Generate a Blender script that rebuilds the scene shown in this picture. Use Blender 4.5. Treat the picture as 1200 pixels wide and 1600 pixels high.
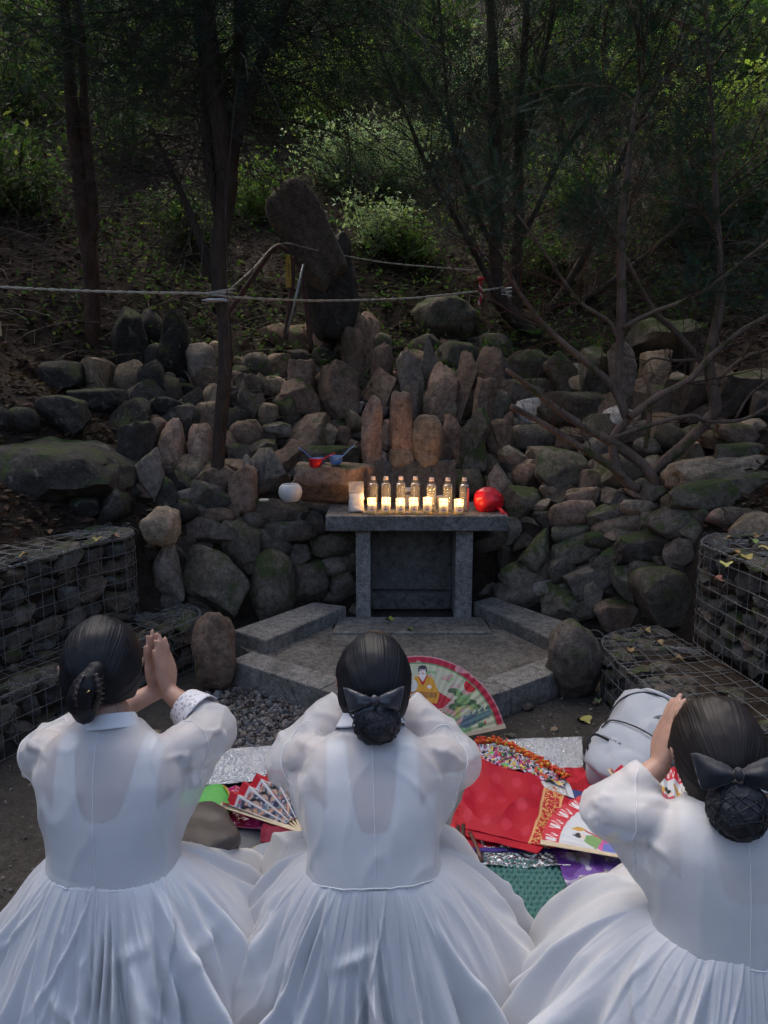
import bpy, bmesh, math, random
import numpy as np
from mathutils import Vector, Matrix, Euler
from mathutils.bvhtree import BVHTree

for o in list(bpy.data.objects):
    bpy.data.objects.remove(o)
SC = bpy.context.scene
R = math.radians

# ------------------------------------------------------------------ camera
CAM_H, PITCH, FPX = 1.55, 10.0, 1155.0      # camera height, downward tilt, focal length (photo pixels)
cam_d = bpy.data.cameras.new('camera')
cam = bpy.data.objects.new('camera', cam_d)
SC.collection.objects.link(cam)
cam.location = (0, 0, CAM_H)
cam.rotation_euler = (R(90 - PITCH), 0, 0)
cam_d.sensor_fit = 'VERTICAL'
cam_d.sensor_height = 24.0
cam_d.lens = 24.0 * FPX / 1600.0
cam_d.clip_start, cam_d.clip_end = 0.02, 400
SC.camera = cam

# ------------------------------------------------------------------ world, sun, exposure
SUN_EL, SUN_AZ = 60.0, -25.0                # veiled daylight from high above the wooded slope
world = bpy.data.worlds.new('World')
SC.world = world
world.use_nodes = True
wn = world.node_tree.nodes
wl = world.node_tree.links
wn.clear()
sky = wn.new('ShaderNodeTexSky')
sky.sky_type = 'NISHITA'
sky.sun_disc = False
sky.sun_elevation = R(SUN_EL)
sky.sun_rotation = R(SUN_AZ)
sky.air_density, sky.dust_density, sky.ozone_density = 1.0, 4.0, 0.8
bg = wn.new('ShaderNodeBackground')
bg.inputs['Strength'].default_value = 0.10
wo = wn.new('ShaderNodeOutputWorld')
wl.new(sky.outputs[0], bg.inputs['Color'])
wl.new(bg.outputs[0], wo.inputs['Surface'])

sun_d = bpy.data.lights.new('sun', 'SUN')
sun_d.energy = 1.15
sun_d.angle = R(55)
sun_d.color = (1.0, 0.94, 0.86)
sun = bpy.data.objects.new('sun', sun_d)
SC.collection.objects.link(sun)
_az, _el = R(SUN_AZ), R(SUN_EL)
_sd = Vector((math.sin(_az) * math.cos(_el), math.cos(_az) * math.cos(_el), math.sin(_el)))   # towards the sun
sun.rotation_euler = _sd.to_track_quat('Z', 'Y').to_euler()

SC.view_settings.view_transform = 'Standard'
SC.view_settings.look = 'None'
SC.view_settings.gamma = 1.0
SC.view_settings.use_curve_mapping = False
SC.view_settings.exposure = 1.32
SC.render.engine = 'CYCLES'
SC.cycles.use_denoising = True
SC.cycles.use_adaptive_sampling = True
SC.cycles.adaptive_threshold = 0.06
SC.cycles.max_bounces = 5
SC.cycles.diffuse_bounces = 2
SC.cycles.glossy_bounces = 2
SC.cycles.transmission_bounces = 4
SC.cycles.transparent_max_bounces = 8
SC.cycles.caustics_reflective = False
SC.cycles.caustics_refractive = False
SC.cycles.sample_clamp_indirect = 4.0

# ------------------------------------------------------------------ helpers
COL = SC.collection
_cp, _sp = math.cos(R(PITCH)), math.sin(R(PITCH))

def PX(px, py, depth):
    """point on the ray through a photo pixel at an axial depth"""
    x = (px - 600) / FPX * depth
    yc = (py - 800) / FPX * depth
    return Vector((x, depth * _cp - yc * _sp, CAM_H - depth * _sp - yc * _cp))

def DD(px, py, d):
    """... at forward distance d"""
    return PX(px, py, d / (_cp - (py - 800) / FPX * _sp))

def GG(px, py, z):
    """... at height z"""
    return PX(px, py, (CAM_H - z) / (_sp + (py - 800) / FPX * _cp))

def _hash(ix, iy, iz, seed):
    n = (ix * 374761393 + iy * 668265263 + iz * 2147483647 + seed * 144665) & 0xFFFFFFFF
    n = ((n ^ (n >> 13)) * 1274126177) & 0xFFFFFFFF
    n = ((n ^ (n >> 16)) * 2246822519) & 0xFFFFFFFF
    return ((n ^ (n >> 15)) & 0xFFFFFF) / float(0xFFFFFF) * 2 - 1

def vnoise(p, seed=0):
    p = np.asarray(p, float)
    i = np.floor(p).astype(np.int64)
    f = p - i
    f = f * f * f * (f * (f * 6 - 15) + 10)
    r = 0
    for dx in (0, 1):
        for dy in (0, 1):
            for dz in (0, 1):
                w = (f[:, 0] if dx else 1 - f[:, 0]) * (f[:, 1] if dy else 1 - f[:, 1]) * (f[:, 2] if dz else 1 - f[:, 2])
                r = r + w * _hash(i[:, 0] + dx, i[:, 1] + dy, i[:, 2] + dz, seed)
    return r

def fbm(p, seed=0, octaves=3):
    p = np.asarray(p, float)
    r, a = 0, 1.0
    for k in range(octaves):
        r = r + a * vnoise(p * 2 ** k + 17.3 * k, seed + k)
        a *= 0.5
    return r

def mesh_np(name, V, F, mat=None, smooth=True, col=None, mats=None, midx=None, sharp=None):
    """mesh from a vertex array and a face array of one face size (or a python list of faces)"""
    me = bpy.data.meshes.new(name)
    V = np.asarray(V, np.float32)
    if isinstance(F, np.ndarray):
        n, k = F.shape
        me.vertices.add(len(V)); me.vertices.foreach_set('co', V.ravel())
        me.loops.add(n * k); me.loops.foreach_set('vertex_index', F.astype(np.int32).ravel())
        me.polygons.add(n)
        me.polygons.foreach_set('loop_start', np.arange(0, n * k, k, dtype=np.int32))
        me.update(calc_edges=True)
    else:
        me.from_pydata([tuple(map(float, v)) for v in V], [], F)
    me.polygons.foreach_set('use_smooth', np.full(len(me.polygons), smooth))
    for m in (mats or ([mat] if mat else [])):
        me.materials.append(m)
    if midx is not None:
        me.polygons.foreach_set('material_index', np.asarray(midx, np.int32))
    if col is not None:
        ca = me.color_attributes.new('print', 'FLOAT_COLOR', 'POINT')
        c = np.ones((len(V), 4), np.float32); c[:, :3] = col
        ca.data.foreach_set('color', c.ravel())
    me.validate()
    me.update()
    if sharp: me.set_sharp_from_angle(angle=R(sharp))
    return me

def link(name, me, parent=None, loc=None):
    o = bpy.data.objects.new(name, me)
    COL.objects.link(o)
    if parent is not None:
        o.parent = parent
        o.location = Vector(loc) - PW[parent.name] if loc is not None else -PW[parent.name]
        PW[o.name] = PW[parent.name] + o.location
    else:
        o.location = loc if loc is not None else (0, 0, 0)
        PW[o.name] = Vector(o.location)
    return o
PW = {}                                      # world position of every object (no rotations on parents)

def tag(o, label=None, cat=None, group=None, kind=None):
    if label: o['label'] = label
    if cat: o['category'] = cat
    if group: o['group'] = group
    if kind: o['kind'] = kind
    return o

def thing(name, loc, label, cat, group=None):
    o = bpy.data.objects.new(name, None)
    COL.objects.link(o)
    o.empty_display_size = 0.05
    o.location = loc
    PW[o.name] = Vector(loc)
    return tag(o, label, cat, group)

class MB:
    """collects pieces of one mesh, in world coordinates"""
    def __init__(s): s.v, s.f, s.m, s.n = [], [], [], 0
    def add(s, V, F, m=0):
        V = np.asarray(V, float)
        s.v.append(V)
        for f in F: s.f.append(tuple(int(i) + s.n for i in f)); s.m.append(m)
        s.n += len(V)
        return s
    def build(s, name, mats, parent=None, smooth=True, col=None, origin=None):
        V = np.concatenate(s.v)
        mats = mats if isinstance(mats, (list, tuple)) else [mats]
        org = Vector(origin) if origin is not None else Vector(V.mean(0))
        me = mesh_np(name, V - np.array(org), s.f, smooth=smooth, mats=mats, midx=s.m, col=col)
        return link(name, me, parent, org)

def sheet(V, cu=False, cv=False):
    """V: (nu,nv,3) grid -> verts, quad faces"""
    nu, nv = V.shape[:2]
    iu = np.arange(nu if cu else nu - 1)
    iv = np.arange(nv if cv else nv - 1)
    a, b = np.meshgrid(iu, iv, indexing='ij')
    a2, b2 = (a + 1) % nu, (b + 1) % nv
    F = np.stack([a * nv + b, a2 * nv + b, a2 * nv + b2, a * nv + b2], -1).reshape(-1, 4)
    return V.reshape(-1, 3), F

def catmull(P, n):
    """resample a polyline smoothly to n points"""
    P = np.asarray([tuple(p) for p in P], float)
    if len(P) == 2:
        t = np.linspace(0, 1, n)[:, None]
        return P[0] * (1 - t) + P[1] * t
    Q = np.vstack([2 * P[0] - P[1], P, 2 * P[-1] - P[-2]])
    L = np.r_[0, np.cumsum(np.linalg.norm(np.diff(P, axis=0), axis=1) + 1e-9)]
    s = np.linspace(0, L[-1], n)
    k = np.clip(np.searchsorted(L, s, side='right') - 1, 0, len(P) - 2)
    t = ((s - L[k]) / (L[k + 1] - L[k]))[:, None]
    p0, p1, p2, p3 = Q[k], Q[k + 1], Q[k + 2], Q[k + 3]
    return 0.5 * (2 * p1 + (p2 - p0) * t + (2 * p0 - 5 * p1 + 4 * p2 - p3) * t ** 2 + (3 * p1 - p0 - 3 * p2 + p3) * t ** 3)

def frames(P):
    T = np.gradient(P, axis=0)
    T /= np.linalg.norm(T, axis=1)[:, None] + 1e-12
    N = np.zeros_like(P)
    ref = np.array([0, 0, 1.0]) if abs(T[0, 2]) < 0.9 else np.array([0, 1.0, 0])
    n = np.cross(T[0], ref); n /= np.linalg.norm(n)
    for i in range(len(P)):
        n = n - T[i] * n.dot(T[i]); n /= np.linalg.norm(n) + 1e-12
        N[i] = n
    return T, N, np.cross(T, N)

def tube(P, r, k=6, caps=True, flat=1.0):
    """verts, faces of a tube along points P with radii r"""
    P = np.asarray([tuple(p) for p in P], float)
    n = len(P)
    r = np.broadcast_to(np.asarray(r, float), (n,))
    T, N, B = frames(P)
    a = np.linspace(0, 2 * np.pi, k, endpoint=False)
    V = P[:, None] + r[:, None, None] * (np.cos(a)[None, :, None] * N[:, None] + flat * np.sin(a)[None, :, None] * B[:, None])
    v, F = sheet(V, cv=True)
    F = [tuple(f) for f in F]
    if caps:
        F.append(tuple(range(k))); F.append(tuple(range((n - 1) * k + k - 1, (n - 1) * k - 1, -1)))
    return v, F

def lathe(prof, k=24, c=(0, 0, 0)):
    """prof: [(r,z)...] around z"""
    prof = np.asarray(prof, float)
    a = np.linspace(0, 2 * np.pi, k, endpoint=False)
    V = np.stack([prof[:, 0, None] * np.cos(a), prof[:, 0, None] * np.sin(a), np.repeat(prof[:, 1, None], k, 1)], -1)
    v, F = sheet(V, cv=True)
    return v + np.array(c), [tuple(f) for f in F]

def box(c, s, rz=0, tilt=None):
    x, y, z = np.array(s) / 2
    V = np.array([(-x, -y, -z), (x, -y, -z), (x, y, -z), (-x, y, -z), (-x, -y, z), (x, -y, z), (x, y, z), (-x, y, z)])
    if rz:
        q = np.array([[math.cos(rz), -math.sin(rz), 0], [math.sin(rz), math.cos(rz), 0], [0, 0, 1]])
        V = V @ q.T
    return V + np.array(c), [(0, 3, 2, 1), (4, 5, 6, 7), (0, 1, 5, 4), (1, 2, 6, 5), (2, 3, 7, 6), (3, 0, 4, 7)]

def bevel_obj(o, w, seg=2):
    m = o.modifiers.new('bevel', 'BEVEL'); m.width = w; m.segments = seg; m.limit_method = 'ANGLE'
    return o

_ico = {}
def ico(sub):
    if sub not in _ico:
        bm = bmesh.new()
        bmesh.ops.create_icosphere(bm, subdivisions=sub, radius=1)
        V = np.array([v.co[:] for v in bm.verts]); V /= np.linalg.norm(V, axis=1)[:, None]
        bm.verts.index_update()
        F = np.array([[v.index for v in f.verts] for f in bm.faces])
        bm.free()
        _ico[sub] = (V, F)
    return _ico[sub]

# ------------------------------------------------------------------ materials
class NT:
    def __init__(s, name):
        s.m = bpy.data.materials.new(name)
        s.m.use_nodes = True
        s.t = s.m.node_tree
        s.t.nodes.clear()
        s.out = s.n('ShaderNodeOutputMaterial')
        s.b = s.n('ShaderNodeBsdfPrincipled')
        s.l(s.b, 'BSDF', s.out, 'Surface')
    def n(s, t, **kw):
        nd = s.t.nodes.new(t)
        for k, v in kw.items(): setattr(nd, k, v)
        return nd
    def l(s, a, ao, b, bi): s.t.links.new(a.outputs[ao], b.inputs[bi])
    def set(s, **kw):
        for k, v in kw.items():
            k = k.replace('_', ' ')
            if k in s.b.inputs: s.b.inputs[k].default_value = v
        return s
    def coord(s, which='Object', rnd=True):
        tc = s.n('ShaderNodeTexCoord')
        if not rnd: return tc, which
        oi = s.n('ShaderNodeObjectInfo')
        mu = s.n('ShaderNodeMath', operation='MULTIPLY'); mu.inputs[1].default_value = 91.7
        s.l(oi, 'Random', mu, 0)
        va = s.n('ShaderNodeVectorMath', operation='ADD')
        s.l(tc, which, va, 0); s.l(mu, 0, va, 1)
        return va, 0
    def noise(s, co, scale, detail=4, rough=0.55, dist=0.0):
        nz = s.n('ShaderNodeTexNoise')
        nz.inputs['Scale'].default_value = scale
        nz.inputs['Detail'].default_value = detail
        nz.inputs['Roughness'].default_value = rough
        nz.inputs['Distortion'].default_value = dist
        s.l(co[0], co[1], nz, 'Vector')
        return nz
    def ramp(s, src, so, stops):
        r = s.n('ShaderNodeValToRGB')
        e = r.color_ramp.elements
        while len(e) < len(stops): e.new(0.5)
        for i, (p, c) in enumerate(stops):
            e[i].position = p
            e[i].color = (*c, 1) if not isinstance(c, (int, float)) else (c, c, c, 1)
        s.l(src, so, r, 0)
        return r
    def mix(s, f, a, b, mode='MIX'):
        """f, a, b: value, colour tuple or (node, output)"""
        x = s.n('ShaderNodeMix', data_type='RGBA', blend_type=mode)
        for i, v in ((0, f), (6, a), (7, b)):
            if isinstance(v, tuple) and len(v) == 2 and not isinstance(v[0], (int, float)): s.t.links.new(v[0].outputs[v[1]], x.inputs[i])
            elif i == 0: x.inputs[0].default_value = v
            else: x.inputs[i].default_value = (*v, 1)
        return (x, 2)
    def bump(s, src, so, strength=0.3, dist=0.01):
        b = s.n('ShaderNodeBump')
        b.inputs['Strength'].default_value = strength
        b.inputs['Distance'].default_value = dist
        s.l(src, so, b, 'Height')
        s.l(b, 'Normal', s.b, 'Normal')
        return b
    def color(s, c):
        if isinstance(c, tuple) and len(c) == 2: s.t.links.new(c[0].outputs[c[1]], s.b.inputs['Base Color'])
        else: s.b.inputs['Base Color'].default_value = (*c, 1)
        return s

def simple(name, c, rough=0.6, var=0.12, scale=40, bump=0.0, **kw):
    t = NT(name)
    co = t.coord()
    nz = t.noise(co, scale, 4)
    r = t.ramp(nz, 0, [(0.3, tuple(max(0, x * (1 - var)) for x in c)), (0.7, tuple(min(1, x * (1 + var)) for x in c))])
    t.color((r, 0)).set(Roughness=rough, **kw)
    if bump: t.bump(nz, 0, bump, 0.004)
    return t.m

def stone_mat(name, c1, c2, moss=0.0, speck=0.35, rough=0.92, scale=1.0, lichen=0.12):
    t = NT(name)
    co = t.coord()
    big = t.noise(co, 5 * scale, 5, 0.6, 0.4)
    fine = t.noise(co, 140 * scale, 3, 0.7)
    mid = t.noise(co, 26 * scale, 6, 0.7)
    base = t.ramp(big, 0, [(0.32, c1), (0.68, c2)])
    sp = t.ramp(fine, 0, [(0.37, 1 - speck), (0.5, 1.0), (0.65, 1 + speck)])
    c = t.mix(1.0, (base, 0), (sp, 0), 'MULTIPLY')
    md = t.ramp(mid, 0, [(0.32, 0.45), (0.5, 0.95), (0.66, 1.3)])
    c = t.mix(1.0, c, (md, 0), 'MULTIPLY')
    oi = t.n('ShaderNodeObjectInfo')
    rv = t.ramp(oi, 'Random', [(0.0, 0.62), (0.5, 1.0), (1.0, 1.35)])
    c = t.mix(1.0, c, (rv, 0), 'MULTIPLY')
    if lichen:
        ln = t.noise(co, 13 * scale, 3, 0.6, 1.0)
        lm = t.ramp(ln, 0, [(0.62, 0.0), (0.68, lichen * 3)])
        c = t.mix((lm, 0), c, (0.24, 0.23, 0.2))
    if moss:
        g = t.n('ShaderNodeNewGeometry')
        sx = t.n('ShaderNodeSeparateXYZ'); t.l(g, 'Normal', sx, 0)
        mn = t.noise(co, 7 * scale, 5, 0.65)
        ad = t.n('ShaderNodeMath', operation='MULTIPLY_ADD'); ad.inputs[1].default_value = 0.16
        t.l(sx, 'Z', ad, 0); t.l(mn, 0, ad, 2)
        mm = t.ramp(ad, 0, [(0.66 - moss * 0.3, 0.0), (0.76 - moss * 0.3, 0.9)])
        mc = t.ramp(fine, 0, [(0.3, (0.028, 0.04, 0.012)), (0.7, (0.075, 0.1, 0.03))])
        c = t.mix((mm, 0), c, (mc, 0))
    t.color(c).set(Roughness=rough)
    t.b.inputs['Specular IOR Level'].default_value = 0.25
    ad2 = t.n('ShaderNodeMath', operation='MULTIPLY_ADD'); ad2.inputs[1].default_value = 0.35
    t.l(fine, 0, ad2, 0); t.l(mid, 0, ad2, 2)
    t.bump(ad2, 0, 0.75, 0.012)
    return t.m

M = {}
M['st_grey'] = stone_mat('stone_grey', (0.136, 0.1104, 0.0916), (0.2101, 0.176, 0.1474), 0.06)
M['st_dark'] = stone_mat('stone_dark', (0.0742, 0.0592, 0.0481), (0.1277, 0.104, 0.0854), 0.08)
M['st_pink'] = stone_mat('stone_pink', (0.206, 0.132, 0.0947), (0.2884, 0.196, 0.1474), 0.03)
M['st_brown'] = stone_mat('stone_brown', (0.1483, 0.0976, 0.0698), (0.2184, 0.152, 0.1125), 0.05)
M['st_tan'] = stone_mat('stone_tan', (0.2307, 0.168, 0.1125), (0.3296, 0.252, 0.1785), 0.0)
M['st_pale'] = stone_mat('stone_pale', (0.36, 0.335, 0.3), (0.48, 0.45, 0.41), 0.0, 0.5)
M['st_moss'] = stone_mat('stone_moss', (0.1071, 0.0864, 0.0652), (0.1772, 0.148, 0.1125), 0.45)
M['st_green'] = stone_mat('stone_green', (0.103, 0.0864, 0.0652), (0.1648, 0.14, 0.1071), 0.22)
M['st_black'] = stone_mat('stone_shaded', (0.0297, 0.0264, 0.0233), (0.0577, 0.0504, 0.0435), 0.15)  # darker stone copy, the shade under the trees put into its colour
M['granite'] = stone_mat('granite_cut', (0.1754, 0.1677, 0.1585), (0.2982, 0.2855, 0.2711), 0.0, 0.6, 0.85, 1.0, 0.04)
M['granite_dk'] = stone_mat('granite_weathered', (0.1096, 0.1032, 0.0934), (0.2061, 0.1961, 0.1802), 0.0, 0.42, 0.9, 1.0, 0.1)
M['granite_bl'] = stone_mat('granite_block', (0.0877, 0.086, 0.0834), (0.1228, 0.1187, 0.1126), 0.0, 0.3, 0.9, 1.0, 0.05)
M['paving'] = stone_mat('paving_stone', (0.1316, 0.1187, 0.1018), (0.2368, 0.2193, 0.196), 0.0, 0.4, 0.95, 0.9, 0.1)

def print_mat(name, rough=0.6, bump=0.0, bscale=200, spec=0.4, trans=0.0):
    t = NT(name)
    a = t.n('ShaderNodeVertexColor'); a.layer_name = 'print'
    t.l(a, 'Color', t.b, 'Base Color')
    t.set(Roughness=rough)
    t.b.inputs['Specular IOR Level'].default_value = spec
    if bump:
        nz = t.noise(t.coord(rnd=False), bscale, 3)
        t.bump(nz, 0, bump, 0.003)
    return t.m
M['print_paper'] = print_mat('printed_paper', 0.55)
M['print_cloth'] = print_mat('printed_cloth', 0.6, 0.3, 500)
M['print_satin'] = print_mat('printed_satin', 0.58, 0.25, 400, 0.22)
# ================================================================== the setting
# floor of the shrine yard: a polygon in plan; outside it the bank rises
YARD = np.array([(-2.6, -9), (-2.3, -2), (-1.95, 2.2), (-1.78, 3.05), (-1.45, 3.85), (-1.12, 4.28), (-0.38, 4.62),
                 (0.66, 4.62), (1.36, 4.2), (1.66, 3.6), (1.74, 2.6), (1.95, 1.0), (2.3, -2), (2.6, -9)])

def yard_sd(x, y):
    """distance outside the yard polygon (negative inside)"""
    P = np.stack([x, y], -1)
    d = np.full(len(P), 1e9)
    inside = np.zeros(len(P), bool)
    n = len(YARD)
    for i in range(n):
        a, b = YARD[i], YARD[(i + 1) % n]
        ab = b - a
        t = np.clip(((P - a) @ ab) / (ab @ ab), 0, 1)
        d = np.minimum(d, np.linalg.norm(P - a - t[:, None] * ab, axis=1))
        c = ((a[1] > P[:, 1]) != (b[1] > P[:, 1])) & (P[:, 0] < (b[0] - a[0]) * (P[:, 1] - a[1]) / (b[1] - a[1] + 1e-12) + a[0])
        inside ^= c
    return np.where(inside, -d, d)

def H(x, y):
    x = np.atleast_1d(np.asarray(x, float)); y = np.atleast_1d(np.asarray(y, float))
    s = yard_sd(x, y)
    p = np.stack([x, y, 0 * x], -1)
    step = 0.70 * np.clip((s - 0.0) / 0.28, 0, 1) ** 0.8
    back = np.clip((y - 1.5) / 3.0, 0, 1)
    k = 0.32 + 0.34 * back
    s2 = np.clip(s - 0.25, 0, None)
    rise = k * s2 + 0.10 * np.clip(s2 - 1.8, 0, None) * back
    rise = np.where(rise > 9, 9 + (rise - 9) * 0.15, rise)
    bumps = np.clip(s2, 0, 1) * (0.10 * fbm(p * 0.9, 3, 3) + 0.035 * fbm(p * 4, 9, 2))
    floor = 0.008 * fbm(p * 3, 5, 3) * np.clip(1 - s2, 0, 1)
    return step + rise + bumps + floor

def Hs(x, y): return float(H([x], [y])[0])

def hit(px, py, lift=0.0, dmax=30):
    """where the ray through a pixel meets the ground"""
    d = np.concatenate([np.arange(1.0, 8, 0.02), np.arange(8, dmax, 0.08)])
    dep = d / (_cp - (py - 800) / FPX * _sp)
    X = (px - 600) / FPX * dep
    Z = CAM_H - dep * _sp - (py - 800) / FPX * dep * _cp
    h = H(X, d) + lift
    k = np.argmax(Z <= h)
    if Z[k] > h[k]: k = len(d) - 1
    return Vector((X[k], d[k], Z[k]))

def ground_mat():
    t = NT('forest_soil')
    co = t.coord(rnd=False)
    big = t.noise(co, 1.6, 5, 0.6)
    mid = t.noise(co, 16, 6, 0.7)
    fine = t.noise(co, 90, 4, 0.7)
    base = t.ramp(big, 0, [(0.35, (0.022, 0.016, 0.012)), (0.65, (0.048, 0.035, 0.026))])
    m = t.ramp(mid, 0, [(0.3, 0.5), (0.65, 1.25)])
    c = t.mix(1.0, (base, 0), (m, 0), 'MULTIPLY')
    f = t.ramp(fine, 0, [(0.35, 0.7), (0.7, 1.5)])
    c = t.mix(1.0, c, (f, 0), 'MULTIPLY')
    # trodden grey yard soil where the ground is flat and low
    g = t.n('ShaderNodeNewGeometry')
    sx = t.n('ShaderNodeSeparateXYZ'); t.l(g, 'Position', sx, 0)
    yd = t.ramp(sx, 'Z', [(0.03, 1.0), (0.10, 0.0)])
    yc = t.ramp(mid, 0, [(0.3, (0.038, 0.034, 0.03)), (0.7, (0.072, 0.065, 0.058))])
    yc2 = t.mix(1.0, (yc, 0), (f, 0), 'MULTIPLY')
    c = t.mix((yd, 0), c, yc2)
    t.color(c).set(Roughness=0.95)
    t.b.inputs['Specular IOR Level'].default_value = 0.15
    ad = t.n('ShaderNodeMath', operation='MULTIPLY_ADD'); ad.inputs[1].default_value = 0.3
    t.l(fine, 0, ad, 0); t.l(mid, 0, ad, 2)
    t.bump(ad, 0, 0.8, 0.02)
    return t.m
M['soil'] = ground_mat()

def build_ground():
    gx = np.concatenate([[-260, -120, -60, -35, -24], np.arange(-18, -4, 0.5), np.arange(-4, 4, 0.05), np.arange(4, 18.1, 0.5), [24, 35, 60, 120, 260]])
    gy = np.concatenate([[-260, -120, -60, -30, -18], np.arange(-12, 1, 0.5), np.arange(1, 8, 0.05), np.arange(8, 26, 0.4), [27, 30, 36, 50, 80, 150, 300]])
    X, Y = np.meshgrid(gx, gy, indexing='ij')
    Z = H(X.ravel(), Y.ravel()).reshape(X.shape)
    V, F = sheet(np.stack([X, Y, Z], -1))
    o = link('ground', mesh_np('ground', V, F, M['soil']))
    tag(o, kind='structure')
build_ground()

# ------------------------------------------------------------------ stones
def stone_mesh(size, p=2.6, cuts=7, rough=0.06, sub=3, seed=0, taper=0.0, cmin=0.45, crisp=1.0):
    """broken rock: a rounded block cut by random planes, with a fine rough surface"""
    rng = np.random.RandomState(seed)
    V, F = ico(sub)
    r = 1 / (np.abs(V) ** p).sum(1) ** (1 / p)
    S = V * r[:, None]
    nz = fbm(V * 1.3 + rng.uniform(-50, 50, 3), seed, 2)
    S = S * (1 + 0.10 * nz)[:, None]
    if taper:
        k = 1 - taper * np.clip((S[:, 2] + 1) / 2, 0, 1) ** 1.5
        S[:, 0] *= k; S[:, 1] *= k
    for _ in range(cuts):
        n = rng.normal(size=3); n /= np.linalg.norm(n)
        d = S @ n
        c = rng.uniform(cmin, 0.9) * d.max()
        S = S - np.clip(d - c, 0, None)[:, None] * n * crisp
    nf = fbm(V * 3.2 + rng.uniform(-50, 50, 3), seed + 7, 4)
    S = S * (1 + rough * 0.7 * nf)[:, None]
    S -= (S.max(0) + S.min(0)) / 2
    S /= np.abs(S).max(0)[None, :]
    S = S * np.array(size) / 2
    return S, F

def rotm(rx, ry, rz):
    return np.array(Euler((rx, ry, rz)).to_matrix())

_seed = [100]
def stone(parent, px, py, w, h, rot=0, m='st_grey', d=None, thick=None, shape='', name='stone', sub=3, lean=None, embed=0.25, label=None):
    """one stone, seen with its middle at a photo pixel and w x h photo pixels large; stands on the bank"""
    _seed[0] += 1
    sd = _seed[0]
    rng = np.random.RandomState(sd)
    if d is None:
        base = hit(px, py + h * 0.38)
        d = base.y
    c = DD(px, py, d)
    dep = d * _cp + (CAM_H - c.z) * _sp
    W, Hh = w / FPX * dep * 1.16, h / FPX * dep * 1.14
    T = thick if thick else min(max(W, Hh), min(W, Hh) * rng.uniform(0.95, 1.35))
    if shape == '' and w > 1.45 * h: shape = 'b'
    p, cuts, rough, taper, cm = rng.uniform(2.0, 3.2), rng.randint(11, 17), 0.085, 0.0, 0.45
    if 'b' in shape: p, cuts, cm = rng.uniform(4, 7), 9, 0.6          # block
    if 'r' in shape: p, cuts, rough, cm = max(2.3, p * 0.7), 7, 0.035, 0.74   # rounded cobble
    if 't' in shape: taper = rng.uniform(0.3, 0.5)           # tapering upright
    if 'T' in shape: taper = 0.75
    if name == 'boulder': rough = 0.12
    if sub == 3 and w * h > 2800: sub = 4
    V, F = stone_mesh((W, T, Hh), p, cuts, rough, sub, sd, taper, cm, 0.9 if 'r' in shape else 0.93)
    ln = lean if lean is not None else (-0.16 if h > w * 1.2 else rng.uniform(-0.15, 0.1))
    q = rotm(ln, -R(rot), rng.uniform(-0.12, 0.12))
    V = V @ q.T
    c = c + Vector((0, T * (0.5 - embed) * 0.6, 0))
    me = mesh_np(name, V, F, M[m], sharp=None if 'r' in shape else 40)
    o = link(name, me, parent, c)
    if label: o['label'] = label
    return o
# ------------------------------------------------------------------ stone mound, banks and walls
G_, D_, K_, B_, T_, W_, O_, N_ = 'st_grey', 'st_dark', 'st_pink', 'st_brown', 'st_tan', 'st_pale', 'st_moss', 'st_green'
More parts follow.
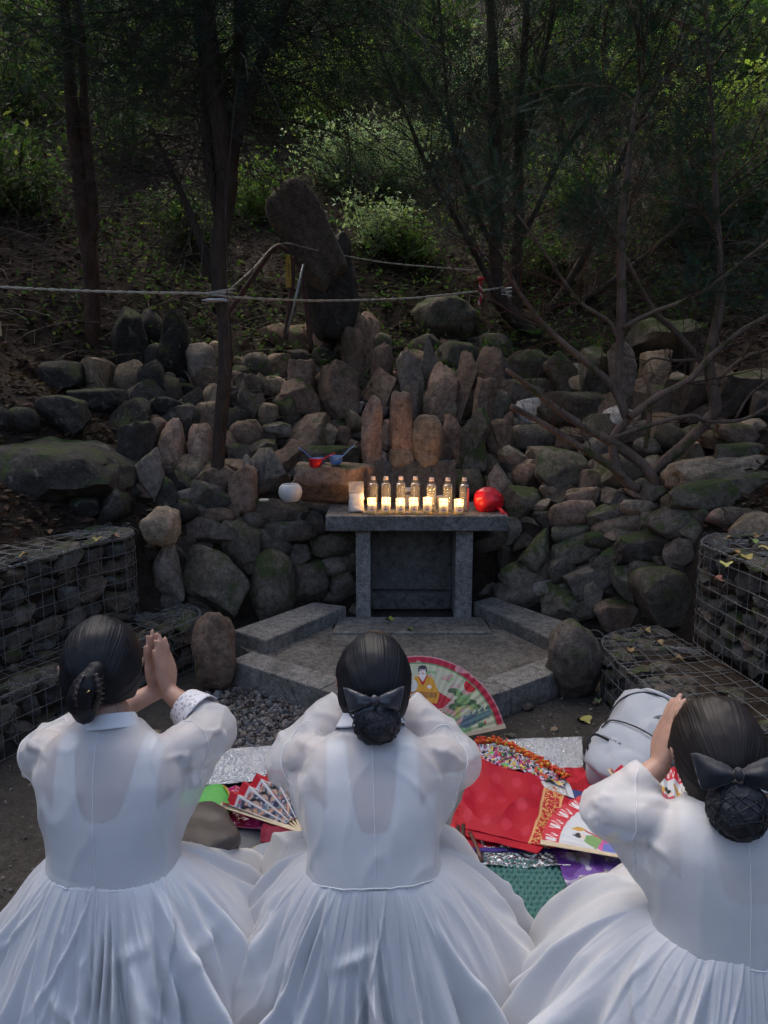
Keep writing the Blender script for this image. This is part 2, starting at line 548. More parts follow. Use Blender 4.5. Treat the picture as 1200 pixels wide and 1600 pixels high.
# (x, y, w, h, tilt, material, shape) in the pixels of a 420 px square window of the photo enlarged to 1200
MID = [
 (230,275,140,150,0,K_,'t'),(350,270,80,120,0,D_,'r'),(408,262,60,110,8,G_,'r'),(434,325,60,80,-15,T_,''),(165,375,105,100,4,T_,'b'),
 (55,390,120,130,0,D_,'r'),(245,375,100,130,0,D_,''),(305,400,70,80,0,D_,''),(360,345,110,90,-20,D_,''),(137,463,110,75,-5,T_,'r'),
 (255,520,160,200,5,B_,'t'),(345,450,60,90,0,T_,''),(425,495,175,240,-4,B_,'tb'),(520,300,125,290,6,B_,'tb'),(618,325,92,165,0,N_,'rb'),
 (600,500,150,210,0,B_,''),(660,435,80,60,25,K_,'r'),(718,408,105,60,0,B_,'r'),(770,447,95,65,-12,T_,''),(805,515,68,68,0,G_,'r'),
 (825,390,90,245,-4,G_,'T'),(955,350,170,150,0,N_,'r'),(1090,440,120,270,-12,K_,'t'),(885,470,90,90,0,G_,''),(960,450,110,110,0,O_,''),
 (875,560,160,140,0,T_,''),(1020,530,130,160,-10,B_,''),(1130,580,120,160,0,N_,'b'),(1180,470,55,130,0,B_,''),
 (1180,660,60,140,0,B_,''),(640,690,48,130,0,K_,'b'),(760,560,75,190,0,D_,''),(922,735,75,210,-5,K_,'b'),
 (1020,715,135,290,-8,O_,'t'),(1145,710,105,165,3,B_,'b'),(1130,840,95,85,0,D_,'r'),(505,640,95,135,5,T_,''),(505,760,58,95,5,K_,''),
 (445,700,70,95,0,B_,'r'),(380,690,75,105,-12,T_,'b'),(300,680,165,195,-20,B_,''),(150,665,115,68,-4,G_,''),(110,595,80,95,0,T_,'r'),
 (190,570,115,165,10,O_,''),(35,540,95,185,0,D_,''),(35,680,95,115,0,B_,'r'),(515,565,52,48,20,W_,''),(430,640,85,65,15,G_,''),
 (390,790,250,110,0,N_,'b'),(190,795,160,160,-5,K_,''),(100,855,175,205,10,G_,''),(20,890,75,205,0,G_,'b'),
 (150,1030,245,115,0,D_,'b'),(330,1000,145,85,-22,G_,''),(180,1115,255,85,2,D_,'b'),(310,1085,115,115,0,D_,''),(40,1075,95,85,-20,D_,'r'),
 (1010,905,135,125,-10,N_,''),(905,860,75,55,0,B_,''),(1150,905,110,165,10,G_,''),(920,900,65,85,0,G_,''),(625,590,50,70,0,D_,''),
 (770,740,60,120,0,G_,''),(690,490,70,70,0,N_,''),(590,420,60,80,0,D_,''),(990,480,70,60,0,N_,''),(1060,600,70,110,0,N_,'')]
LEFT = [ # dark stones left of the trunk get tree shade in their colour

 (265,425,165,128,2,D_,'b'),(420,425,130,150,3,T_,''),(440,390,160,95,0,B_,'r'),(575,435,135,155,-5,T_,'r'),(680,455,105,170,18,D_,'b'),
 (685,350,82,135,0,D_,'r'),(755,437,56,62,5,T_,'r'),(580,270,130,290,2,D_,'t'),(785,305,140,330,0,D_,'bt'),(665,210,105,160,0,D_,'r'),
 (895,385,112,195,3,G_,'rb'),(960,330,62,112,-8,T_,'rb'),(870,320,62,55,0,T_,'r'),(1075,365,62,64,0,T_,'r'),(1145,390,92,112,0,G_,'r'),
 (970,405,42,42,0,T_,'r'),(940,520,75,115,0,T_,''),(835,490,165,65,0,D_,''),(860,550,85,135,0,D_,''),(920,615,105,155,0,B_,'b'),
 (750,580,135,115,0,D_,''),(560,640,205,185,15,D_,''),(605,745,135,225,-8,D_,'b'),(690,680,95,155,0,B_,''),(762,740,105,225,5,K_,'b'),
 (822,700,62,155,0,D_,''),(892,760,95,225,3,K_,'b'),(1090,690,135,125,0,B_,'r'),(835,840,132,122,0,T_,'r'),(665,870,122,225,3,G_,''),
 (740,950,100,135,10,D_,''),(925,965,115,135,-5,G_,'t'),(820,965,102,85,0,G_,''),(810,1035,135,85,0,D_,'r'),(960,1042,150,62,-4,B_,'r'),
 (1080,930,112,205,-3,K_,'b'),(1170,860,115,185,10,G_,'t'),(500,1000,112,155,0,D_,'b'),(370,1010,135,85,-8,D_,''),(580,930,85,95,0,D_,''),
 (910,1115,265,110,-2,D_,'b'),(1130,1070,95,75,-15,D_,'r'),(90,620,145,105,0,D_,'r'),(15,620,65,105,0,D_,'r'),(270,605,205,165,-10,D_,''),
 (450,535,260,115,-8,D_,''),(1065,800,90,130,0,D_,''),(1000,480,70,90,0,B_,''),(1060,440,80,80,0,B_,''),(1110,500,110,160,0,D_,''),
 (980,690,60,80,0,B_,''),(640,570,90,80,0,G_,''),(1165,470,60,110,0,N_,''),(1080,590,90,80,0,D_,'')]
RIGHT = [
 (140,590,130,140,-12,W_,'t'),(30,490,75,145,-5,K_,''),(25,590,65,135,0,N_,'b'),(300,430,120,210,30,O_,'b'),(430,415,140,225,0,O_,''),
 (555,420,98,290,2,G_,'b'),(705,425,115,210,0,T_,'b'),(640,500,65,125,0,K_,''),(860,530,245,185,0,D_,''),
 (1060,520,175,165,0,D_,''),(330,590,290,175,0,D_,''),(165,705,185,115,-8,G_,''),(30,710,75,145,0,B_,'b'),(95,690,85,95,0,T_,'r'),
 (530,625,135,125,0,W_,'r'),(600,625,75,105,0,T_,''),(740,640,125,125,0,T_,''),(780,690,155,125,0,N_,''),(450,745,155,85,0,G_,''),
 (660,745,110,90,0,G_,''),(940,680,95,85,0,G_,''),(1080,680,175,95,-5,K_,'b'),(1000,705,185,85,0,B_,''),(80,815,155,145,0,G_,''),
 (125,872,112,112,0,K_,'r'),(275,845,205,175,-2,N_,'b'),(430,890,135,92,-4,B_,'b'),(250,942,125,72,-6,T_,''),(385,968,155,85,8,K_,''),
 (110,995,155,145,0,O_,''),(195,1008,85,75,-10,T_,''),(215,1068,115,75,0,D_,''),(530,972,125,95,0,D_,''),(665,945,195,75,-6,K_,'r'),
 (650,1015,205,68,-4,T_,''),(980,855,400,130,4,T_,'b'),(1000,950,450,125,8,O_,'b'),(840,990,145,65,0,D_,''),(1080,775,225,95,3,O_,''),
 (345,445,90,155,-6,W_,'T'),(590,870,60,60,0,T_,'r'),(550,840,60,50,0,B_,'r'),(420,830,60,70,0,G_,''),(1170,560,90,120,0,D_,''),(860,760,130,80,0,T_,'')]
# lower walls: window (360,780) 500 px -> 1200, (0,780) 420 px -> 1200 and (780,780) 420 px -> 1200
WL1 = [(160,185,122,72,0,D_,'r'),(375,180,192,88,3,N_,'r'),(250,212,95,75,0,D_,''),(370,262,132,72,8,G_,'r'),(442,240,95,95,0,N_,''),
 (425,335,98,105,0,G_,''),(380,368,92,44,0,D_,'r'),(285,330,145,165,0,D_,''),(145,332,165,250,0,O_,'r'),(45,180,125,195,0,D_,''),(475,415,72,52,0,G_,'')]
WL2 = [(950,400,300,345,0,N_,''),(1085,220,165,235,10,N_,''),(735,330,145,245,0,G_,'t'),(885,222,110,55,0,D_,''),(1170,420,110,240,0,O_,'r'),
 (830,200,90,60,0,D_,''),(680,230,80,90,0,D_,''),(1020,200,90,60,0,G_,'')]
WR = [(480,85,155,105,20,D_,''),(550,122,235,92,10,T_,'r'),(330,70,190,112,6,K_,'b'),(345,150,205,68,8,N_,''),(470,190,155,85,-4,O_,''),
 (700,212,325,125,6,D_,''),(340,230,215,112,22,N_,''),(175,240,165,190,0,O_,''),(490,280,145,135,0,O_,''),(670,330,165,95,-8,D_,'b'),
 (130,332,235,112,18,N_,''),(430,372,225,135,20,G_,''),(280,310,115,125,0,D_,''),(590,385,135,195,0,N_,''),(735,432,245,235,0,N_,'b'),
 (400,452,165,155,25,N_,''),(300,470,185,175,0,O_,'b'),(530,522,195,145,-5,B_,''),(100,425,235,135,15,D_,'r'),(215,410,112,85,15,G_,''),
 (258,388,65,44,0,O_,'r'),(60,150,85,125,10,G_,''),(30,270,65,125,0,D_,''),(800,110,235,135,4,D_,'r'),(900,85,75,80,0,D_,'r'),
 (1030,85,175,78,0,K_,'rb'),(1160,90,90,65,0,G_,'r'),(820,240,150,120,0,D_,''),(110,200,90,80,0,D_,'')]

mound = thing('stone_mound', hit(660, 640), 'mound of stacked natural stones rising behind the granite altar', 'stone mound')
bankL = thing('stone_bank', hit(220, 620), 'shaded dark bank of upright and flat stones around the forked tree trunk', 'stone bank')
bankR = thing('stone_bank', hit(1000, 640), 'rock bank with pale granite lumps under the spreading bare-branched yew', 'stone bank')
wallL = thing('retaining_wall', Vector((-0.8, 4.3, 0.1)), 'dry stone retaining wall with large mossy boulders on the side of the round boulder', 'wall')
wallR = thing('retaining_wall', Vector((1.0, 4.3, 0.1)), 'dry stone retaining wall of mossy slanted stones beside the red bag', 'wall')

def place(lst, parent, ox, oy, sc, **kw):
    for (x, y, w, h, rot, m, sh) in lst:
        px, py = ox + x * sc, oy + y * sc
        stone(parent, px, py, w * sc, h * sc, rot, m, shape=sh, **kw)
place(MID, mound, 380, 440, 0.35)
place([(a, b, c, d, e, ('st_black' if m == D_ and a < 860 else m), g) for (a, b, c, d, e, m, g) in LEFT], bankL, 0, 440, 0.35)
place(RIGHT, bankR, 780, 440, 0.35)
place(WL1, wallL, 360, 780, 0.41667)
place(WL2, wallL, 0, 780, 0.35)
place(WR, wallR, 780, 780, 0.35)
# the stones right behind the offering table stand on its back edge
stone(mound, 581, 680, 30, 108, -2, K_, d=4.92, shape='b', lean=-0.1)
stone(mound, 627, 664, 33, 92, 1, K_, d=4.93, shape='rb', lean=-0.1)
stone(mound, 628, 716, 39, 30, 0, T_, d=4.9, shape='b', lean=0)
stone(mound, 669, 692, 46, 78, 2, T_, d=4.93, shape='rb', lean=-0.1)
stone(mound, 523, 757, 114, 60, 2, B_, d=4.72, shape='b', lean=0, thick=0.3)
stone(mound, 600, 716, 14, 20, 20, G_, d=4.9)

for (x, y, w, h, rot, m, sh) in ((552, 560, 34, 95, 4, B_, 'b'), (596, 585, 30, 90, -3, K_, 'b'), (640, 590, 34, 80, 2, G_, 'b'), (690, 620, 40, 100, -6, K_, 't'), (730, 610, 36, 110, -8, B_, 't'), (755, 640, 34, 90, -4, K_, 'b'),
                                 (712, 690, 34, 75, 0, K_, 'b'), (742, 700, 34, 80, -6, O_, 't'), (775, 690, 34, 60, 0, B_, 'b'), (575, 530, 34, 80, 0, K_, 't'), (780, 600, 30, 80, 4, G_, 't'), (520, 610, 40, 80, 2, B_, 'b'), (470, 600, 38, 70, -4, K_, 'b'), (500, 545, 34, 60, 3, B_, 't')):
    stone(mound, x, y, w, h, rot, m, shape=sh)

# smaller stones packed into the gaps
def fill(parent, x0, x1, y0, y1, step, size, mats, seed, sub=2, push=0.07):
    rng = random.Random(seed)
    y = y0
    while y < y1:
        x = x0 + rng.uniform(0, step)
        while x < x1:
            px, py = x + rng.uniform(-0.3, 0.3) * step, y + rng.uniform(-0.3, 0.3) * step
            s = size * rng.uniform(0.7, 1.35)
            b = hit(px, py + s * 0.3)
            stone(parent, px, py, s * rng.uniform(0.9, 1.5), s, rng.uniform(-25, 25), rng.choice(mats), d=b.y + push, sub=sub, shape=rng.choice(['', '', 'b']))
            x += step * rng.uniform(0.8, 1.2)
        y += step * 0.85
fill(mound, 385, 800, 545, 770, 42, 36, [B_, G_, D_, N_, K_, D_], 1, push=0.14)
fill(bankL, 190, 385, 590, 830, 44, 42, ['st_black', D_, D_, B_], 2)
fill(bankR, 800, 1200, 600, 830, 52, 46, [G_, N_, B_, D_, T_], 3)
fill(wallL, 240, 550, 840, 960, 42, 42, [D_, G_, N_], 4)
fill(wallR, 745, 1080, 850, 970, 44, 42, [D_, G_, N_, B_], 5)

# single boulders
def boulder(px, py, w, h, rot, m, label, name='boulder', d=None, z=None, **kw):
    if d is None:
        d = (GG(px, py + h * 0.5, z).y + 0.05) if z is not None else None
    o = stone(None, px, py, w, h, rot, m, d=d, name=name, sub=4, **kw)
    return tag(o, label, 'boulder')
boulder(332, 1024, 60, 118, 4, 'st_brown', 'smooth upright brown boulder at the corner of the granite kerb beside the gravel', z=0.0, shape='r', lean=-0.05, thick=0.2)
boulder(902, 1036, 78, 116, -2, 'st_grey', 'large pear-shaped upright boulder between the granite bench and the wire basket', z=0.0, shape='r', lean=-0.05, thick=0.27)
boulder(250, 824, 51, 58, 0, 'st_tan', 'round tan speckled boulder perched on top of the stone wall', d=4.16, shape='r', lean=0)
boulder(88, 750, 190, 105, -4, 'st_black', 'big dark shaded boulder lying in the bank above the wire basket', d=4.3, shape='', lean=0, thick=0.7)
boulder(696, 500, 95, 70, 0, 'st_green', 'dark mossy boulder half buried behind the stone mound under the rope', shape='r')
boulder(1050, 545, 110, 85, -4, 'st_moss', 'mossy boulder on the slope behind the bare branches', shape='')
boulder(830, 580, 80, 60, 0, 'st_moss', 'low green mossy boulder below the fern on the slope', shape='r')
# ------------------------------------------------------------------ granite altar, benches, platform
PZ = 0.13
def prism(poly, z0, z1):
    n = len(poly)
    V = [(x, y, z0) for x, y in poly] + [(x, y, z1) for x, y in poly]
    F = [tuple(range(n - 1, -1, -1)), tuple(range(n, 2 * n))] + [(i, (i + 1) % n, n + (i + 1) % n, n + i) for i in range(n)]
    return np.array(V), F

def pris(name, poly, z0, z1, mat, parent=None, bev=0.006):
    a = sum(poly[i][0] * poly[(i + 1) % len(poly)][1] - poly[(i + 1) % len(poly)][0] * poly[i][1] for i in range(len(poly)))
    if a < 0: poly = poly[::-1]
    mb = MB(); mb.add(*prism(poly, z0, z1))
    o = mb.build(name, mat, parent, smooth=False)
    if bev: bevel_obj(o, bev)
    return o

plat = thing('platform', (0.15, 3.7, 0), 'low granite-edged platform paved in front of the altar', 'platform')
plat['kind'] = 'structure'
outer = [(-0.80, 3.70), (-0.776, 3.62), (-0.23, 3.215), (0.02, 3.04), (0.27, 3.04), (0.537, 3.235), (0.83, 3.44), (1.02, 3.62), (1.06, 3.86), (0.62, 4.45), (-0.36, 4.45), (-0.80, 3.80)]
def offs(a, b, w):
    a, b = Vector(a), Vector(b); t = (b - a).normalized(); n = Vector((-t.y, t.x))
    return [tuple(a), tuple(b), tuple(b + n * w), tuple(a + n * w)]
# kerb stones, butted with thin joints
def kerb(a, b, g=0.003):
    a, b = Vector(a), Vector(b); t = (b - a).normalized()
    pris('kerb_stone', offs(a + t * g, b - t * g, 0.16), -0.05, PZ, M['granite_dk'], plat)
kerb((-0.80, 3.64), (-0.30, 3.27)); kerb((-0.30, 3.268), (0.02, 3.04)); kerb((0.022, 3.04), (0.268, 3.04))
kerb((0.27, 3.04), (0.60, 3.275)); kerb((0.60, 3.277), (1.04, 3.62))
pris('paving', [(-0.72, 3.76), (-0.22, 3.39), (0.04, 3.17), (0.25, 3.17), (0.52, 3.39), (0.97, 3.74), (1.02, 3.95), (0.72, 4.5), (0.625, 4.5), (0.622, 4.046), (-0.302, 4.046), (-0.30, 4.45), (-0.42, 4.45), (-0.82, 3.9)], -0.04, PZ - 0.006, M['paving'], plat, 0.003)
pris('threshold_slab', [(-0.30, 4.05), (0.62, 4.05), (0.60, 4.34), (-0.27, 4.34)], -0.04, PZ + 0.004, M['paving'], plat, 0.004)

benchL = pris('granite_bench', [(-0.625, 3.735), (-0.228, 4.345), (-0.44, 4.43), (-0.835, 3.90)], PZ - 0.02, PZ + 0.072, M['granite_dk'], None, 0.01)
tag(benchL, 'low granite beam bench slanting from the altar to the smooth brown boulder', 'bench', 'granite beams flanking the altar')
benchR = pris('granite_bench', [(0.552, 4.43), (0.90, 3.745), (1.10, 3.96), (0.69, 4.55)], PZ - 0.02, PZ + 0.072, M['granite_dk'], None, 0.01)
tag(benchR, 'low granite beam bench slanting from the altar to the pear-shaped boulder', 'bench', 'granite beams flanking the altar')

altar = thing('stone_altar', (0.19, 4.55, PZ), 'speckled grey granite offering table with open front set into the stone mound', 'altar')
def ab(name, x0, x1, y0, y1, z0, z1, m, bev=0.006):
    mb = MB(); mb.add(*box(((x0 + x1) / 2, (y0 + y1) / 2, (z0 + z1) / 2), (x1 - x0, y1 - y0, z1 - z0)))
    return bevel_obj(mb.build(name, M[m], altar, smooth=False), bev)
AT = 0.762
ab('table_slab', -0.351, 0.744, 4.33, 4.86, 0.668, AT, 'granite', 0.009)
ab('leg', -0.172, -0.082, 4.385, 4.78, 0.10, 0.667, 'granite')
ab('leg', 0.436, 0.541, 4.385, 4.78, 0.10, 0.667, 'granite')
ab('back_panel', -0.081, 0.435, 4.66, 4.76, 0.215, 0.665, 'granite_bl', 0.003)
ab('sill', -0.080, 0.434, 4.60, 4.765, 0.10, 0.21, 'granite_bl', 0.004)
ab('backboard', -0.10, 0.475, 4.862, 4.93, 0.70, 1.035, 'granite_bl', 0.006)

# ------------------------------------------------------------------ things on the altar
def glass_mat(name, c=(1, 1, 1), rough=0.03, ior=1.3):
    t = NT(name)
    t.color(c).set(Roughness=rough, IOR=ior)
    t.b.inputs['Transmission Weight'].default_value = 1.0
    return t.m
def clear_mat(name, c, alpha, rough=0.1):
    """thin clear plastic: glossy film over see-through"""
    t = NT(name)
    t.color(c).set(Roughness=rough, Alpha=alpha)
    t.b.inputs['Specular IOR Level'].default_value = 0.9
    return t.m
M['pet'] = clear_mat('clear_bottle_plastic', (0.75, 0.8, 0.82), 0.09, 0.06)
M['water'] = glass_mat('water', (0.95, 0.97, 0.98), 0.0, 1.33)
M['cap'] = simple('bottle_cap', (0.5, 0.43, 0.41), 0.4)
M['film'] = clear_mat('clear_film', (0.8, 0.8, 0.8), 0.25, 0.12)
M['rice'] = simple('white_rice', (0.75, 0.72, 0.66), 0.7, 0.15, 300, 0.6)

def wax_mat():
    t = NT('candle_wax')
    t.color((0.85, 0.72, 0.5)).set(Roughness=0.5)
    t.b.inputs['Subsurface Weight'].default_value = 0.3
    t.b.inputs['Subsurface Radius'].default_value = (0.05, 0.03, 0.015)
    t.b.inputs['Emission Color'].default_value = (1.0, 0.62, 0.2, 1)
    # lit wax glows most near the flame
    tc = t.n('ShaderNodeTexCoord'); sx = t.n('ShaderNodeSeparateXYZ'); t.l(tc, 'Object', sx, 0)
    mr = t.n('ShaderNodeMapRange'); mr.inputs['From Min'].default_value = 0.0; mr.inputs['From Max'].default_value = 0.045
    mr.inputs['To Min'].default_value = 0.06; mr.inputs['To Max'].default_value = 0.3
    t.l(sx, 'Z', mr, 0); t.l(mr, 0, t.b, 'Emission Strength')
    return t.m
M['wax'] = wax_mat()
def emis(name, c, s):
    t = NT(name); t.color((0, 0, 0))
    t.b.inputs['Emission Color'].default_value = (*c, 1); t.b.inputs['Emission Strength'].default_value = s
    return t.m
M['flame'] = emis('flame', (1.0, 0.66, 0.25), 5)
M['cup'] = clear_mat('candle_cup_plastic', (0.8, 0.78, 0.72), 0.16, 0.1)
M['gold_base'] = simple('gold_base', (0.6, 0.42, 0.14), 0.35)

def label_mat():
    t = NT('paper_label')
    a = t.n('ShaderNodeVertexColor'); a.layer_name = 'print'
    t.l(a, 'Color', t.b, 'Base Color')
    t.set(Roughness=0.6)
    tr = t.n('ShaderNodeBsdfTranslucent'); t.l(a, 'Color', tr, 'Color')
    mx = t.n('ShaderNodeMixShader'); mx.inputs[0].default_value = 0.55
    t.l(t.b, 'BSDF', mx, 1); t.l(tr, 0, mx, 2); t.l(mx, 0, t.out, 'Surface')
    return t.m
M['label'] = label_mat()

def bottle_meshes():
    prof = [(0.001, 0.0), (0.026, 0.0), (0.031, 0.005), (0.0315, 0.02)]
    for i in range(7):
        z = 0.03 + i * 0.016
        prof += [(0.0315, z), (0.0292, z + 0.004), (0.0292, z + 0.007), (0.0315, z + 0.011)]
    prof += [(0.0315, 0.15), (0.028, 0.165), (0.018, 0.182), (0.0125, 0.19), (0.0125, 0.196)]
    v, f = lathe(prof, 24)
    shell = mesh_np('bottle_shell', v, f, M['pet'])
    v, f = lathe([(r * 0.95, z * 0.995 + 0.001) for r, z in prof if z < 0.168] + [(0.0005, 0.168)], 24)
    wat = mesh_np('water', v, f, M['water'])
    v, f = lathe([(0.0005, 0.209), (0.0135, 0.209), (0.0145, 0.206), (0.0145, 0.194), (0.0165, 0.1935), (0.0165, 0.190), (0.012, 0.190)], 24)
    cp = mesh_np('cap', v, f, M['cap'])
    return shell, wat, cp
_b = bottle_meshes()
for i, px in enumerate((583, 603, 626.5, 649, 674.5, 700, 726)):
    p = DD(px, 800 if i > 3 else 797, 4.52 - (0.07 if i > 3 else 0))
    t = thing('water_bottle', (p.x, 4.55 - (0.06 if i > 3 else 0), AT + 0.001), '', 'bottle', 'clear water bottles on the altar')
    t.name = 'water_bottle'
    t['label'] = ['clear ribbed water bottle next to the bag of rice', 'clear water bottle, second from the bag of rice', 'clear water bottle, third from the bag of rice, in front of the white carton',
                  'clear water bottle in the middle of the row of seven', 'clear water bottle, third from the red plastic bag', 'clear water bottle, second from the red plastic bag', 'clear ribbed water bottle next to the red plastic bag'][i]
    PW[t.name] = Vector(t.location)
    for nm, me in zip(('shell', 'water', 'cap'), _b):
        link(nm, me, t, t.location)

def candle_meshes():
    v, f = lathe([(0.0005, 0), (0.026, 0), (0.027, 0.006), (0.024, 0.012)], 24)
    base = mesh_np('cup_base', v, f, M['gold_base'])
    v, f = lathe([(0.0235, 0.012), (0.0275, 0.016), (0.028, 0.088), (0.0285, 0.094), (0.027, 0.094), (0.0265, 0.088), (0.026, 0.016)], 24)
    cup = mesh_np('cup', v, f, M['cup'])
    v, f = lathe([(0.0005, 0.014), (0.0250, 0.014), (0.0252, 0.058), (0.021, 0.056), (0.0005, 0.055)], 24)
    wx = mesh_np('wax', v, f, M['wax'])
    v, f = lathe([(0.0002, 0.057), (0.0035, 0.064), (0.0044, 0.070), (0.003, 0.079), (0.0002, 0.090)], 10)
    fl = mesh_np('flame', v, f, M['flame'])
    # paper label wrapped round the front
    nu, nv = 48, 36
    U, W = np.meshgrid(np.linspace(-1, 1, nu), np.linspace(0, 1, nv), indexing='ij')
    a = U * 1.15 - np.pi / 2
    V = np.stack([0.0286 * np.cos(a), 0.0286 * np.sin(a), 0.018 + 0.054 * W], -1)
    col = np.tile(np.array([0.78, 0.74, 0.72]), (nu, nv, 1))
    lot = ((U / 0.36) ** 2 + ((W - 0.2) / 0.1) ** 2 < 1); col[lot] = (0.22, 0.14, 0.42)
    lot2 = ((U / 0.2) ** 2 + ((W - 0.22) / 0.05) ** 2 < 1); col[lot2] = (0.6, 0.4, 0.6)
    col[(np.abs(U) < 0.06) & (W > 0.3) & (W < 0.62)] = (0.4, 0.3, 0.35)
    col[((U - 0.05) / 0.17) ** 2 + ((W - 0.6) / 0.09) ** 2 < 1] = (0.32, 0.34, 0.3)
    v, F = sheet(V)
    lb = mesh_np('label', v, F, M['label'], col=col.reshape(-1, 3))
    return base, cup, wx, fl, lb
_c = candle_meshes()
CND = (581, 603.5, 625.5, 646, 668, 692.5, 716)
for i, px in enumerate(CND):
    x = DD(px, 796, 4.41).x
    y = 4.41 - (0.02 if i in (5, 6) else 0)
    t = thing('votive_candle', (x, y, AT + 0.001), 'x', 'candle', 'lit candles in clear cups on the altar')
    t['label'] = ['lit cup candle nearest the bag of rice', 'lit cup candle, second from the bag of rice', 'lit cup candle, third from the bag of rice', 'lit cup candle in the middle of the row of seven',
                  'lit cup candle, third from the red plastic bag', 'lit cup candle, second from the red plastic bag', 'lit cup candle nearest the red plastic bag'][i]
    t.rotation_euler.z = [0.1, -0.15, 0.05, 0.2, -0.1, 0.0, 0.15][i]; t.scale.z = [1.0, 1.03, 0.97, 1.0, 1.04, 0.98, 0.95][i]
    for nm, me in zip(('cup_base', 'cup', 'wax', 'flame', 'label'), _c):
        link(nm, me, t, t.location)
    ld = bpy.data.lights.new('candle_light', 'POINT'); ld.energy = 0.36; ld.color = (1.0, 0.5, 0.16); ld.shadow_soft_size = 0.008
    lo = bpy.data.objects.new('candle_light', ld); COL.objects.link(lo); lo.parent = t; lo.location = (0, 0, 0.098)

# bag of rice: clear zip bag, rice filling the lower half
bx = DD(557, 790, 4.45)
bag = thing('rice_bag', (bx.x, 4.46, AT), 'clear plastic zip bag half full of white rice', 'bag')
def pillow(w, d, h, n=24, seed=0, zf=None, crinkle=0.004):
    U, Vv = np.meshgrid(np.linspace(0, 2 * np.pi, n * 2, endpoint=False), np.linspace(0, 1, n), indexing='ij')
    th = d * (1 - Vv ** 2.2) * (0.25 + 0.75 * np.minimum(1, Vv / 0.12) ** 0.5)
    wd = w * (1 + 0.14 * (1 - Vv) ** 6 - 0.02 * Vv)
    e = 0.6
    X = wd * np.sign(np.cos(U)) * np.abs(np.cos(U)) ** e
    Y = (th + 0.001) * np.sign(np.sin(U)) * np.abs(np.sin(U)) ** 0.9
    P = np.stack([X, Y, h * Vv], -1).reshape(-1, 3)
    P += crinkle * np.stack([fbm(P * 45, seed), fbm(P * 45, seed + 1), 0.2 * fbm(P * 45, seed + 2)], -1)
    P[:, 2] = np.maximum(P[:, 2], 0)
    return P.reshape(n * 2, n, 3)
g = pillow(0.046, 0.030, 0.19, seed=4)
v, F = sheet(g, cu=True)
link('plastic_film', mesh_np('plastic_film', v, F, M['film']), bag, bag.location)
g2 = pillow(0.045, 0.029, 0.115, seed=4, crinkle=0.003); 
v, F = sheet(g2, cu=True); F = [tuple(q) for q in F] + [tuple(i * 24 + 23 for i in range(48))]
link('rice', mesh_np('rice', v * np.array([0.98, 1.1, 1]), F, M['rice']), bag, bag.location)

# white carton and small cup behind the bottles
ct = thing('paper_carton', (DD(639, 780, 4.66).x, 4.70, AT), 'small white carton with a dark printed band behind the bottles', 'carton')
mb = MB(); mb.add(*box((0, 0, 0.058), (0.055, 0.05, 0.116))); bevel_obj(link('carton_body', mesh_np('c', mb.v[0], mb.f, simple('white_card', (0.72, 0.7, 0.68), 0.6), smooth=False), ct, ct.location), 0.003)
mb = MB(); mb.add(*box((0, -0.0262, 0.085), (0.056, 0.001, 0.022))); link('printed_band', mesh_np('b', mb.v[0], mb.f, simple('band_print', (0.12, 0.13, 0.16), 0.5), smooth=False), ct, ct.location)
cpx = DD(690, 778, 4.62)
pc = MB(); pc.add(*lathe([(0.0005, 0.001), (0.024, 0.001), (0.033, 0.075), (0.0345, 0.076), (0.032, 0.076), (0.0235, 0.004), (0.0005, 0.004)], 24, (cpx.x, 4.62, AT)))
tag(pc.build('paper_cup', simple('cup_paper', (0.7, 0.68, 0.66), 0.6)), 'small white paper cup between two water bottles', 'cup')

# red plastic bag knotted round something round
def red_bag():
    c = DD(763, 781, 4.52)
    t = thing('red_plastic_bag', (c.x, 4.52, AT), 'shiny red plastic bag knotted around a round bundle at the altar end', 'bag')
    V, F = ico(4)
    S = V * np.array([0.095, 0.085, 0.085])
    S[:, 2] = np.maximum(S[:, 2] * (1 - 0.1 * V[:, 0]), -0.062)
    S += (0.008 * fbm(V * 2.2, 11, 3))[:, None] * V
    # creases running to the knot
    kd = np.array([0.55, -0.62, -0.45]); kd /= np.linalg.norm(kd)
    ang = np.arctan2(np.cross(V, kd) @ np.array([0, 0, 1.0]), V @ np.cross(kd, [0, 0, 1.0]))
    near = np.clip((V @ kd), 0, 1) ** 2
    S += (0.006 * np.sin(ang * 9 + 3 * fbm(V * 2, 5)) * near)[:, None] * V
    S[:, 2] += 0.0625
    m = simple('red_plastic', (0.62, 0.012, 0.02), 0.25, 0.1, 8)
    link('bundle', mesh_np('bundle', S, F, m), t, t.location)
    k0 = np.array([0.05, -0.06, 0.03])
    for (e, n) in (((0.095, -0.12, -0.012), 1), ((0.075, -0.125, -0.02), 2)):
        P = catmull([k0, k0 * 0.5 + np.array(e) * 0.5 + [0, -0.02, 0.012], e], 10)
        v, f = tube(P, np.linspace(0.006, 0.010, 10) * (1 + 0.3 * np.sin(np.arange(10) * n)), 8, flat=0.6)
        link('tied_handle', mesh_np('tied_handle', v, f, m), t, t.location)
    V2, F2 = ico(2)
    link('knot', mesh_np('knot', V2 * 0.013 + np.array([0.095, -0.118, -0.008]), F2, m), t, t.location)
red_bag()

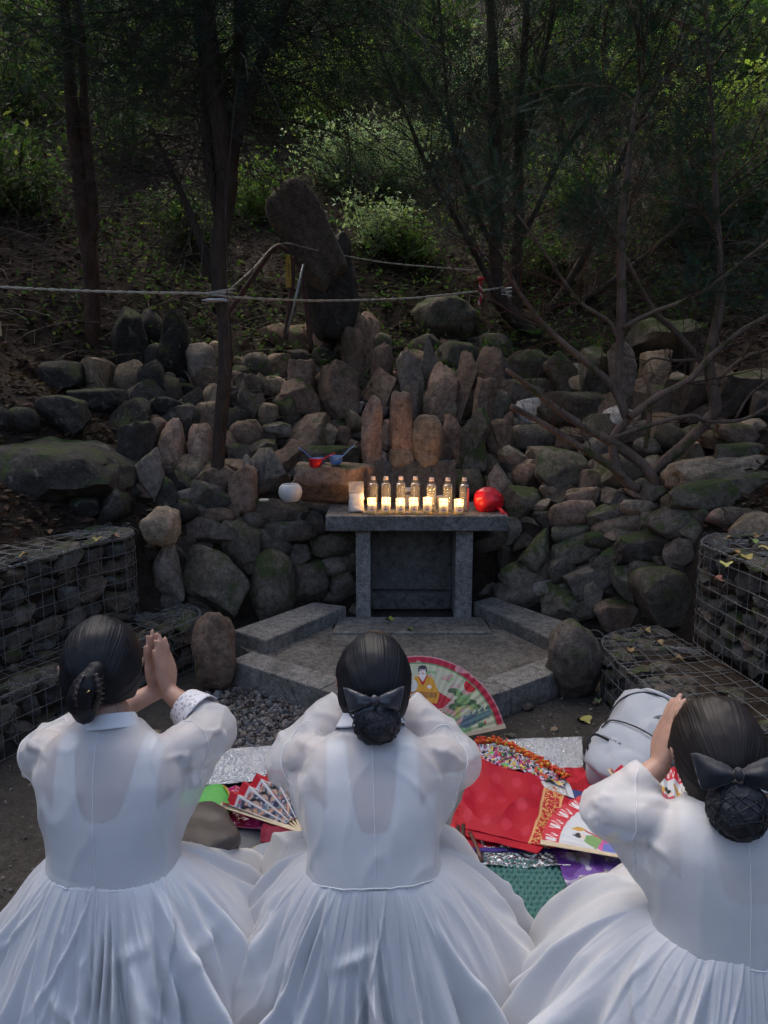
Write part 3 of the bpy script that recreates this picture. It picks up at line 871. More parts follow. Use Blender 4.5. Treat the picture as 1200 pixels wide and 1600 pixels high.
# white incense pot, ladles, ring on the ledge by the altar
def ledge_pot():
    c = DD(454, 783, 4.50)
    t = thing('incense_pot', (c.x, 4.5, c.z), 'small round white ceramic incense pot on the stone ledge', 'pot')
    prof = [(0.0005, 0), (0.045, 0), (0.05, 0.004), (0.068, 0.03), (0.074, 0.058), (0.069, 0.085), (0.052, 0.104), (0.046, 0.107), (0.042, 0.104), (0.05, 0.09), (0.0005, 0.088)]
    v, f = lathe(prof, 40)
    link('pot_body', mesh_np('pot_body', v, f, simple('white_glaze', (0.6, 0.58, 0.55), 0.35, 0.08, 12)), t, t.location)
    for k in range(3):
        v, f = tube([(-0.01 + k * 0.012, 0, 0.085), (-0.014 + k * 0.016, 0.005 * k, 0.125 - 0.01 * k)], 0.0013, 5)
        link('incense_stick', mesh_np('incense_stick', v, f, simple('incense', (0.16, 0.08, 0.05), 0.9)), t, t.location)
ledge_pot()
lp = DD(413, 783, 4.48)
mb = MB()
aa = np.linspace(0, 2 * np.pi, 28)
mb.add(*tube(np.stack([lp.x + 0.024 * np.cos(aa), 4.48 + 0.018 * np.sin(aa), lp.z + 0.006 + 0 * aa], -1), 0.008, 8))
tag(mb.build('rope_ring', simple('beige_ring', (0.5, 0.43, 0.33), 0.8)), 'small beige ring lying beside the incense pot', 'ring')

def ladle(px, py, d, col, ang, label, tiltz=0.9):
    c = DD(px, py, d)
    t = thing('water_ladle', tuple(c), label, 'ladle', 'plastic ladles on the tan stone')
    m = simple('ladle_plastic', col, 0.3, 0.05, 6)
    prof = [(0.0005, -0.028), (0.026, -0.028), (0.033, -0.022), (0.041, 0.0), (0.0445, 0.026), (0.0465, 0.027), (0.043, 0.025), (0.038, 0.0), (0.03, -0.02), (0.0005, -0.025)]
    v, f = lathe(prof, 32)
    link('bowl', mesh_np('bowl', v, f, m), t, t.location)
    ca, sa = math.cos(ang), math.sin(ang)
    P = [(0.04 * ca, 0.04 * 0.3 * sa, 0.02), (0.085 * ca, -0.01, 0.02 + 0.05 * tiltz), (0.13 * ca, -0.012, 0.02 + 0.085 * tiltz)]
    v, f = tube(catmull(P, 8), np.linspace(0.009, 0.0075, 8), 8, flat=0.5)
    link('handle', mesh_np('handle', v, f, m), t, t.location)
ladle(525, 719, 4.72, (0.16, 0.3, 0.62), 0.35, 'light blue plastic ladle with its handle pointing up, on the tan stone')
ladle(493, 724, 4.68, (0.6, 0.015, 0.02), 0.2, 'red plastic water ladle between the two blue ladles', 0.55)
ladle(497, 722, 4.78, (0.14, 0.26, 0.5), math.pi - 0.2, 'blue plastic ladle half hidden behind the red ladle')
# ------------------------------------------------------------------ wire baskets filled with stones
M['wire'] = simple('galvanised_wire', (0.17, 0.175, 0.18), 0.55, 0.35, 60, Metallic=0.4)
M['dirt_fill'] = M['soil']
M['slate'] = stone_mat('slate_rubble', (0.055, 0.055, 0.055), (0.11, 0.105, 0.1), 0.12, 0.3, 0.92, 1.3)
M['slate_b'] = stone_mat('slate_rubble_brown', (0.08, 0.07, 0.06), (0.13, 0.115, 0.1), 0.1, 0.3, 0.92, 1.3)

def path_at(P, s):
    L = np.r_[0, np.cumsum(np.linalg.norm(np.diff(P, axis=0), axis=1))]
    s = np.clip(s, 0, L[-1])
    k = np.clip(np.searchsorted(L, s, side='right') - 1, 0, len(P) - 2)
    t = ((s - L[k]) / (L[k + 1] - L[k] + 1e-9))[..., None]
    p = P[k] * (1 - t) + P[k + 1] * t
    tg = P[k + 1] - P[k]; tg = tg / (np.linalg.norm(tg, axis=-1, keepdims=True) + 1e-9)
    return p, tg, L[-1]

def gabion(front, back_dir, z0, z1, depth, label, seed, cell=0.075, soil_top=True):
    """front: plan polyline of the visible face, back_dir: +1 / -1 side on which the basket lies"""
    rng = random.Random(seed); nr = np.random.RandomState(seed)
    P = catmull([(x, y, 0) for x, y in front], 90)[:, :2]
    _, _, L = path_at(P, np.array([0.0]))
    t = thing('gabion_basket', (P[45][0], P[45][1], z0), label, 'gabion', 'wire baskets of stones along the yard')
    def face(s, z, inset=0.0):
        p, tg, _ = path_at(P, np.asarray(s, float))
        n = np.stack([-tg[..., 1], tg[..., 0]], -1) * back_dir
        q = p + n * np.asarray(inset, float)[..., None]
        return np.concatenate([q, np.broadcast_to(np.asarray(z, float), q.shape[:-1])[..., None]], -1)
    # soil body
    S = np.linspace(0, L, 60)
    rings = [face(S, z0 - 0.05, 0.06 + 0 * S), face(S, z1 - 0.06, 0.06 + 0 * S), face(S, z1 - 0.02, 0.09 + 0 * S)]
    for k in range(1, 7):
        ins = 0.09 + (depth - 0.09) * k / 6
        r = face(S, z1 - 0.02 + (0.03 * k / 6), ins + 0 * S)
        rings.append(r)
    V = np.stack(rings, 1)
    V[:, 3:, 2] += 0.012 * fbm(V[:, 3:].reshape(-1, 3) * 9, seed).reshape(V[:, 3:].shape[:2])
    v, F = sheet(V)
    link('soil_fill', mesh_np('soil_fill', v, F, M['soil']), t)
    # stones behind the front mesh: rows of flat rubble
    nst = 0
    z = z0
    while z < z1 - 0.015:
        hrow = rng.uniform(0.055, 0.115)
        s = rng.uniform(-0.04, 0.0)
        while s < L:
            w = rng.uniform(0.08, 0.21)
            hh = min(hrow * rng.uniform(0.85, 1.15), z1 - z + 0.012)
            sm = min(max(s + w / 2, 0), L)
            _, tg, _ = path_at(P, np.array([sm]))
            c = face(np.array([sm]), z + hh / 2, np.array([0.055 + rng.uniform(0, 0.02)]))[0]
            V, F = stone_mesh((w * 1.08, 0.12, hh * 1.1), 2.6, 9, 0.06, 2, seed * 1000 + nst)
            a = math.atan2(tg[0][1], tg[0][0])
            V = V @ rotm(rng.uniform(-0.2, 0.2), rng.uniform(-0.25, 0.25), a).T
            link('stone', mesh_np('stone', V, F, M[rng.choice(['slate', 'slate', 'slate_b', 'st_dark'])], sharp=28), t, c)
            nst += 1
            s += w * rng.uniform(0.92, 1.02)
        z += hrow * 0.97
    # stones showing on the top
    for k in range(int(L * depth * 55)):
        c = face(np.array([rng.uniform(0, L)]), z1 - 0.012, np.array([rng.uniform(0.05, depth * 0.9)]))[0]
        w = rng.uniform(0.05, 0.12)
        V, F = stone_mesh((w, w * rng.uniform(0.6, 0.9), 0.05), 2.8, 6, 0.06, 2, seed * 1000 + 500 + k)
        V = V @ rotm(0, 0, rng.uniform(0, 3)).T
        link('stone', mesh_np('stone', V, F, M[rng.choice(['slate', 'slate_b', 'st_dark', 'st_dark'])], sharp=28), t, c)
    # wires
    mb = MB()
    def wire(Pts, r=0.0019, wob=0.003):
        Pts = np.asarray(Pts, float)
        Pts = Pts + wob * np.stack([vnoise(Pts * 9, seed), vnoise(Pts * 9, seed + 1), vnoise(Pts * 9, seed + 2)], -1)
        mb.add(*tube(Pts, r, 4, caps=False))
    n = int(L / cell)
    for i in range(n + 1):
        s = min(L, i * cell * 1.0 + rng.uniform(-0.004, 0.004)); s = max(0, s)
        zz = np.linspace(z0, z1, 9)
        wire(face(np.full(9, s) + np.linspace(0, rng.uniform(-0.01, 0.01), 9), zz, np.zeros(9)))
        # over the top to the back
        ins = np.linspace(0, depth, 10)
        wire(face(np.full(10, s) + np.linspace(0, rng.uniform(-0.06, 0.06), 10), z1 + 0.004 + 0.02 * ins, ins), wob=0.006)
    for z in np.arange(z0 + 0.01, z1 - 0.01, cell):
        wire(face(np.linspace(0, L, 50), z, np.full(50, -0.003)))
    for ins in np.arange(0.0, depth, cell):
        wire(face(np.linspace(0, L, 50), z1 + 0.006 + 0.02 * ins, np.full(50, ins)), wob=0.008)
    # twisted selvedge along the rim and a few lacing spirals
    for k in range(3):
        ph = k * 2.1
        S = np.linspace(0, L, 160)
        w = face(S, z1 + 0.006 * np.sin(S * 55 + ph), 0.006 * np.cos(S * 55 + ph))
        wire(w, 0.0017, 0.004)
    for s in np.arange(0.12, L, 0.31):
        zz = np.linspace(z0, z1, 60)
        S = s + 0.012 * np.sin(zz * 75) + 0.006 * np.sin(zz * 17)
        wire(face(S, zz, 0.010 * np.cos(zz * 75)), 0.0017, 0.002)
    # loose ends
    for k in range(int(26 * L)):
        s = rng.uniform(0, L); a = rng.uniform(0, 6.28); ln = rng.uniform(0.03, 0.11)
        ins = abs(rng.gauss(0, 0.06))
        p0 = face(np.array([s]), z1 + 0.006, np.array([ins]))[0]
        p1 = p0 + np.array([math.cos(a) * ln, math.sin(a) * ln, rng.uniform(-0.02, 0.03)])
        mid = (p0 + p1) / 2 + np.array([rng.uniform(-.02, .02), rng.uniform(-.02, .02), rng.uniform(0.0, 0.025)])
        wire(catmull([p0, mid, p1], 7), 0.0015, 0)
    mb.build('wire_mesh', M['wire'], t)
    return t

gabion([(-1.99, 2.30), (-1.72, 3.08), (-1.50, 3.62), (-1.36, 3.86), (-1.42, 4.05), (-1.62, 4.12)], +1, 0.27, 0.735, 0.36, 'upper wire basket of flat rubble on the side of the round perched boulder', 21)
gabion([(-1.80, 2.20), (-1.58, 2.82), (-1.20, 3.56), (-1.03, 3.86), (-1.06, 4.06), (-1.22, 4.16)], +1, 0.0, 0.275, 0.40, 'lower wire basket step behind the kneeling person with the hair claw clip', 22)
gabion([(2.02, 1.35), (1.76, 2.2), (1.62, 2.80), (1.545, 3.38), (1.56, 3.56), (1.70, 3.72), (1.92, 3.76)], -1, 0.27, 0.775, 0.40, 'tall upper wire basket with fallen leaves on top beside the mossy wall', 23)
gabion([(1.42, 1.3), (1.24, 2.2), (1.13, 2.90), (1.075, 3.32), (1.09, 3.52), (1.22, 3.68), (1.45, 3.74)], -1, 0.0, 0.272, 0.46, 'low wire basket step behind the grey backpack', 24)
# ------------------------------------------------------------------ trees and undergrowth
def tubes_bulk(P, r, k=4):
    """P (N,n,3), r (N,n): many thin branches at once"""
    P = np.asarray(P, float); N, n, _ = P.shape
    T = np.gradient(P, axis=1); T /= np.linalg.norm(T, axis=2, keepdims=True) + 1e-9
    ref = np.where(np.abs(T[..., 2:3]) < 0.9, np.array([0, 0, 1.0]), np.array([1.0, 0, 0]))
    A = np.cross(T, ref); A /= np.linalg.norm(A, axis=2, keepdims=True) + 1e-9
    B = np.cross(T, A)
    a = np.linspace(0, 2 * np.pi, k, endpoint=False)
    V = P[:, :, None] + r[:, :, None, None] * (np.cos(a)[:, None] * A[:, :, None] + np.sin(a)[:, None] * B[:, :, None])
    i, j = np.meshgrid(np.arange(n - 1), np.arange(k), indexing='ij')
    f = np.stack([i * k + j, i * k + (j + 1) % k, (i + 1) * k + (j + 1) % k, (i + 1) * k + j], -1).reshape(-1, 4)
    F = (f[None] + (np.arange(N) * n * k)[:, None, None]).reshape(-1, 4)
    return V.reshape(-1, 3), F

def leaves_bulk(P, D, S, rng, wid=0.45, roll=0.7):
    """folded leaf blades at P along D with length S"""
    N = len(P)
    D = D / (np.linalg.norm(D, axis=1, keepdims=True) + 1e-9)
    up = np.array([0, 0, 1.0]) + roll * rng.normal(size=(N, 3))
    A = np.cross(D, up); A /= np.linalg.norm(A, axis=1, keepdims=True) + 1e-9
    U = np.cross(A, D)
    s = S[:, None]
    V = np.stack([P, P + D * s * 0.42 + A * s * wid * 0.5 + U * s * 0.06, P + D * s, P + D * s * 0.42 - A * s * wid * 0.5 + U * s * 0.06], 1)
    F = np.arange(N * 4).reshape(N, 4)
    return V.reshape(-1, 3), F

def sprays_bulk(P, D, S, rng, m=13, nl=0.024, roll=0.5):
    """flat needle sprays: twig axis with two ranks of needles (triangles)"""
    N = len(P)
    D = D / (np.linalg.norm(D, axis=1, keepdims=True) + 1e-9)
    up = np.array([0, 0, 1.0]) + roll * rng.normal(size=(N, 3))
    A = np.cross(D, up); A /= np.linalg.norm(A, axis=1, keepdims=True) + 1e-9
    U = np.cross(A, D)
    t = np.linspace(0.08, 1.0, m)
    sag = -0.12 * t ** 2
    ax = P[:, None] + D[:, None] * (S[:, None] * t)[..., None] + np.array([0, 0, 1.0]) * (S[:, None] * sag)[..., None]
    ln = nl * (1.05 - 0.55 * t ** 2)
    V = []
    for sg in (1, -1):
        dirn = (sg * A[:, None] * 0.86 + D[:, None] * 0.5)
        j = rng.uniform(0.75, 1.15, (N, m, 1))
        tip = ax + dirn * ln[None, :, None] * j + U[:, None] * (rng.normal(size=(N, m, 1)) * 0.003)
        b1 = ax - D[:, None] * 0.0024
        b2 = ax + D[:, None] * 0.0024
        V.append(np.stack([b1, b2, tip], 2))
    V = np.concatenate(V, 1).reshape(-1, 3)
    F = np.arange(len(V)).reshape(-1, 3)
    return V, F

def leaf_mat(name, trans=0.28, rough=0.45, spec=0.4):
    t = NT(name)
    a = t.n('ShaderNodeVertexColor'); a.layer_name = 'print'
    t.l(a, 'Color', t.b, 'Base Color')
    t.set(Roughness=rough); t.b.inputs['Specular IOR Level'].default_value = spec
    tr = t.n('ShaderNodeBsdfTranslucent'); t.l(a, 'Color', tr, 'Color')
    mu = t.n('ShaderNodeMix', data_type='RGBA', blend_type='MULTIPLY'); mu.inputs[0].default_value = 1.0
    t.l(a, 'Color', mu, 6); mu.inputs[7].default_value = (trans * 2, trans * 2.2, trans * 1.4, 1)
    t.t.links.new(mu.outputs[2], tr.inputs['Color'])
    mx = t.n('ShaderNodeAddShader')                  # a leaf both reflects and lets light through
    t.l(t.b, 'BSDF', mx, 0); t.l(tr, 0, mx, 1); t.l(mx, 0, t.out, 'Surface')
    return t.m
M['leaf'] = leaf_mat('leaf', 0.3, 0.75, 0.08)
M['needle'] = leaf_mat('needle', 0.15, 0.75, 0.08)
M['dead_leaf'] = leaf_mat('dead_leaf', 0.1, 0.8, 0.2)

def bark_mat(name, c1, c2, moss=0.0):
    t = NT(name)
    co = t.coord()
    mp = t.n('ShaderNodeMapping'); mp.inputs['Scale'].default_value = (1, 1, 0.18)
    t.l(co[0], co[1], mp, 'Vector')
    nz = t.noise((mp, 0), 60, 6, 0.7, 0.3)
    bigm = t.noise(co, 5, 3)
    r = t.ramp(nz, 0, [(0.3, c1), (0.7, c2)])
    r2 = t.ramp(bigm, 0, [(0.3, 0.7), (0.7, 1.3)])
    c = t.mix(1.0, (r, 0), (r2, 0), 'MULTIPLY')
    if moss:
        mn = t.noise(co, 9, 4)
        mm = t.ramp(mn, 0, [(0.62 - moss * 0.2, 0.0), (0.7 - moss * 0.2, 0.8)])
        c = t.mix((mm, 0), c, (0.05, 0.065, 0.02))
    t.color(c).set(Roughness=0.9)
    t.b.inputs['Specular IOR Level'].default_value = 0.2
    t.bump(nz, 0, 0.8, 0.012)
    return t.m
M['bark'] = bark_mat('bark_brown', (0.034, 0.025, 0.02), (0.085, 0.06, 0.046))
M['bark_red'] = bark_mat('bark_redbrown', (0.05, 0.027, 0.02), (0.105, 0.06, 0.042))
M['bark_moss'] = bark_mat('bark_mossy', (0.1, 0.07, 0.055), (0.2, 0.14, 0.11), 0.35)
M['twig_red'] = simple('twig_red', (0.085, 0.055, 0.042), 0.9, 0.3, 30)
M['twig'] = simple('twig', (0.04, 0.03, 0.024), 0.9, 0.3, 30)

def tint(n, per, base, rng, var=0.35, alt=None, palt=0.0):
    c = np.array(base)[None] * rng.uniform(1 - var, 1 + var, (n, 1)) * rng.uniform(0.88, 1.12, (n, 3))
    if alt is not None:
        k = rng.uniform(size=n) < palt
        c[k] = np.array(alt) * rng.uniform(0.7, 1.3, (k.sum(), 1))
    return np.repeat(np.clip(c, 0, 1), per, axis=0)

def limb(pts, d):
    """pts: photo pixels (x, y[, d offset]); d: distance"""
    return [DD(p[0], p[1], d + (p[2] if len(p) > 2 else 0)) for p in pts]

class Tree:
    def __init__(s, name, base, label, cat, seed, group=None):
        s.t = thing(name, base, label, cat, group)
        s.rng = np.random.RandomState(seed); s.seed = seed
        s.main = []                         # (pts, radii)
        s.thin = []                         # bulk twigs (n=6)
        s.tips = []                         # (pos, dir)
    def add(s, pts, r0, r1, n=None, wob=0.012):
        n = n or max(8, len(pts) * 5)
        P = catmull(pts, n)
        P = P + wob * np.stack([vnoise(P * 2.1, s.seed), vnoise(P * 2.1, s.seed + 5), vnoise(P * 2.1, s.seed + 9)], -1)
        r = np.linspace(r0, r1, n) if not isinstance(r0, (list, tuple)) else np.interp(np.linspace(0, 1, n), np.linspace(0, 1, len(r0)), r0)
        s.main.append((P, r))
        return P
    def sub(s, P, t0, t1, count, length, spread=0.9, up=0.2, droop=0.0, r=0.006, kids=4, kidlen=0.4, tip=True, away=None, curl=0.25):
        """count side branches from polyline P between fractions t0..t1, each with kids twigs"""
        g = s.rng
        n = len(P)
        T = np.gradient(P, axis=0); T /= np.linalg.norm(T, axis=1)[:, None] + 1e-9
        for _ in range(count):
            f = g.uniform(t0, t1) * (n - 1); i = int(f); i2 = min(i + 1, n - 1)
            p = P[i] * (1 - f + i) + P[i2] * (f - i)
            o = g.normal(size=3); o -= T[i] * o.dot(T[i]); o /= np.linalg.norm(o) + 1e-9
            d = T[i] * (1 - spread) + o * spread + np.array([0, 0, up])
            if away is not None: d = d + np.array(away) * g.uniform(0.2, 1)
            d /= np.linalg.norm(d)
            L = length * g.uniform(0.5, 1.25)
            s._twig(p, d, L, r * g.uniform(0.6, 1.2), droop, kids, kidlen, tip, curl)
    def _twig(s, p, d, L, r, droop, kids, kidlen, tip, curl=0.25):
        g = s.rng
        n = 6
        t = np.linspace(0, 1, n)[:, None]
        bend = g.normal(size=3) * curl * L
        Q = p + d * L * t + bend * t * t + np.array([0, 0, -droop * L]) * t ** 2
        s.thin.append((Q, np.linspace(r, r * 0.35, n)))
        if kids:
            for _ in range(kids):
                f = g.uniform(0.2, 1.0) * (n - 1); i = min(int(f), n - 2)
                q = Q[i] * (1 - f + i) + Q[i + 1] * (f - i)
                dd = Q[i + 1] - Q[i]; dd /= np.linalg.norm(dd) + 1e-9
                o = g.normal(size=3); o -= dd * o.dot(dd); o /= np.linalg.norm(o) + 1e-9
                e = dd * 0.75 + o * 0.65
                s._twig(q, e, L * kidlen * g.uniform(0.5, 1.3), r * 0.5, droop, 0, 0, tip, curl)
        if tip:
            for i in range(1, n):
                dd = Q[i] - Q[i - 1]; dd = dd / (np.linalg.norm(dd) + 1e-9)
                s.tips.append((Q[i], dd))
    def build(s, bark, twig_mat=None, k=9):
        mb = MB()
        for P, r in s.main[:1]:
            mb.add(*s._bark(P, r, k))
        mb.build('trunk', bark, s.t)
        for P, r in s.main[1:]:
            m = MB(); m.add(*s._bark(P, r, 7)); m.build('limb', bark, s.t)
        if s.thin:
            V, F = tubes_bulk(np.array([q for q, _ in s.thin]), np.array([r for _, r in s.thin]), 3)
            link('twigs', mesh_np('twigs', V, F, twig_mat or M['twig']), s.t)
    def _bark(s, P, r, k):
        v, F = tube(P, r, k)
        rr = np.repeat(r, k)
        c = np.repeat(P, k, axis=0)
        nd = v - c
        v = c + nd * (1 + 0.16 * fbm(v * np.array([11, 11, 4]), s.seed, 2))[:, None]
        return v, F
    def needles(s, count, size=(0.1, 0.2), col=(0.028, 0.05, 0.034), nl=0.024, m=13, keep=None, name='crown', spread=0.8, jitter=0.03):
        g = s.rng
        tips = s.tips if keep is None else [t for t in s.tips if keep(t[0])]
        if not tips: return
        P = np.array([t[0] for t in tips]); D = np.array([t[1] for t in tips])
        i = g.randint(0, len(P), count)
        d = D[i] + spread * g.normal(size=(count, 3)) + np.array([0, 0, -0.1])
        V, F = sprays_bulk(P[i] + jitter * g.normal(size=(count, 3)), d, g.uniform(*size, count), g, m, nl)
        link(name, mesh_np(name, V, F, M['needle'], smooth=False, col=tint(count, 6 * m, col, g, 0.35)), s.t)
    def leaves(s, count, size=(0.05, 0.09), col=(0.05, 0.085, 0.03), alt=None, palt=0, keep=None, name='crown', wid=0.5, jitter=0.06):
        g = s.rng
        tips = s.tips if keep is None else [t for t in s.tips if keep(t[0])]
        if not tips: return
        P = np.array([t[0] for t in tips]); D = np.array([t[1] for t in tips])
        i = g.randint(0, len(P), count)
        d = D[i] * 0.5 + 0.8 * g.normal(size=(count, 3)) + np.array([0, 0, -0.25])
        V, F = leaves_bulk(P[i] + jitter * g.normal(size=(count, 3)), d, g.uniform(*size, count), g, wid)
        link(name, mesh_np(name, V, F, M['leaf'], smooth=False, col=tint(count, 4, col, g, 0.4, alt, palt)), s.t)

YEW = (0.017, 0.034, 0.024)
# --- forked tree on the bank (left of the altar)
B0 = DD(343, 770, 4.85)
tb = Tree('forked_tree', tuple(B0), 'dark forked tree growing out of the stone bank, the ropes tied around its trunk', 'tree', 51)
Pb = tb.add(limb([(341, 785), (339, 730), (345, 650), (352, 570), (351, 505), (343, 450), (342, 395), (350, 330), (354, 275), (346, 200), (330, 105), (318, -40, 0.1), (300, -200, .2), (290, -420, .3)], 4.85),
            [0.06, 0.046, 0.043, 0.044, 0.052, 0.066, 0.066, 0.056, 0.042, 0.04, 0.036, 0.03, 0.02], 0, 70, 0.006)
L1 = tb.add(limb([(352, 300), (365, 210), (369, 110), (374, -40), (390, -250), (400, -420)], 4.86), 0.05, 0.02, wob=0.02)
L2 = tb.add(limb([(360, 250), (384, 150), (415, 60), (462, -20), (540, -120), (620, -260)], 4.84), 0.04, 0.014, wob=0.02)
L3 = tb.add(limb([(338, 440), (320, 395), (297, 335), (268, 270), (236, 200)], 4.95), 0.038, 0.012, wob=0.02)
L4 = tb.add(limb([(349, 350), (328, 260), (318, 150), (300, -20), (250, -200), (200, -330)], 4.9), 0.04, 0.015, wob=0.02)
for P_ in (L1, L2, L4, Pb):
    tb.sub(P_, 0.5 if P_ is Pb else 0.25, 1.0, 26, 1.1, 0.8, 0.05, 0.25, 0.009, 5, 0.45, tip=True)
bare_from = len(tb.tips)
tb.sub(Pb, 0.42, 0.72, 42, 0.75, 0.95, 0.0, 0.55, 0.006, 6, 0.5, tip=False, curl=0.4)
tb.sub(L3, 0.3, 1.0, 34, 0.7, 0.95, 0.0, 0.4, 0.005, 6, 0.5, tip=False, curl=0.4)
tb.sub(L2, 0.05, 0.5, 26, 0.8, 0.9, 0.0, 0.6, 0.005, 6, 0.5, tip=False, curl=0.4)
tb.sub(L4, 0.1, 0.6, 26, 0.8, 0.95, 0.0, 0.4, 0.005, 6, 0.5, tip=False, curl=0.4)
tb.build(M['bark'], M['twig'])
tb.needles(7500, (0.15, 0.3), YEW, 0.036, 10, keep=lambda p: p[2] > 2.9)

# --- slim tree further left
A0 = hit(147, 532)
ta = Tree('slim_tree', tuple(A0), 'slim red-barked tree standing alone near the left edge behind the rope', 'tree', 52)
Pa = ta.add(limb([(147, 560), (146, 500), (142, 420), (131, 340), (120, 250), (110, 130), (100, -40), (95, -250)], A0.y), [0.066, 0.058, 0.06, 0.058, 0.045, 0.036, 0.028, 0.02], 0, 44, 0.008)
a1 = ta.add(limb([(140, 385), (147, 320), (134, 210), (129, 90), (122, -60), (130, -240)], A0.y), 0.045, 0.02)
for P_ in (Pa, a1):
    ta.sub(P_, 0.55, 1.0, 26, 1.2, 0.85, 0.1, 0.2, 0.009, 5, 0.45)
    ta.sub(P_, 0.3, 0.7, 20, 0.9, 0.95, 0.0, 0.4, 0.006, 5, 0.5, tip=False, curl=0.4)
ta.build(M['bark_red'])
ta.needles(6500, (0.12, 0.24), YEW, 0.032, 10, keep=lambda p: p[2] > 3.1)

# --- conifer behind the mound
C0 = hit(822, 520)
dc = C0.y
tc_ = Tree('conifer', tuple(C0), 'many-stemmed dark conifer above the mound with white ties on its stem', 'tree', 53)
Pc = tc_.add(limb([(838, 530), (815, 505), (792, 482), (778, 455), (775, 400), (776, 300), (772, 180), (768, 60), (762, -80), (756, -240)], dc), [0.075, 0.07, 0.062, 0.055, 0.05, 0.045, 0.04, 0.03, 0.02], 0, 50, 0.01)
c1 = tc_.add(limb([(808, 505), (806, 430), (811, 330), (812, 200), (820, 60), (826, -80), (830, -220)], dc + 0.15), 0.06, 0.02)
c2 = tc_.add(limb([(782, 472), (748, 405), (702, 325), (664, 250), (630, 170), (590, 70)], dc - 0.1), 0.032, 0.01)
c3 = tc_.add(limb([(800, 395), (850, 305), (885, 235), (935, 165), (1005, 60), (1060, -40)], dc - 0.2), 0.03, 0.008)
c4 = tc_.add(limb([(812, 250), (848, 110), (872, -30), (900, -200)], dc), 0.026, 0.01)
c5 = tc_.add(limb([(835, 515), (880, 455), (930, 360), (980, 230), (1050, 90), (1090, -30)], dc + 0.2), 0.04, 0.01)
c6 = tc_.add(limb([(845, 520), (900, 475), (985, 420), (1080, 340), (1200, 250), (1290, 190)], dc + 0.1), 0.035, 0.008)
c7 = tc_.add(limb([(778, 400), (740, 320), (705, 200), (690, 60), (680, -80)], dc + 0.1), 0.03, 0.01)
c8 = tc_.add(limb([(775, 350), (725, 240), (655, 120), (580, 20), (520, -80)], dc), 0.028, 0.008)
for P_ in (Pc, c1, c4, c7):
    tc_.sub(P_, 0.35, 1.0, 22, 1.1, 0.75, 0.25, 0.1, 0.008, 5, 0.5)
for P_ in (c2, c3, c5, c6, c8):
    tc_.sub(P_, 0.2, 1.0, 22, 0.9, 0.6, 0.25, 0.1, 0.007, 5, 0.5)
for P_ in (c2, c3, c5, c6, c8, c4):
    tc_.sub(P_, 0.1, 0.9, 20, 1.1, 0.55, 0.3, 0.0, 0.007, 5, 0.45, tip=False)
tc_.sub(Pc, 0.15, 0.5, 20, 1.2, 0.85, 0.4, 0.1, 0.008, 6, 0.5, tip=False)
tc_.build(M['bark'], M['twig_red'])
tc_.needles(12500, (0.16, 0.32), YEW, 0.038, 10, keep=lambda p: p[2] > 2.45)

# --- spreading bare yew in front (right)
ty = Tree('spreading_yew', tuple(DD(990, 758, 4.5)), 'spreading bare-branched yew with crooked mossy stems rooted on the stone wall', 'tree', 54)
dd_ = 4.5
Py = ty.add(limb([(1030, 765), (1022, 750), (1007, 728), (970, 700), (950, 688), (885, 650), (832, 608), (792, 578, -.1)], dd_), [0.038, 0.034, 0.028, 0.024, 0.02, 0.017, 0.012], 0, 40, 0.006)
ty.add(limb([(1000, 765), (985, 757), (967, 742), (958, 705), (962, 676), (980, 652), (966, 608), (969, 530), (971, 450), (973, 350), (986, 220), (1006, 80), (1020, -60)], dd_), [0.032, 0.03, 0.022, 0.022, 0.03, 0.024, 0.02, 0.016, 0.011, 0.008, 0.006], 0, 60, 0.005)
y2 = ty.add(limb([(979, 653), (955, 601), (902, 555), (853, 510), (808, 450), (780, 390)], dd_), 0.024, 0.008, wob=0.006)
y3 = ty.add(limb([(975, 745), (944, 722), (885, 685), (832, 653), (800, 636, -.1)], dd_ - 0.05), 0.026, 0.017, wob=0.006)
y4 = ty.add(limb([(1015, 745), (1030, 728), (1074, 692), (1116, 646), (1118, 628), (1109, 580), (1111, 541), (1128, 440), (1118, 300), (1108, 120), (1100, -40)], dd_ + 0.05), [0.036, 0.038, 0.036, 0.032, 0.028, 0.022, 0.018, 0.012, 0.009, 0.007, 0.005], 0, 50, 0.006)
y5 = ty.add(limb([(984, 651), (1025, 622), (1077, 594), (1102, 566), (1147, 524), (1200, 492), (1280, 450)], dd_ - 0.05), 0.024, 0.012, wob=0.006)
y6 = ty.add(limb([(962, 683), (1018, 664), (1081, 650), (1105, 659), (1158, 657), (1200, 636), (1260, 600)], dd_ - 0.1), 0.014, 0.008, wob=0.006)
y7 = ty.add(limb([(974, 512), (1018, 489), (1077, 466), (1120, 440), (1200, 378), (1280, 320)], dd_ - 0.05), 0.015, 0.009, wob=0.008)
y8 = ty.add(limb([(966, 530), (951, 503), (909, 475), (881, 440), (850, 395), (800, 325)], dd_), 0.013, 0.006, wob=0.008)
y9 = ty.add(limb([(1109, 582), (1074, 541), (1046, 510), (1025, 492), (990, 430), (940, 330), (900, 250)], dd_ + 0.1), 0.02, 0.007, wob=0.008)
y10 = ty.add(limb([(1105, 560), (1060, 565), (1020, 560), (1005, 570)], dd_ + 0.1), 0.012, 0.006)
y11 = ty.add(limb([(1118, 600), (1160, 560), (1200, 545), (1260, 520)], dd_ + 0.1), 0.014, 0.008)
y12 = ty.add(limb([(1020, 585), (1012, 600), (1015, 640), (1010, 700)], dd_ + 0.15), 0.014, 0.016)
y13 = ty.add(limb([(1150, 655), (1170, 620), (1200, 595), (1250, 560)], dd_ - 0.1), 0.008, 0.005)
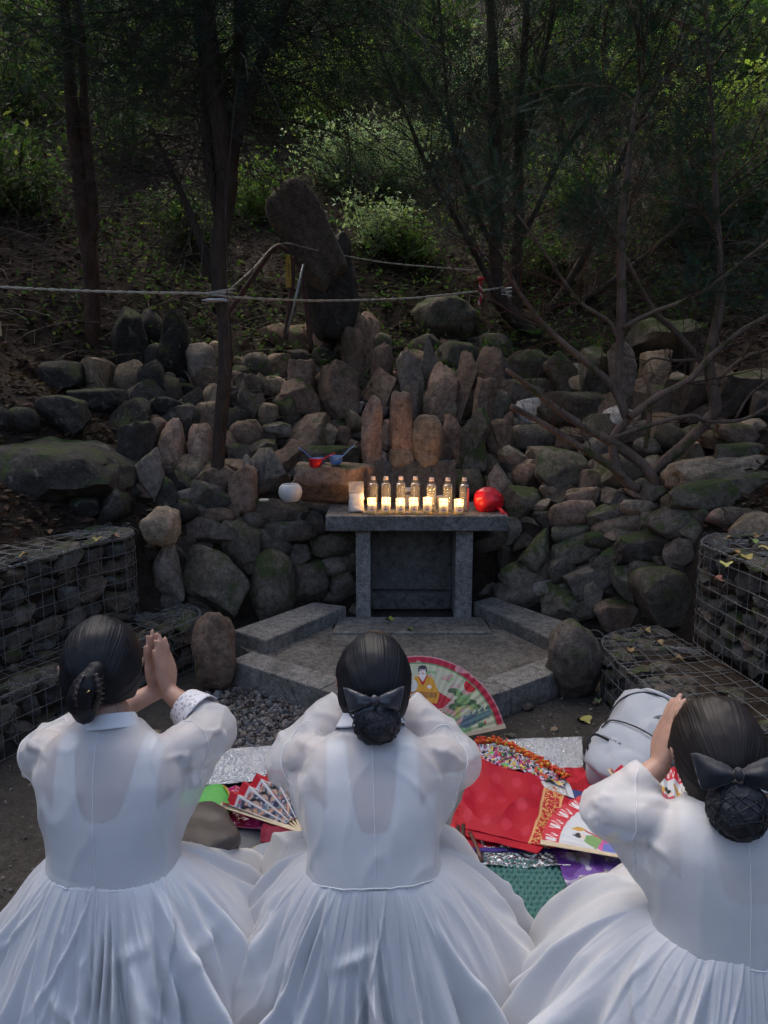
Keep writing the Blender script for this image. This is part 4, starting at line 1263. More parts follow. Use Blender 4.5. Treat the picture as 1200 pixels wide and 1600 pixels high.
for P_ in (y2, y7, y8, y9, y5):
    ty.sub(P_, 0.25, 1.0, 17, 0.6, 0.65, 0.35, 0.0, 0.005, 5, 0.5)
ty.sub(ty.main[1][0], 0.55, 1.0, 26, 0.8, 0.7, 0.3, 0.05, 0.006, 5, 0.5)
ty.sub(y4, 0.5, 1.0, 26, 0.8, 0.7, 0.3, 0.05, 0.006, 5, 0.5)
ty.sub(y6, 0.2, 1.0, 9, 0.3, 0.6, 0.3, 0.0, 0.004, 2, 0.5, tip=False)
ty.sub(Py, 0.5, 1.0, 8, 0.2, 0.7, 0.3, 0.0, 0.004, 2, 0.5, tip=False)
for P_ in (y10, y11, y12, y13, y3):
    ty.sub(P_, 0.3, 1.0, 6, 0.4, 0.7, 0.3, 0.0, 0.004, 4, 0.5, tip=False)
ty.build(M['bark_moss'], M['bark_red'])
ty.needles(4600, (0.12, 0.25), (0.018, 0.038, 0.031), 0.024, 13, keep=lambda p: p[2] > 2.35 or (p[0] > 1.7 and p[2] > 1.9), spread=0.5)

# --- tall trees added out of view beside the yard, for the shade of their crowns
def tall_tree(x, y, h, r, label, seed, crown_z, cr, n_leaf=5200, lsize=(0.09, 0.15), col=(0.03, 0.052, 0.02), lean=0.0):
    t = Tree('shade_tree', (x, y, Hs(x, y) - 0.05), label, 'tree', seed, 'trees added for shade')
    z = Hs(x, y)
    g = t.rng
    P = t.add([(x, y, z - 0.1), (x + lean * 0.3, y, z + h * 0.35), (x + lean * 0.7 + g.uniform(-.1, .1), y, z + h * 0.7), (x + lean, y, z + h)], r, r * 0.35, 26, 0.05)
    for _ in range(13):
        f = g.uniform(crown_z, 0.97); i = int(f * 25)
        a = g.uniform(0, 6.28); L = cr * g.uniform(0.55, 1.0) * (1.15 - 0.5 * f)
        e = P[i] + np.array([math.cos(a) * L, math.sin(a) * L, L * g.uniform(0.1, 0.5)])
        Q = t.add([P[i], (P[i] + e) / 2 + g.normal(size=3) * 0.1, e], r * 0.35, 0.012, 10, 0.04)
        t.sub(Q, 0.25, 1.0, 9, cr * 0.4, 0.8, 0.15, 0.15, 0.008, 4, 0.5)
    t.build(M['bark'])
    t.leaves(n_leaf, lsize, col, (0.05, 0.06, 0.02), 0.1, wid=0.55, jitter=0.12)
tall_tree(-2.9, 5.0, 7.0, 0.13, 'tall leafy tree added for shade at the left, beyond the slim red-barked tree', 61, 0.45, 2.0)
tall_tree(4.3, 6.4, 6.5, 0.12, 'tall leafy tree added for shade on the slope behind the spreading yew', 62, 0.5, 2.0)
tall_tree(4.4, 3.6, 7.5, 0.14, 'tall leafy tree added for shade on the bank beyond the right edge', 64, 0.4, 2.2)
tall_tree(-4.6, 2.4, 7.5, 0.14, 'tall leafy tree added for shade on the bank beyond the left edge', 65, 0.4, 2.2)

# --- leafy shrubs on the slope
def shrub(px, py, rad, n, size, col, label, seed, alt=None, palt=0.1, d=None, h=1.0):
    b = hit(px, py) if d is None else DD(px, py, d)
    t = thing('shrub', tuple(b), label, 'shrub', 'leafy shrubs on the slope')
    g = np.random.RandomState(seed)
    stems = []; P = []; D = []
    for _ in range(9):
        a = g.uniform(0, 6.28); e = g.uniform(0.5, 1.0)
        tip = np.array(b) + np.array([math.cos(a) * rad * e, math.sin(a) * rad * e, h * rad * g.uniform(0.5, 1.35)])
        mid = (np.array(b) + tip) / 2 + np.array([0, 0, rad * 0.2])
        q = catmull([b, mid, tip], 6)
        stems.append(q)
    V, F = tubes_bulk(np.array(stems), np.tile(np.linspace(0.009, 0.003, 6), (len(stems), 1)), 4)
    link('stems', mesh_np('stems', V, F, M['twig']), t)
    st = np.array(stems)
    i = g.randint(0, len(stems), n); j = g.randint(1, 6, n)
    pos = st[i, j] + g.normal(size=(n, 3)) * rad * np.array([0.28, 0.28, 0.22])
    pos[:, 2] = np.maximum(pos[:, 2], H(pos[:, 0], pos[:, 1]) + 0.02)
    d = g.normal(size=(n, 3)) * 0.7 + np.array([0, -0.35, -0.35])
    V, F = leaves_bulk(pos, d, g.uniform(size * 0.6, size * 1.25, n), g, 0.55, 0.5)
    link('foliage', mesh_np('foliage', V, F, M['leaf'], smooth=False, col=tint(n, 4, col, g, 0.4, alt, palt)), t)
GL, PL, DL, YL = (0.075, 0.125, 0.032), (0.22, 0.275, 0.165), (0.036, 0.06, 0.022), (0.17, 0.225, 0.05)  # DL: leaf green darkened to hold the shade of the wood
WH = ['beside the slim red-barked tree', 'behind the forked tree', 'beside the leaning slab', 'behind the conifer stems', 'above the mossy boulder', 'by the upper left corner', 'in the middle of the slope', 'by the upper right corner']
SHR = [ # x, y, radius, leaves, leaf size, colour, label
 (30,330,0.55,500,0.085,DL,'shaded green leafy shrub at the left edge above the rope'),
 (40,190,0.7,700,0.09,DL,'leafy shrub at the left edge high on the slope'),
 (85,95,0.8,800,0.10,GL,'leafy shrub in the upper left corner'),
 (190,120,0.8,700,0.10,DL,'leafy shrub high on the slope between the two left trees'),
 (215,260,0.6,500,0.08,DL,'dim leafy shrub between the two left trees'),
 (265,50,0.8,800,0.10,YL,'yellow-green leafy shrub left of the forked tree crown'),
 (300,390,0.4,420,0.07,DL,'low shaded shrub just left of the forked trunk'),
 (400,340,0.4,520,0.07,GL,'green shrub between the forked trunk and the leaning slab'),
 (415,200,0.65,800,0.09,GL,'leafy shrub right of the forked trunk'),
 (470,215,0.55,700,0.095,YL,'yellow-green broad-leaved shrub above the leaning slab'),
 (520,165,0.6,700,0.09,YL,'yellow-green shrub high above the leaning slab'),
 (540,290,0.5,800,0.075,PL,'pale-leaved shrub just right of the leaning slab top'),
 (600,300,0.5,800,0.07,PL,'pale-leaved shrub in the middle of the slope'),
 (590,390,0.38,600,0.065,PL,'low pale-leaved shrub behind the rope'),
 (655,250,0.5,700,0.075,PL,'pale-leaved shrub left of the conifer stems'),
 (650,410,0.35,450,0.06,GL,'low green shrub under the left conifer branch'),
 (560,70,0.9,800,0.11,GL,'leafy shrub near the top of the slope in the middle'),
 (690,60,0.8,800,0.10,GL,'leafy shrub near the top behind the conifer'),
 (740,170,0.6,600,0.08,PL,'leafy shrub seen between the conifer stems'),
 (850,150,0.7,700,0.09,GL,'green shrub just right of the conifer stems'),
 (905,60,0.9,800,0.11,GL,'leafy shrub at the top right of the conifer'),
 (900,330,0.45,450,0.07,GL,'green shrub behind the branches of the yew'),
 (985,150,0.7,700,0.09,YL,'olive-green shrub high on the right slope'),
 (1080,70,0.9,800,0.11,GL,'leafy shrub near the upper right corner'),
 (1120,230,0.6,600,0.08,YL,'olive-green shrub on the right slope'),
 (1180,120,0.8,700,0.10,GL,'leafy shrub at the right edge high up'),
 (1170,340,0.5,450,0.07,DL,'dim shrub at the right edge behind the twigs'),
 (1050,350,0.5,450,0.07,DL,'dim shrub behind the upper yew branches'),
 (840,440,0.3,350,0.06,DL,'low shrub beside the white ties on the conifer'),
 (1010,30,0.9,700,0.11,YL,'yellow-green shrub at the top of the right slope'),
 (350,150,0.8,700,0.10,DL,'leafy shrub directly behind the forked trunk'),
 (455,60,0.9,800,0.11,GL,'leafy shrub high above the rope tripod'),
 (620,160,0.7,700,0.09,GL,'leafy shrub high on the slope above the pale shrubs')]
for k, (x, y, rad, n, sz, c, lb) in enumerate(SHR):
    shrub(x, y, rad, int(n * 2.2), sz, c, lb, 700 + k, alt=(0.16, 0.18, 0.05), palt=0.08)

# --- ground cover: herbs and fallen leaves (nobody could count them)
def scatter(n, seed, y0=5.0, y1=15, xw=0.62, y_pow=1.0):
    g = np.random.RandomState(seed)
    y = y0 + (y1 - y0) * g.uniform(size=n) ** y_pow
    x = g.uniform(-1, 1, n) * (y * xw + 0.6)
    s = yard_sd(x, y)
    k = s > 0.3
    x, y = x[k], y[k]
    return g, np.stack([x, y, H(x, y)], -1)
g, P = scatter(52000, 801, 3.0, 14, 0.6, 1.2)
D = g.normal(size=P.shape) * np.array([1, 1, 0.22])
V, F = leaves_bulk(P + np.array([0, 0, 0.012]), D, g.uniform(0.03, 0.08, len(P)), g, 0.5, 0.35)
o = link('leaf_litter', mesh_np('leaf_litter', V, F, M['dead_leaf'], smooth=False, col=tint(len(P), 4, (0.05, 0.028, 0.018), g, 0.5, (0.14, 0.11, 0.06), 0.06)))
tag(o, 'brown fallen leaves lying over the wooded slope', 'leaf litter', kind='stuff')
g, P = scatter(30000, 802, 5.8, 14, 0.6, 1.0)
m_ = fbm(P * np.array([0.8, 0.8, 0]) + 3, 12, 2) > -0.1
P = P[m_]
D = g.normal(size=P.shape) * np.array([0.8, 0.8, 0.3]) + np.array([0, -0.2, 0.25])
V, F = leaves_bulk(P + np.array([0, 0, 0.03]) + np.abs(g.normal(size=(len(P), 1))) * np.array([0, 0, 0.08]), D, g.uniform(0.035, 0.08, len(P)), g, 0.5, 0.5)
o = link('undergrowth', mesh_np('undergrowth', V, F, M['leaf'], smooth=False, col=tint(len(P), 4, (0.036, 0.064, 0.02), g, 0.45, (0.07, 0.085, 0.035), 0.15)))
tag(o, 'low green herbs covering the wooded slope', 'undergrowth', kind='stuff')
# dead twigs and brambles lying on the slope
g, P = scatter(3400, 803, 5.4, 13, 0.55, 1.2)
L_ = g.uniform(0.15, 0.7, len(P)); a_ = g.uniform(0, 6.28, len(P))
dv = np.stack([np.cos(a_), np.sin(a_) * 0.6, 0.55 * np.sin(a_) * 0.6 + 0.12 * g.normal(size=len(P))], -1)
tt = np.linspace(0, 1, 5)
Q = P[:, None] + dv[:, None] * (L_[:, None] * tt)[..., None] + np.array([0, 0, 1.0]) * (0.02 + 0.22 * L_[:, None] * tt * (1 - tt) * g.uniform(0, 2, (len(P), 1)))[..., None]
V, F = tubes_bulk(Q, np.tile(np.linspace(0.0045, 0.002, 5), (len(P), 1)), 3)
o = link('dead_twigs', mesh_np('dead_twigs', V, F, simple('dead_twig', (0.09, 0.07, 0.055), 0.9, 0.3, 20)))
tag(o, 'tangle of dead twigs and stems strewn over the slope', 'twigs', kind='stuff')

# ferns rooted between the stones
def fern(px, py, n, L, label, seed):
    b = hit(px, py)
    t = thing('fern', tuple(b), label, 'fern', 'ferns and seedlings among the stones')
    g = np.random.RandomState(seed)
    for k in range(n):
        a = g.uniform(0, 6.28); ln = L * g.uniform(0.7, 1.2)
        d = np.array([math.cos(a) * 0.7, math.sin(a) * 0.7 - 0.2, 0.7])
        tt = np.linspace(0.1, 1, 12)
        ax = d * ln * tt[:, None] + np.array([0, 0, -0.55 * ln]) * tt[:, None] ** 2.2
        sd = np.cross(d, [0, 0, 1.0]); sd /= np.linalg.norm(sd)
        pos = np.repeat(ax, 2, axis=0)
        dr = np.tile(np.array([sd, -sd]), (12, 1)) + 0.35 * d
        sz = np.repeat(ln * 0.33 * (1 - 0.8 * tt), 2)
        V, F = leaves_bulk(pos, dr, sz, g, 0.3, 0.1)
        link('frond', mesh_np('frond', V, F, M['leaf'], smooth=False, col=tint(len(pos), 4, (0.045, 0.1, 0.025), g, 0.2)), t, b)
fern(832, 528, 7, 0.24, 'green fern below the base of the conifer', 1)
fern(628, 545, 7, 0.17, 'small fern between the upright stones at the top of the mound', 2)
fern(606, 480, 6, 0.15, 'little green fern under the rope behind the mound', 3)
fern(862, 566, 4, 0.13, 'seedling on the slope beside the white triangular rock', 4)
fern(945, 625, 5, 0.12, 'dark-leaved seedling below the white triangular rock', 5)
fern(998, 565, 5, 0.14, 'seedling beside the standing slab under the yew', 6)
fern(716, 600, 4, 0.1, 'tuft of green between the stones of the mound', 7)
# ------------------------------------------------------------------ the three kneeling people
def skin_mat():
    t = NT('skin')
    co = t.coord(rnd=False)
    nz = t.noise(co, 35, 4)
    r = t.ramp(nz, 0, [(0.3, (0.42, 0.24, 0.175)), (0.7, (0.52, 0.31, 0.235))])
    t.color((r, 0)).set(Roughness=0.5)
    f = t.noise(co, 260, 2); t.bump(f, 0, 0.12, 0.002)
    return t.m
M['skin'] = skin_mat()

def satin(name, c, rough=0.4, alpha=1.0, spec=0.5, sheen=0.25, weave=900, aniso=0.4, bump=0.06):
    t = NT(name)
    co = t.coord(rnd=False)
    nz = t.noise(co, 6, 3)
    r = t.ramp(nz, 0, [(0.3, tuple(x * 0.96 for x in c)), (0.7, c)])
    t.color((r, 0)).set(Roughness=rough, Alpha=alpha, Anisotropic=aniso)
    t.b.inputs['Specular IOR Level'].default_value = spec
    t.b.inputs['Sheen Weight'].default_value = sheen
    t.b.inputs['Sheen Roughness'].default_value = 0.4
    f = t.noise(co, weave, 2); 
    m2 = t.noise(co, 28, 5, 0.6, 1.2)
    ad = t.n('ShaderNodeMath', operation='MULTIPLY_ADD'); ad.inputs[1].default_value = 0.12
    t.l(f, 0, ad, 0); t.l(m2, 0, ad, 2)
    t.bump(ad, 0, bump * 3, 0.006)
    return t.m
M['sheer'] = satin('sheer_white_ramie', (0.83, 0.83, 0.84), 0.45, 0.60, 0.3, 0.4, bump=0.05)
M['sheer_dense'] = satin('white_ramie', (0.8, 0.8, 0.8), 0.5, 0.68, 0.3, 0.4, bump=0.05)
M['satin'] = satin('white_satin', (0.75, 0.75, 0.765), 0.34, 1.0, 0.6, 0.2)
M['satin_grey'] = satin('pale_grey_satin', (0.65, 0.655, 0.675), 0.4, 1.0, 0.5, 0.2)
M['bodice'] = satin('white_cotton', (0.82, 0.83, 0.86), 0.6, 1.0, 0.2, 0.2)
M['collar'] = satin('collar_white', (0.84, 0.84, 0.86), 0.55, 1.0, 0.3, 0.1)

def hair_mat(name, c):
    t = NT(name)
    t.color(c).set(Roughness=0.56, Anisotropic=0.5)
    t.b.inputs['Specular IOR Level'].default_value = 0.36
    t.b.inputs['Coat Weight'].default_value = 0.0
    t.b.inputs['Coat Roughness'].default_value = 0.3
    return t.m
M['hair'] = hair_mat('black_hair', (0.008, 0.008, 0.011))
M['hair_br'] = hair_mat('brown_black_hair', (0.016, 0.012, 0.011))

def emboss_mat(name, base, dark, scale):
    t = NT(name)
    co = t.coord(rnd=False)
    v = t.n('ShaderNodeTexVoronoi'); v.inputs['Scale'].default_value = scale; v.feature = 'SMOOTH_F1'
    t.l(co[0], co[1], v, 'Vector')
    nz = t.noise(co, scale * 1.3, 3, 0.6, 1.5)
    ad = t.n('ShaderNodeMath', operation='ADD'); t.l(v, 0, ad, 0); t.l(nz, 0, ad, 1)
    r = t.ramp(ad, 0, [(0.72, dark), (0.86, base)])
    t.color((r, 0)).set(Roughness=0.45)
    t.bump(ad, 0, 0.3, 0.003)
    return t.m
M['brocade_w'] = emboss_mat('silver_brocade', (0.74, 0.74, 0.79), (0.36, 0.36, 0.42), 110)

PI = math.pi
def evalmesh(o):
    dg = bpy.context.evaluated_depsgraph_get()
    ev = o.evaluated_get(dg)
    me = bpy.data.meshes.new_from_object(ev)
    return me

def remeshed(name, pieces, voxel, smooth_it=6, fac=0.5):
    """union of closed pieces by voxel remesh -> (verts, faces)"""
    mb = MB()
    for v, f in pieces: mb.add(v, f)
    me = bpy.data.meshes.new('tmp'); me.from_pydata([tuple(p) for p in np.concatenate(mb.v)], [], mb.f); me.update()
    o = bpy.data.objects.new('tmp', me); COL.objects.link(o)
    rm = o.modifiers.new('r', 'REMESH'); rm.mode = 'VOXEL'; rm.voxel_size = voxel
    if smooth_it:
        sm = o.modifiers.new('s', 'SMOOTH'); sm.factor = fac; sm.iterations = smooth_it
    me2 = evalmesh(o)
    V = np.empty(len(me2.vertices) * 3, np.float32); me2.vertices.foreach_get('co', V); V = V.reshape(-1, 3).astype(float)
    N = np.empty(len(me2.vertices) * 3, np.float32); me2.vertices.foreach_get('normal', N); N = N.reshape(-1, 3).astype(float)
    lv = np.empty(len(me2.loops), np.int32); me2.loops.foreach_get('vertex_index', lv)
    F = lv.reshape(-1, 4) if len(lv) == 4 * len(me2.polygons) else [tuple(p.vertices) for p in me2.polygons]
    bpy.data.objects.remove(o); bpy.data.meshes.remove(me); bpy.data.meshes.remove(me2)
    return V, F, N

def capsule(P, r, k=14, n=None):
    """closed tapered tube with rounded ends"""
    P = np.asarray([tuple(p) for p in P], float)
    n = n or max(8, 6 * len(P))
    Q = catmull(P, n)
    rr = np.interp(np.linspace(0, 1, n), np.linspace(0, 1, len(r)), r) if hasattr(r, '__len__') else np.full(n, r)
    T0 = Q[1] - Q[0]; T0 /= np.linalg.norm(T0); T1 = Q[-1] - Q[-2]; T1 /= np.linalg.norm(T1)
    a = np.array([0.97, 0.75, 0.4])
    A = [Q[0] - T0 * rr[0] * x for x in a]; B = [Q[-1] + T1 * rr[-1] * x for x in a[::-1]]
    ra = [rr[0] * math.sqrt(1 - x * x) for x in a]; rb = [rr[-1] * math.sqrt(1 - x * x) for x in a[::-1]]
    return tube(np.vstack([A, Q, B]), np.r_[ra, rr, rb], k)

def ellipsoid(c, rad, rot=None, sub=3):
    V, F = ico(sub)
    V = V * np.array(rad)
    if rot is not None: V = V @ np.array(rot).T
    return V + np.array(c), [tuple(f) for f in F]

def hand(w, ax, nm, thumb, size=1.0, curl=0.12, spread=0.06):
    """w wrist, ax to the finger tips, nm palm normal, thumb: +1/-1 side along ax x nm"""
    w, ax, nm = np.array(w, float), np.array(ax, float), np.array(nm, float)
    ax /= np.linalg.norm(ax); nm -= ax * nm.dot(ax); nm /= np.linalg.norm(nm)
    sd = np.cross(ax, nm) * thumb                     # towards the thumb
    s = size
    out = []
    # palm: flattened loft
    n = 9; t = np.linspace(0, 1, n)
    wd = np.interp(t, [0, .15, .5, .85, 1], [.024, .030, .038, .039, .034]) * s
    th = np.interp(t, [0, .3, .7, 1], [.018, .016, .0135, .010]) * s
    a = np.linspace(0, 2 * np.pi, 18, endpoint=False)
    C = w + ax * (t * .088 * s)[:, None]
    V = C[:, None] + wd[:, None, None] * np.cos(a)[None, :, None] * sd + th[:, None, None] * np.sin(a)[None, :, None] * nm
    v, F = sheet(V, cv=True)
    out.append((v, [tuple(f) for f in F] + [tuple(range(18)), tuple(range(8 * 18 + 17, 8 * 18 - 1, -1))]))
    # fingers: index nearest the thumb
    for off, L, r, base in ((.027, .070, .0086, .082), (.009, .078, .0088, .087), (-.009, .072, .0084, .084), (-.026, .056, .0074, .076)):
        p = w + ax * base * s + sd * off * s
        d = ax + sd * off * spread * 30
        d /= np.linalg.norm(d)
        pts = [p - ax * 0.014 * s]
        c = 0.0
        q = p
        pts.append(q)
        for seg, fr in enumerate((.45, .30, .25)):
            c += curl * (1.0 if seg else 0.6)
            dd = d * math.cos(c) + nm * math.sin(c)
            q = q + dd * L * fr * s
            pts.append(q)
        out.append(capsule(pts, np.array([r * 1.05, r * 1.08, r, r * 0.95, r * 0.72]) * s, 12, 22))
    # thumb from the side of the palm near its base
    p = w + ax * .022 * s + sd * .024 * s
    pts = [p, p + ax * .026 * s + sd * .020 * s + nm * .006 * s, p + ax * .054 * s + sd * .026 * s + nm * .010 * s, p + ax * .078 * s + sd * .024 * s + nm * .012 * s]
    out.append(capsule(pts, np.array([.0125, .0118, .0098, .0075]) * s, 12, 20))
    return out

def head_axes(yaw, pitch, roll=0.0):
    """columns: right, forward, up of a head bowed by pitch (down positive)"""
    m = Euler((0, 0, yaw)).to_matrix() @ Euler((-pitch, 0, 0)).to_matrix() @ Euler((0, roll, 0)).to_matrix()
    return np.array(m)

SK = np.array([0.076, 0.094, 0.110])                 # skull half-sizes: lateral, front-back, vertical

def head_pieces(c, A):
    """skin head: skull, jaw, nose, lips, ears"""
    c = np.array(c)
    L = lambda *p: c + A @ np.array(p, float)
    out = []
    V, F = ico(4)
    S = V * SK
    low = np.clip(-(S[:, 2]) / SK[2], 0, 1)
    S[:, 0] *= 1 - 0.32 * low ** 1.4
    S[:, 1] = np.where(S[:, 1] < 0, S[:, 1] * (1 - 0.35 * low), S[:, 1] * (1 - 0.06 * low))
    # eye sockets
    for sx in (-1, 1):
        d2 = ((S[:, 0] - sx * .031) / .018) ** 2 + ((S[:, 2] - 0.0) / .012) ** 2
        S[:, 1] -= np.where(S[:, 1] > 0, 0.007 * np.exp(-d2), 0)
    out.append((S @ A.T + c, [tuple(f) for f in F]))
    out.append(capsule([L(0, .088, .006), L(0, .101, -.018), L(0, .106, -.030)], [.006, .009, .010]))        # nose
    out.append(ellipsoid(L(0.009, .098, -.032), (.007, .007, .006), A, 2)); out.append(ellipsoid(L(-0.009, .098, -.032), (.007, .007, .006), A, 2))
    out.append(ellipsoid(L(0, .086, -.052), (.021, .010, .0045), A, 2)); out.append(ellipsoid(L(0, .084, -.060), (.018, .010, .0055), A, 2))
    out.append(ellipsoid(L(0, .070, -.090), (.024, .020, .018), A, 2))                                       # chin
    for sx in (-1, 1):
        out.append(ellipsoid(L(sx * .031, .079, 0.0), (.014, .010, .008), A, 2))                             # closed lids
        e = [L(sx * .072, .004, -.034), L(sx * .084, -.008, -.020), L(sx * .093, -.020, .004), L(sx * .094, -.016, .018), L(sx * .085, .0, .024)]
        out.append(capsule(e, [.007, .0055, .0055, .0055, .005], 10))
        out.append(ellipsoid(L(sx * .077, .0, -.004), (.005, .013, .022), A, 2))
        out.append(ellipsoid(L(sx * .075, .006, -.036), (.0055, .007, .009), A, 2))
    return out

def hair_shell(c, A, pole, thick, parent, mat, seed, lift=0.0, nape=0.80):
    """combed-back hair: strands run along meridians of the bun"""
    rng = np.random.RandomState(seed)
    pole = np.array(pole, float); pole /= np.linalg.norm(pole)
    e1 = np.cross(pole, [1.0, 0, 0]); e1 /= np.linalg.norm(e1); e2 = np.cross(pole, e1)
    na, nb = 440, 64
    ph = np.linspace(0, 2 * np.pi, na, endpoint=False); al = np.linspace(0.0, np.pi, nb)
    PH, AL = np.meshgrid(ph, al, indexing='ij')
    D = (np.sin(AL)[..., None] * (np.cos(PH)[..., None] * e1 + np.sin(PH)[..., None] * e2) + np.cos(AL)[..., None] * pole).reshape(-1, 3)
    low = np.clip(-D[:, 2], 0, 1)
    base = D * SK
    base[:, 0] *= 1.0 - 0.05 * low ** 1.6
    base[:, 1] = np.where(base[:, 1] < 0, base[:, 1] * (1 - 0.16 * low ** 2), base[:, 1])
    x, y, z = D[:, 0], D[:, 1], D[:, 2]
    # signed "how much hair": negative over face, ears, neck
    face = np.minimum(1.0, np.maximum(0.30 - y + 0.55 * np.clip(z - 0.35, 0, 1) * 1.8, (z - 0.62) * 1.5))
    ear = np.maximum.reduce([-y - 0.20, (z - 0.08) * 1.2, 0.74 - np.abs(x)])
    neck = (z + nape) * 1.5
    m = np.minimum.reduce([face * 1.6, ear * 2.2, neck])
    k = np.clip(m / 0.16, 0, 1); k = k * k * (3 - 2 * k)
    u = PH.ravel(); s = np.sin(AL).ravel()
    f1 = vnoise(np.stack([np.cos(u) * 9, np.sin(u) * 9, AL.ravel() * 0.8], -1), seed)
    f2 = vnoise(np.stack([np.cos(u) * 30, np.sin(u) * 30, AL.ravel() * 1.0], -1), seed + 1)
    f3 = vnoise(np.stack([np.cos(u) * 75, np.sin(u) * 75, AL.ravel() * 1.3], -1), seed + 2)
    f4 = fbm(D * 2.2, seed + 3, 2)
    disp = (0.0006 * f1 + 0.0003 * f2 + 0.0009 * f3) * (0.25 + 0.75 * s) + 0.0035 * f4
    vol = thick * (1 + 0.10 * np.clip(z, 0, 1) + 0.12 * np.abs(x) + lift * np.clip(-y, 0, 1))
    nrm = base / SK ** 2; nrm /= np.linalg.norm(nrm, axis=1)[:, None]
    P = base + nrm * (-0.012 + (0.012 + vol + disp) * k)[:, None]
    W = P @ A.T + np.array(c)
    v, F = sheet(W.reshape(na, nb, 3), cu=True)
    o = link('hair', mesh_np('hair', v, F, mat), parent)
    # stray hairs
    st = []
    for _ in range(70):
        i = rng.randint(len(D))
        if m[i] < 0.05: continue
        p = W[i]; d = (nrm[i] @ A.T) * rng.uniform(0.002, 0.012)
        tg = np.cross(nrm[i] @ A.T, rng.normal(size=3)); tg /= np.linalg.norm(tg) + 1e-9
        L_ = rng.uniform(0.02, 0.06); t = np.linspace(0, 1, 6)[:, None]
        st.append(p + tg * L_ * (t - 0.5) + d * np.sin(np.pi * t))
    for _ in range(26):       # wisps at the nape
        a = rng.uniform(-0.035, 0.035)
        p = np.array(c) + A @ np.array([a, -0.062 - rng.uniform(0, .01), -0.075])
        dn = A @ np.array([rng.uniform(-.3, .3), -0.1, -1.0]); L_ = rng.uniform(0.008, 0.03); t = np.linspace(0, 1, 6)[:, None]
        st.append(p + dn * L_ * t + A @ np.array([rng.uniform(-.006, .006), -.003, 0]) * t ** 2)
    V, F = tubes_bulk(np.array(st), np.full((len(st), 6), 0.00032), 3)
    link('loose_strands', mesh_np('loose_strands', V, F, mat), parent)['kind'] = 'stuff'
    return o

def ring_grid(rings, yaw, org, sc=1.0, nu=96, nv=60, e=2.3):
    """rings: (lateral, forward, z, half width, half depth) bottom to top -> (nu,nv,3) world grid, u=0 at the back centre"""
    Rg = np.array(rings, float)
    t = np.linspace(0, 1, nv)
    K = catmull(np.c_[Rg[:, 0], Rg[:, 1], Rg[:, 2]], nv)
    L = np.r_[0, np.cumsum(np.linalg.norm(np.diff(Rg[:, :3], axis=0), axis=1))]; L /= L[-1]
    a = np.interp(t, L, Rg[:, 3]); b = np.interp(t, L, Rg[:, 4])
    ker = np.array([1, 2, 3, 2, 1.0]) / 9
    for arr in (a, b):
        pad = np.r_[arr[0], arr[0], arr, arr[-1], arr[-1]]
        arr[2:-2] = np.convolve(pad, ker, 'valid')[2:-2]
    u = np.linspace(0, 2 * np.pi, nu, endpoint=False)
    cx = np.sin(u); cy = -np.cos(u)
    X = np.sign(cx) * np.abs(cx) ** (2 / e); Y = np.sign(cy) * np.abs(cy) ** (2 / e)
    T = np.gradient(K, axis=0); T /= np.linalg.norm(T, axis=1)[:, None]
    fw = np.cross(np.array([[-1.0, 0, 0]]) * 1.0, T); fw = np.cross(T, np.array([1.0, 0, 0])); fw /= np.linalg.norm(fw, axis=1)[:, None]
    V = K[None] + sc * (a[None, :, None] * X[:, None, None] * np.array([1.0, 0, 0]) + b[None, :, None] * Y[:, None, None] * fw[None])
    q = np.array(Euler((0, 0, yaw)).to_matrix())
    return V.reshape(-1, 3).dot(q.T).reshape(V.shape) + np.array(org)

def closed(grid):
    v, F = sheet(grid, cu=True)
    nu, nv = grid.shape[:2]
    return v, [tuple(f) for f in F] + [tuple(i * nv for i in range(nu))[::-1], tuple(i * nv + nv - 1 for i in range(nu))]

def loc2w(org, yaw, p):
    q = Euler((0, 0, yaw)).to_matrix()
    return np.array(Vector(org) + q @ Vector(p))

def sleeve(pts, rad, sag=0.03, n=34, k=26):
    """tube of cloth along an arm; hangs a little below it"""
    P = catmull(pts, n)
    t = np.linspace(0, 1, n)
    P[:, 2] -= sag * np.sin(np.pi * np.clip((t - 0.15) / 0.75, 0, 1))
    r = np.interp(t, np.linspace(0, 1, len(rad)), rad)
    v, f = tube(P, r, k)
    return (v, f), P

def hull(balls):
    """convex hull of a few balls: cloth stretched between them"""
    V, _ = ico(2)
    bm = bmesh.new()
    for c, r in balls:
        for v in V * r + np.array(c): bm.verts.new(v)
    bmesh.ops.convex_hull(bm, input=list(bm.verts))
    bmesh.ops.delete(bm, geom=[v for v in bm.verts if not v.link_faces], context='VERTS')
    bm.verts.index_update(); bm.verts.ensure_lookup_table()
    out = (np.array([v.co[:] for v in bm.verts]), [tuple(v.index for v in f.verts) for f in bm.faces])
    bm.free()
    return out

def relax(d, F, it):
    """average a per-vertex value over its neighbours"""
    F = np.asarray(F)
    E = np.concatenate([F[:, [0, 1]], F[:, [1, 2]], F[:, [2, 3]], F[:, [3, 0]]])
    n = len(d); cnt = np.bincount(E[:, 0], minlength=n) + np.bincount(E[:, 1], minlength=n)
    for _ in range(it):
        sm = np.bincount(E[:, 0], weights=d[E[:, 1]], minlength=n) + np.bincount(E[:, 1], weights=d[E[:, 0]], minlength=n)
        d = 0.4 * d + 0.6 * sm / np.maximum(cnt, 1)
    return d

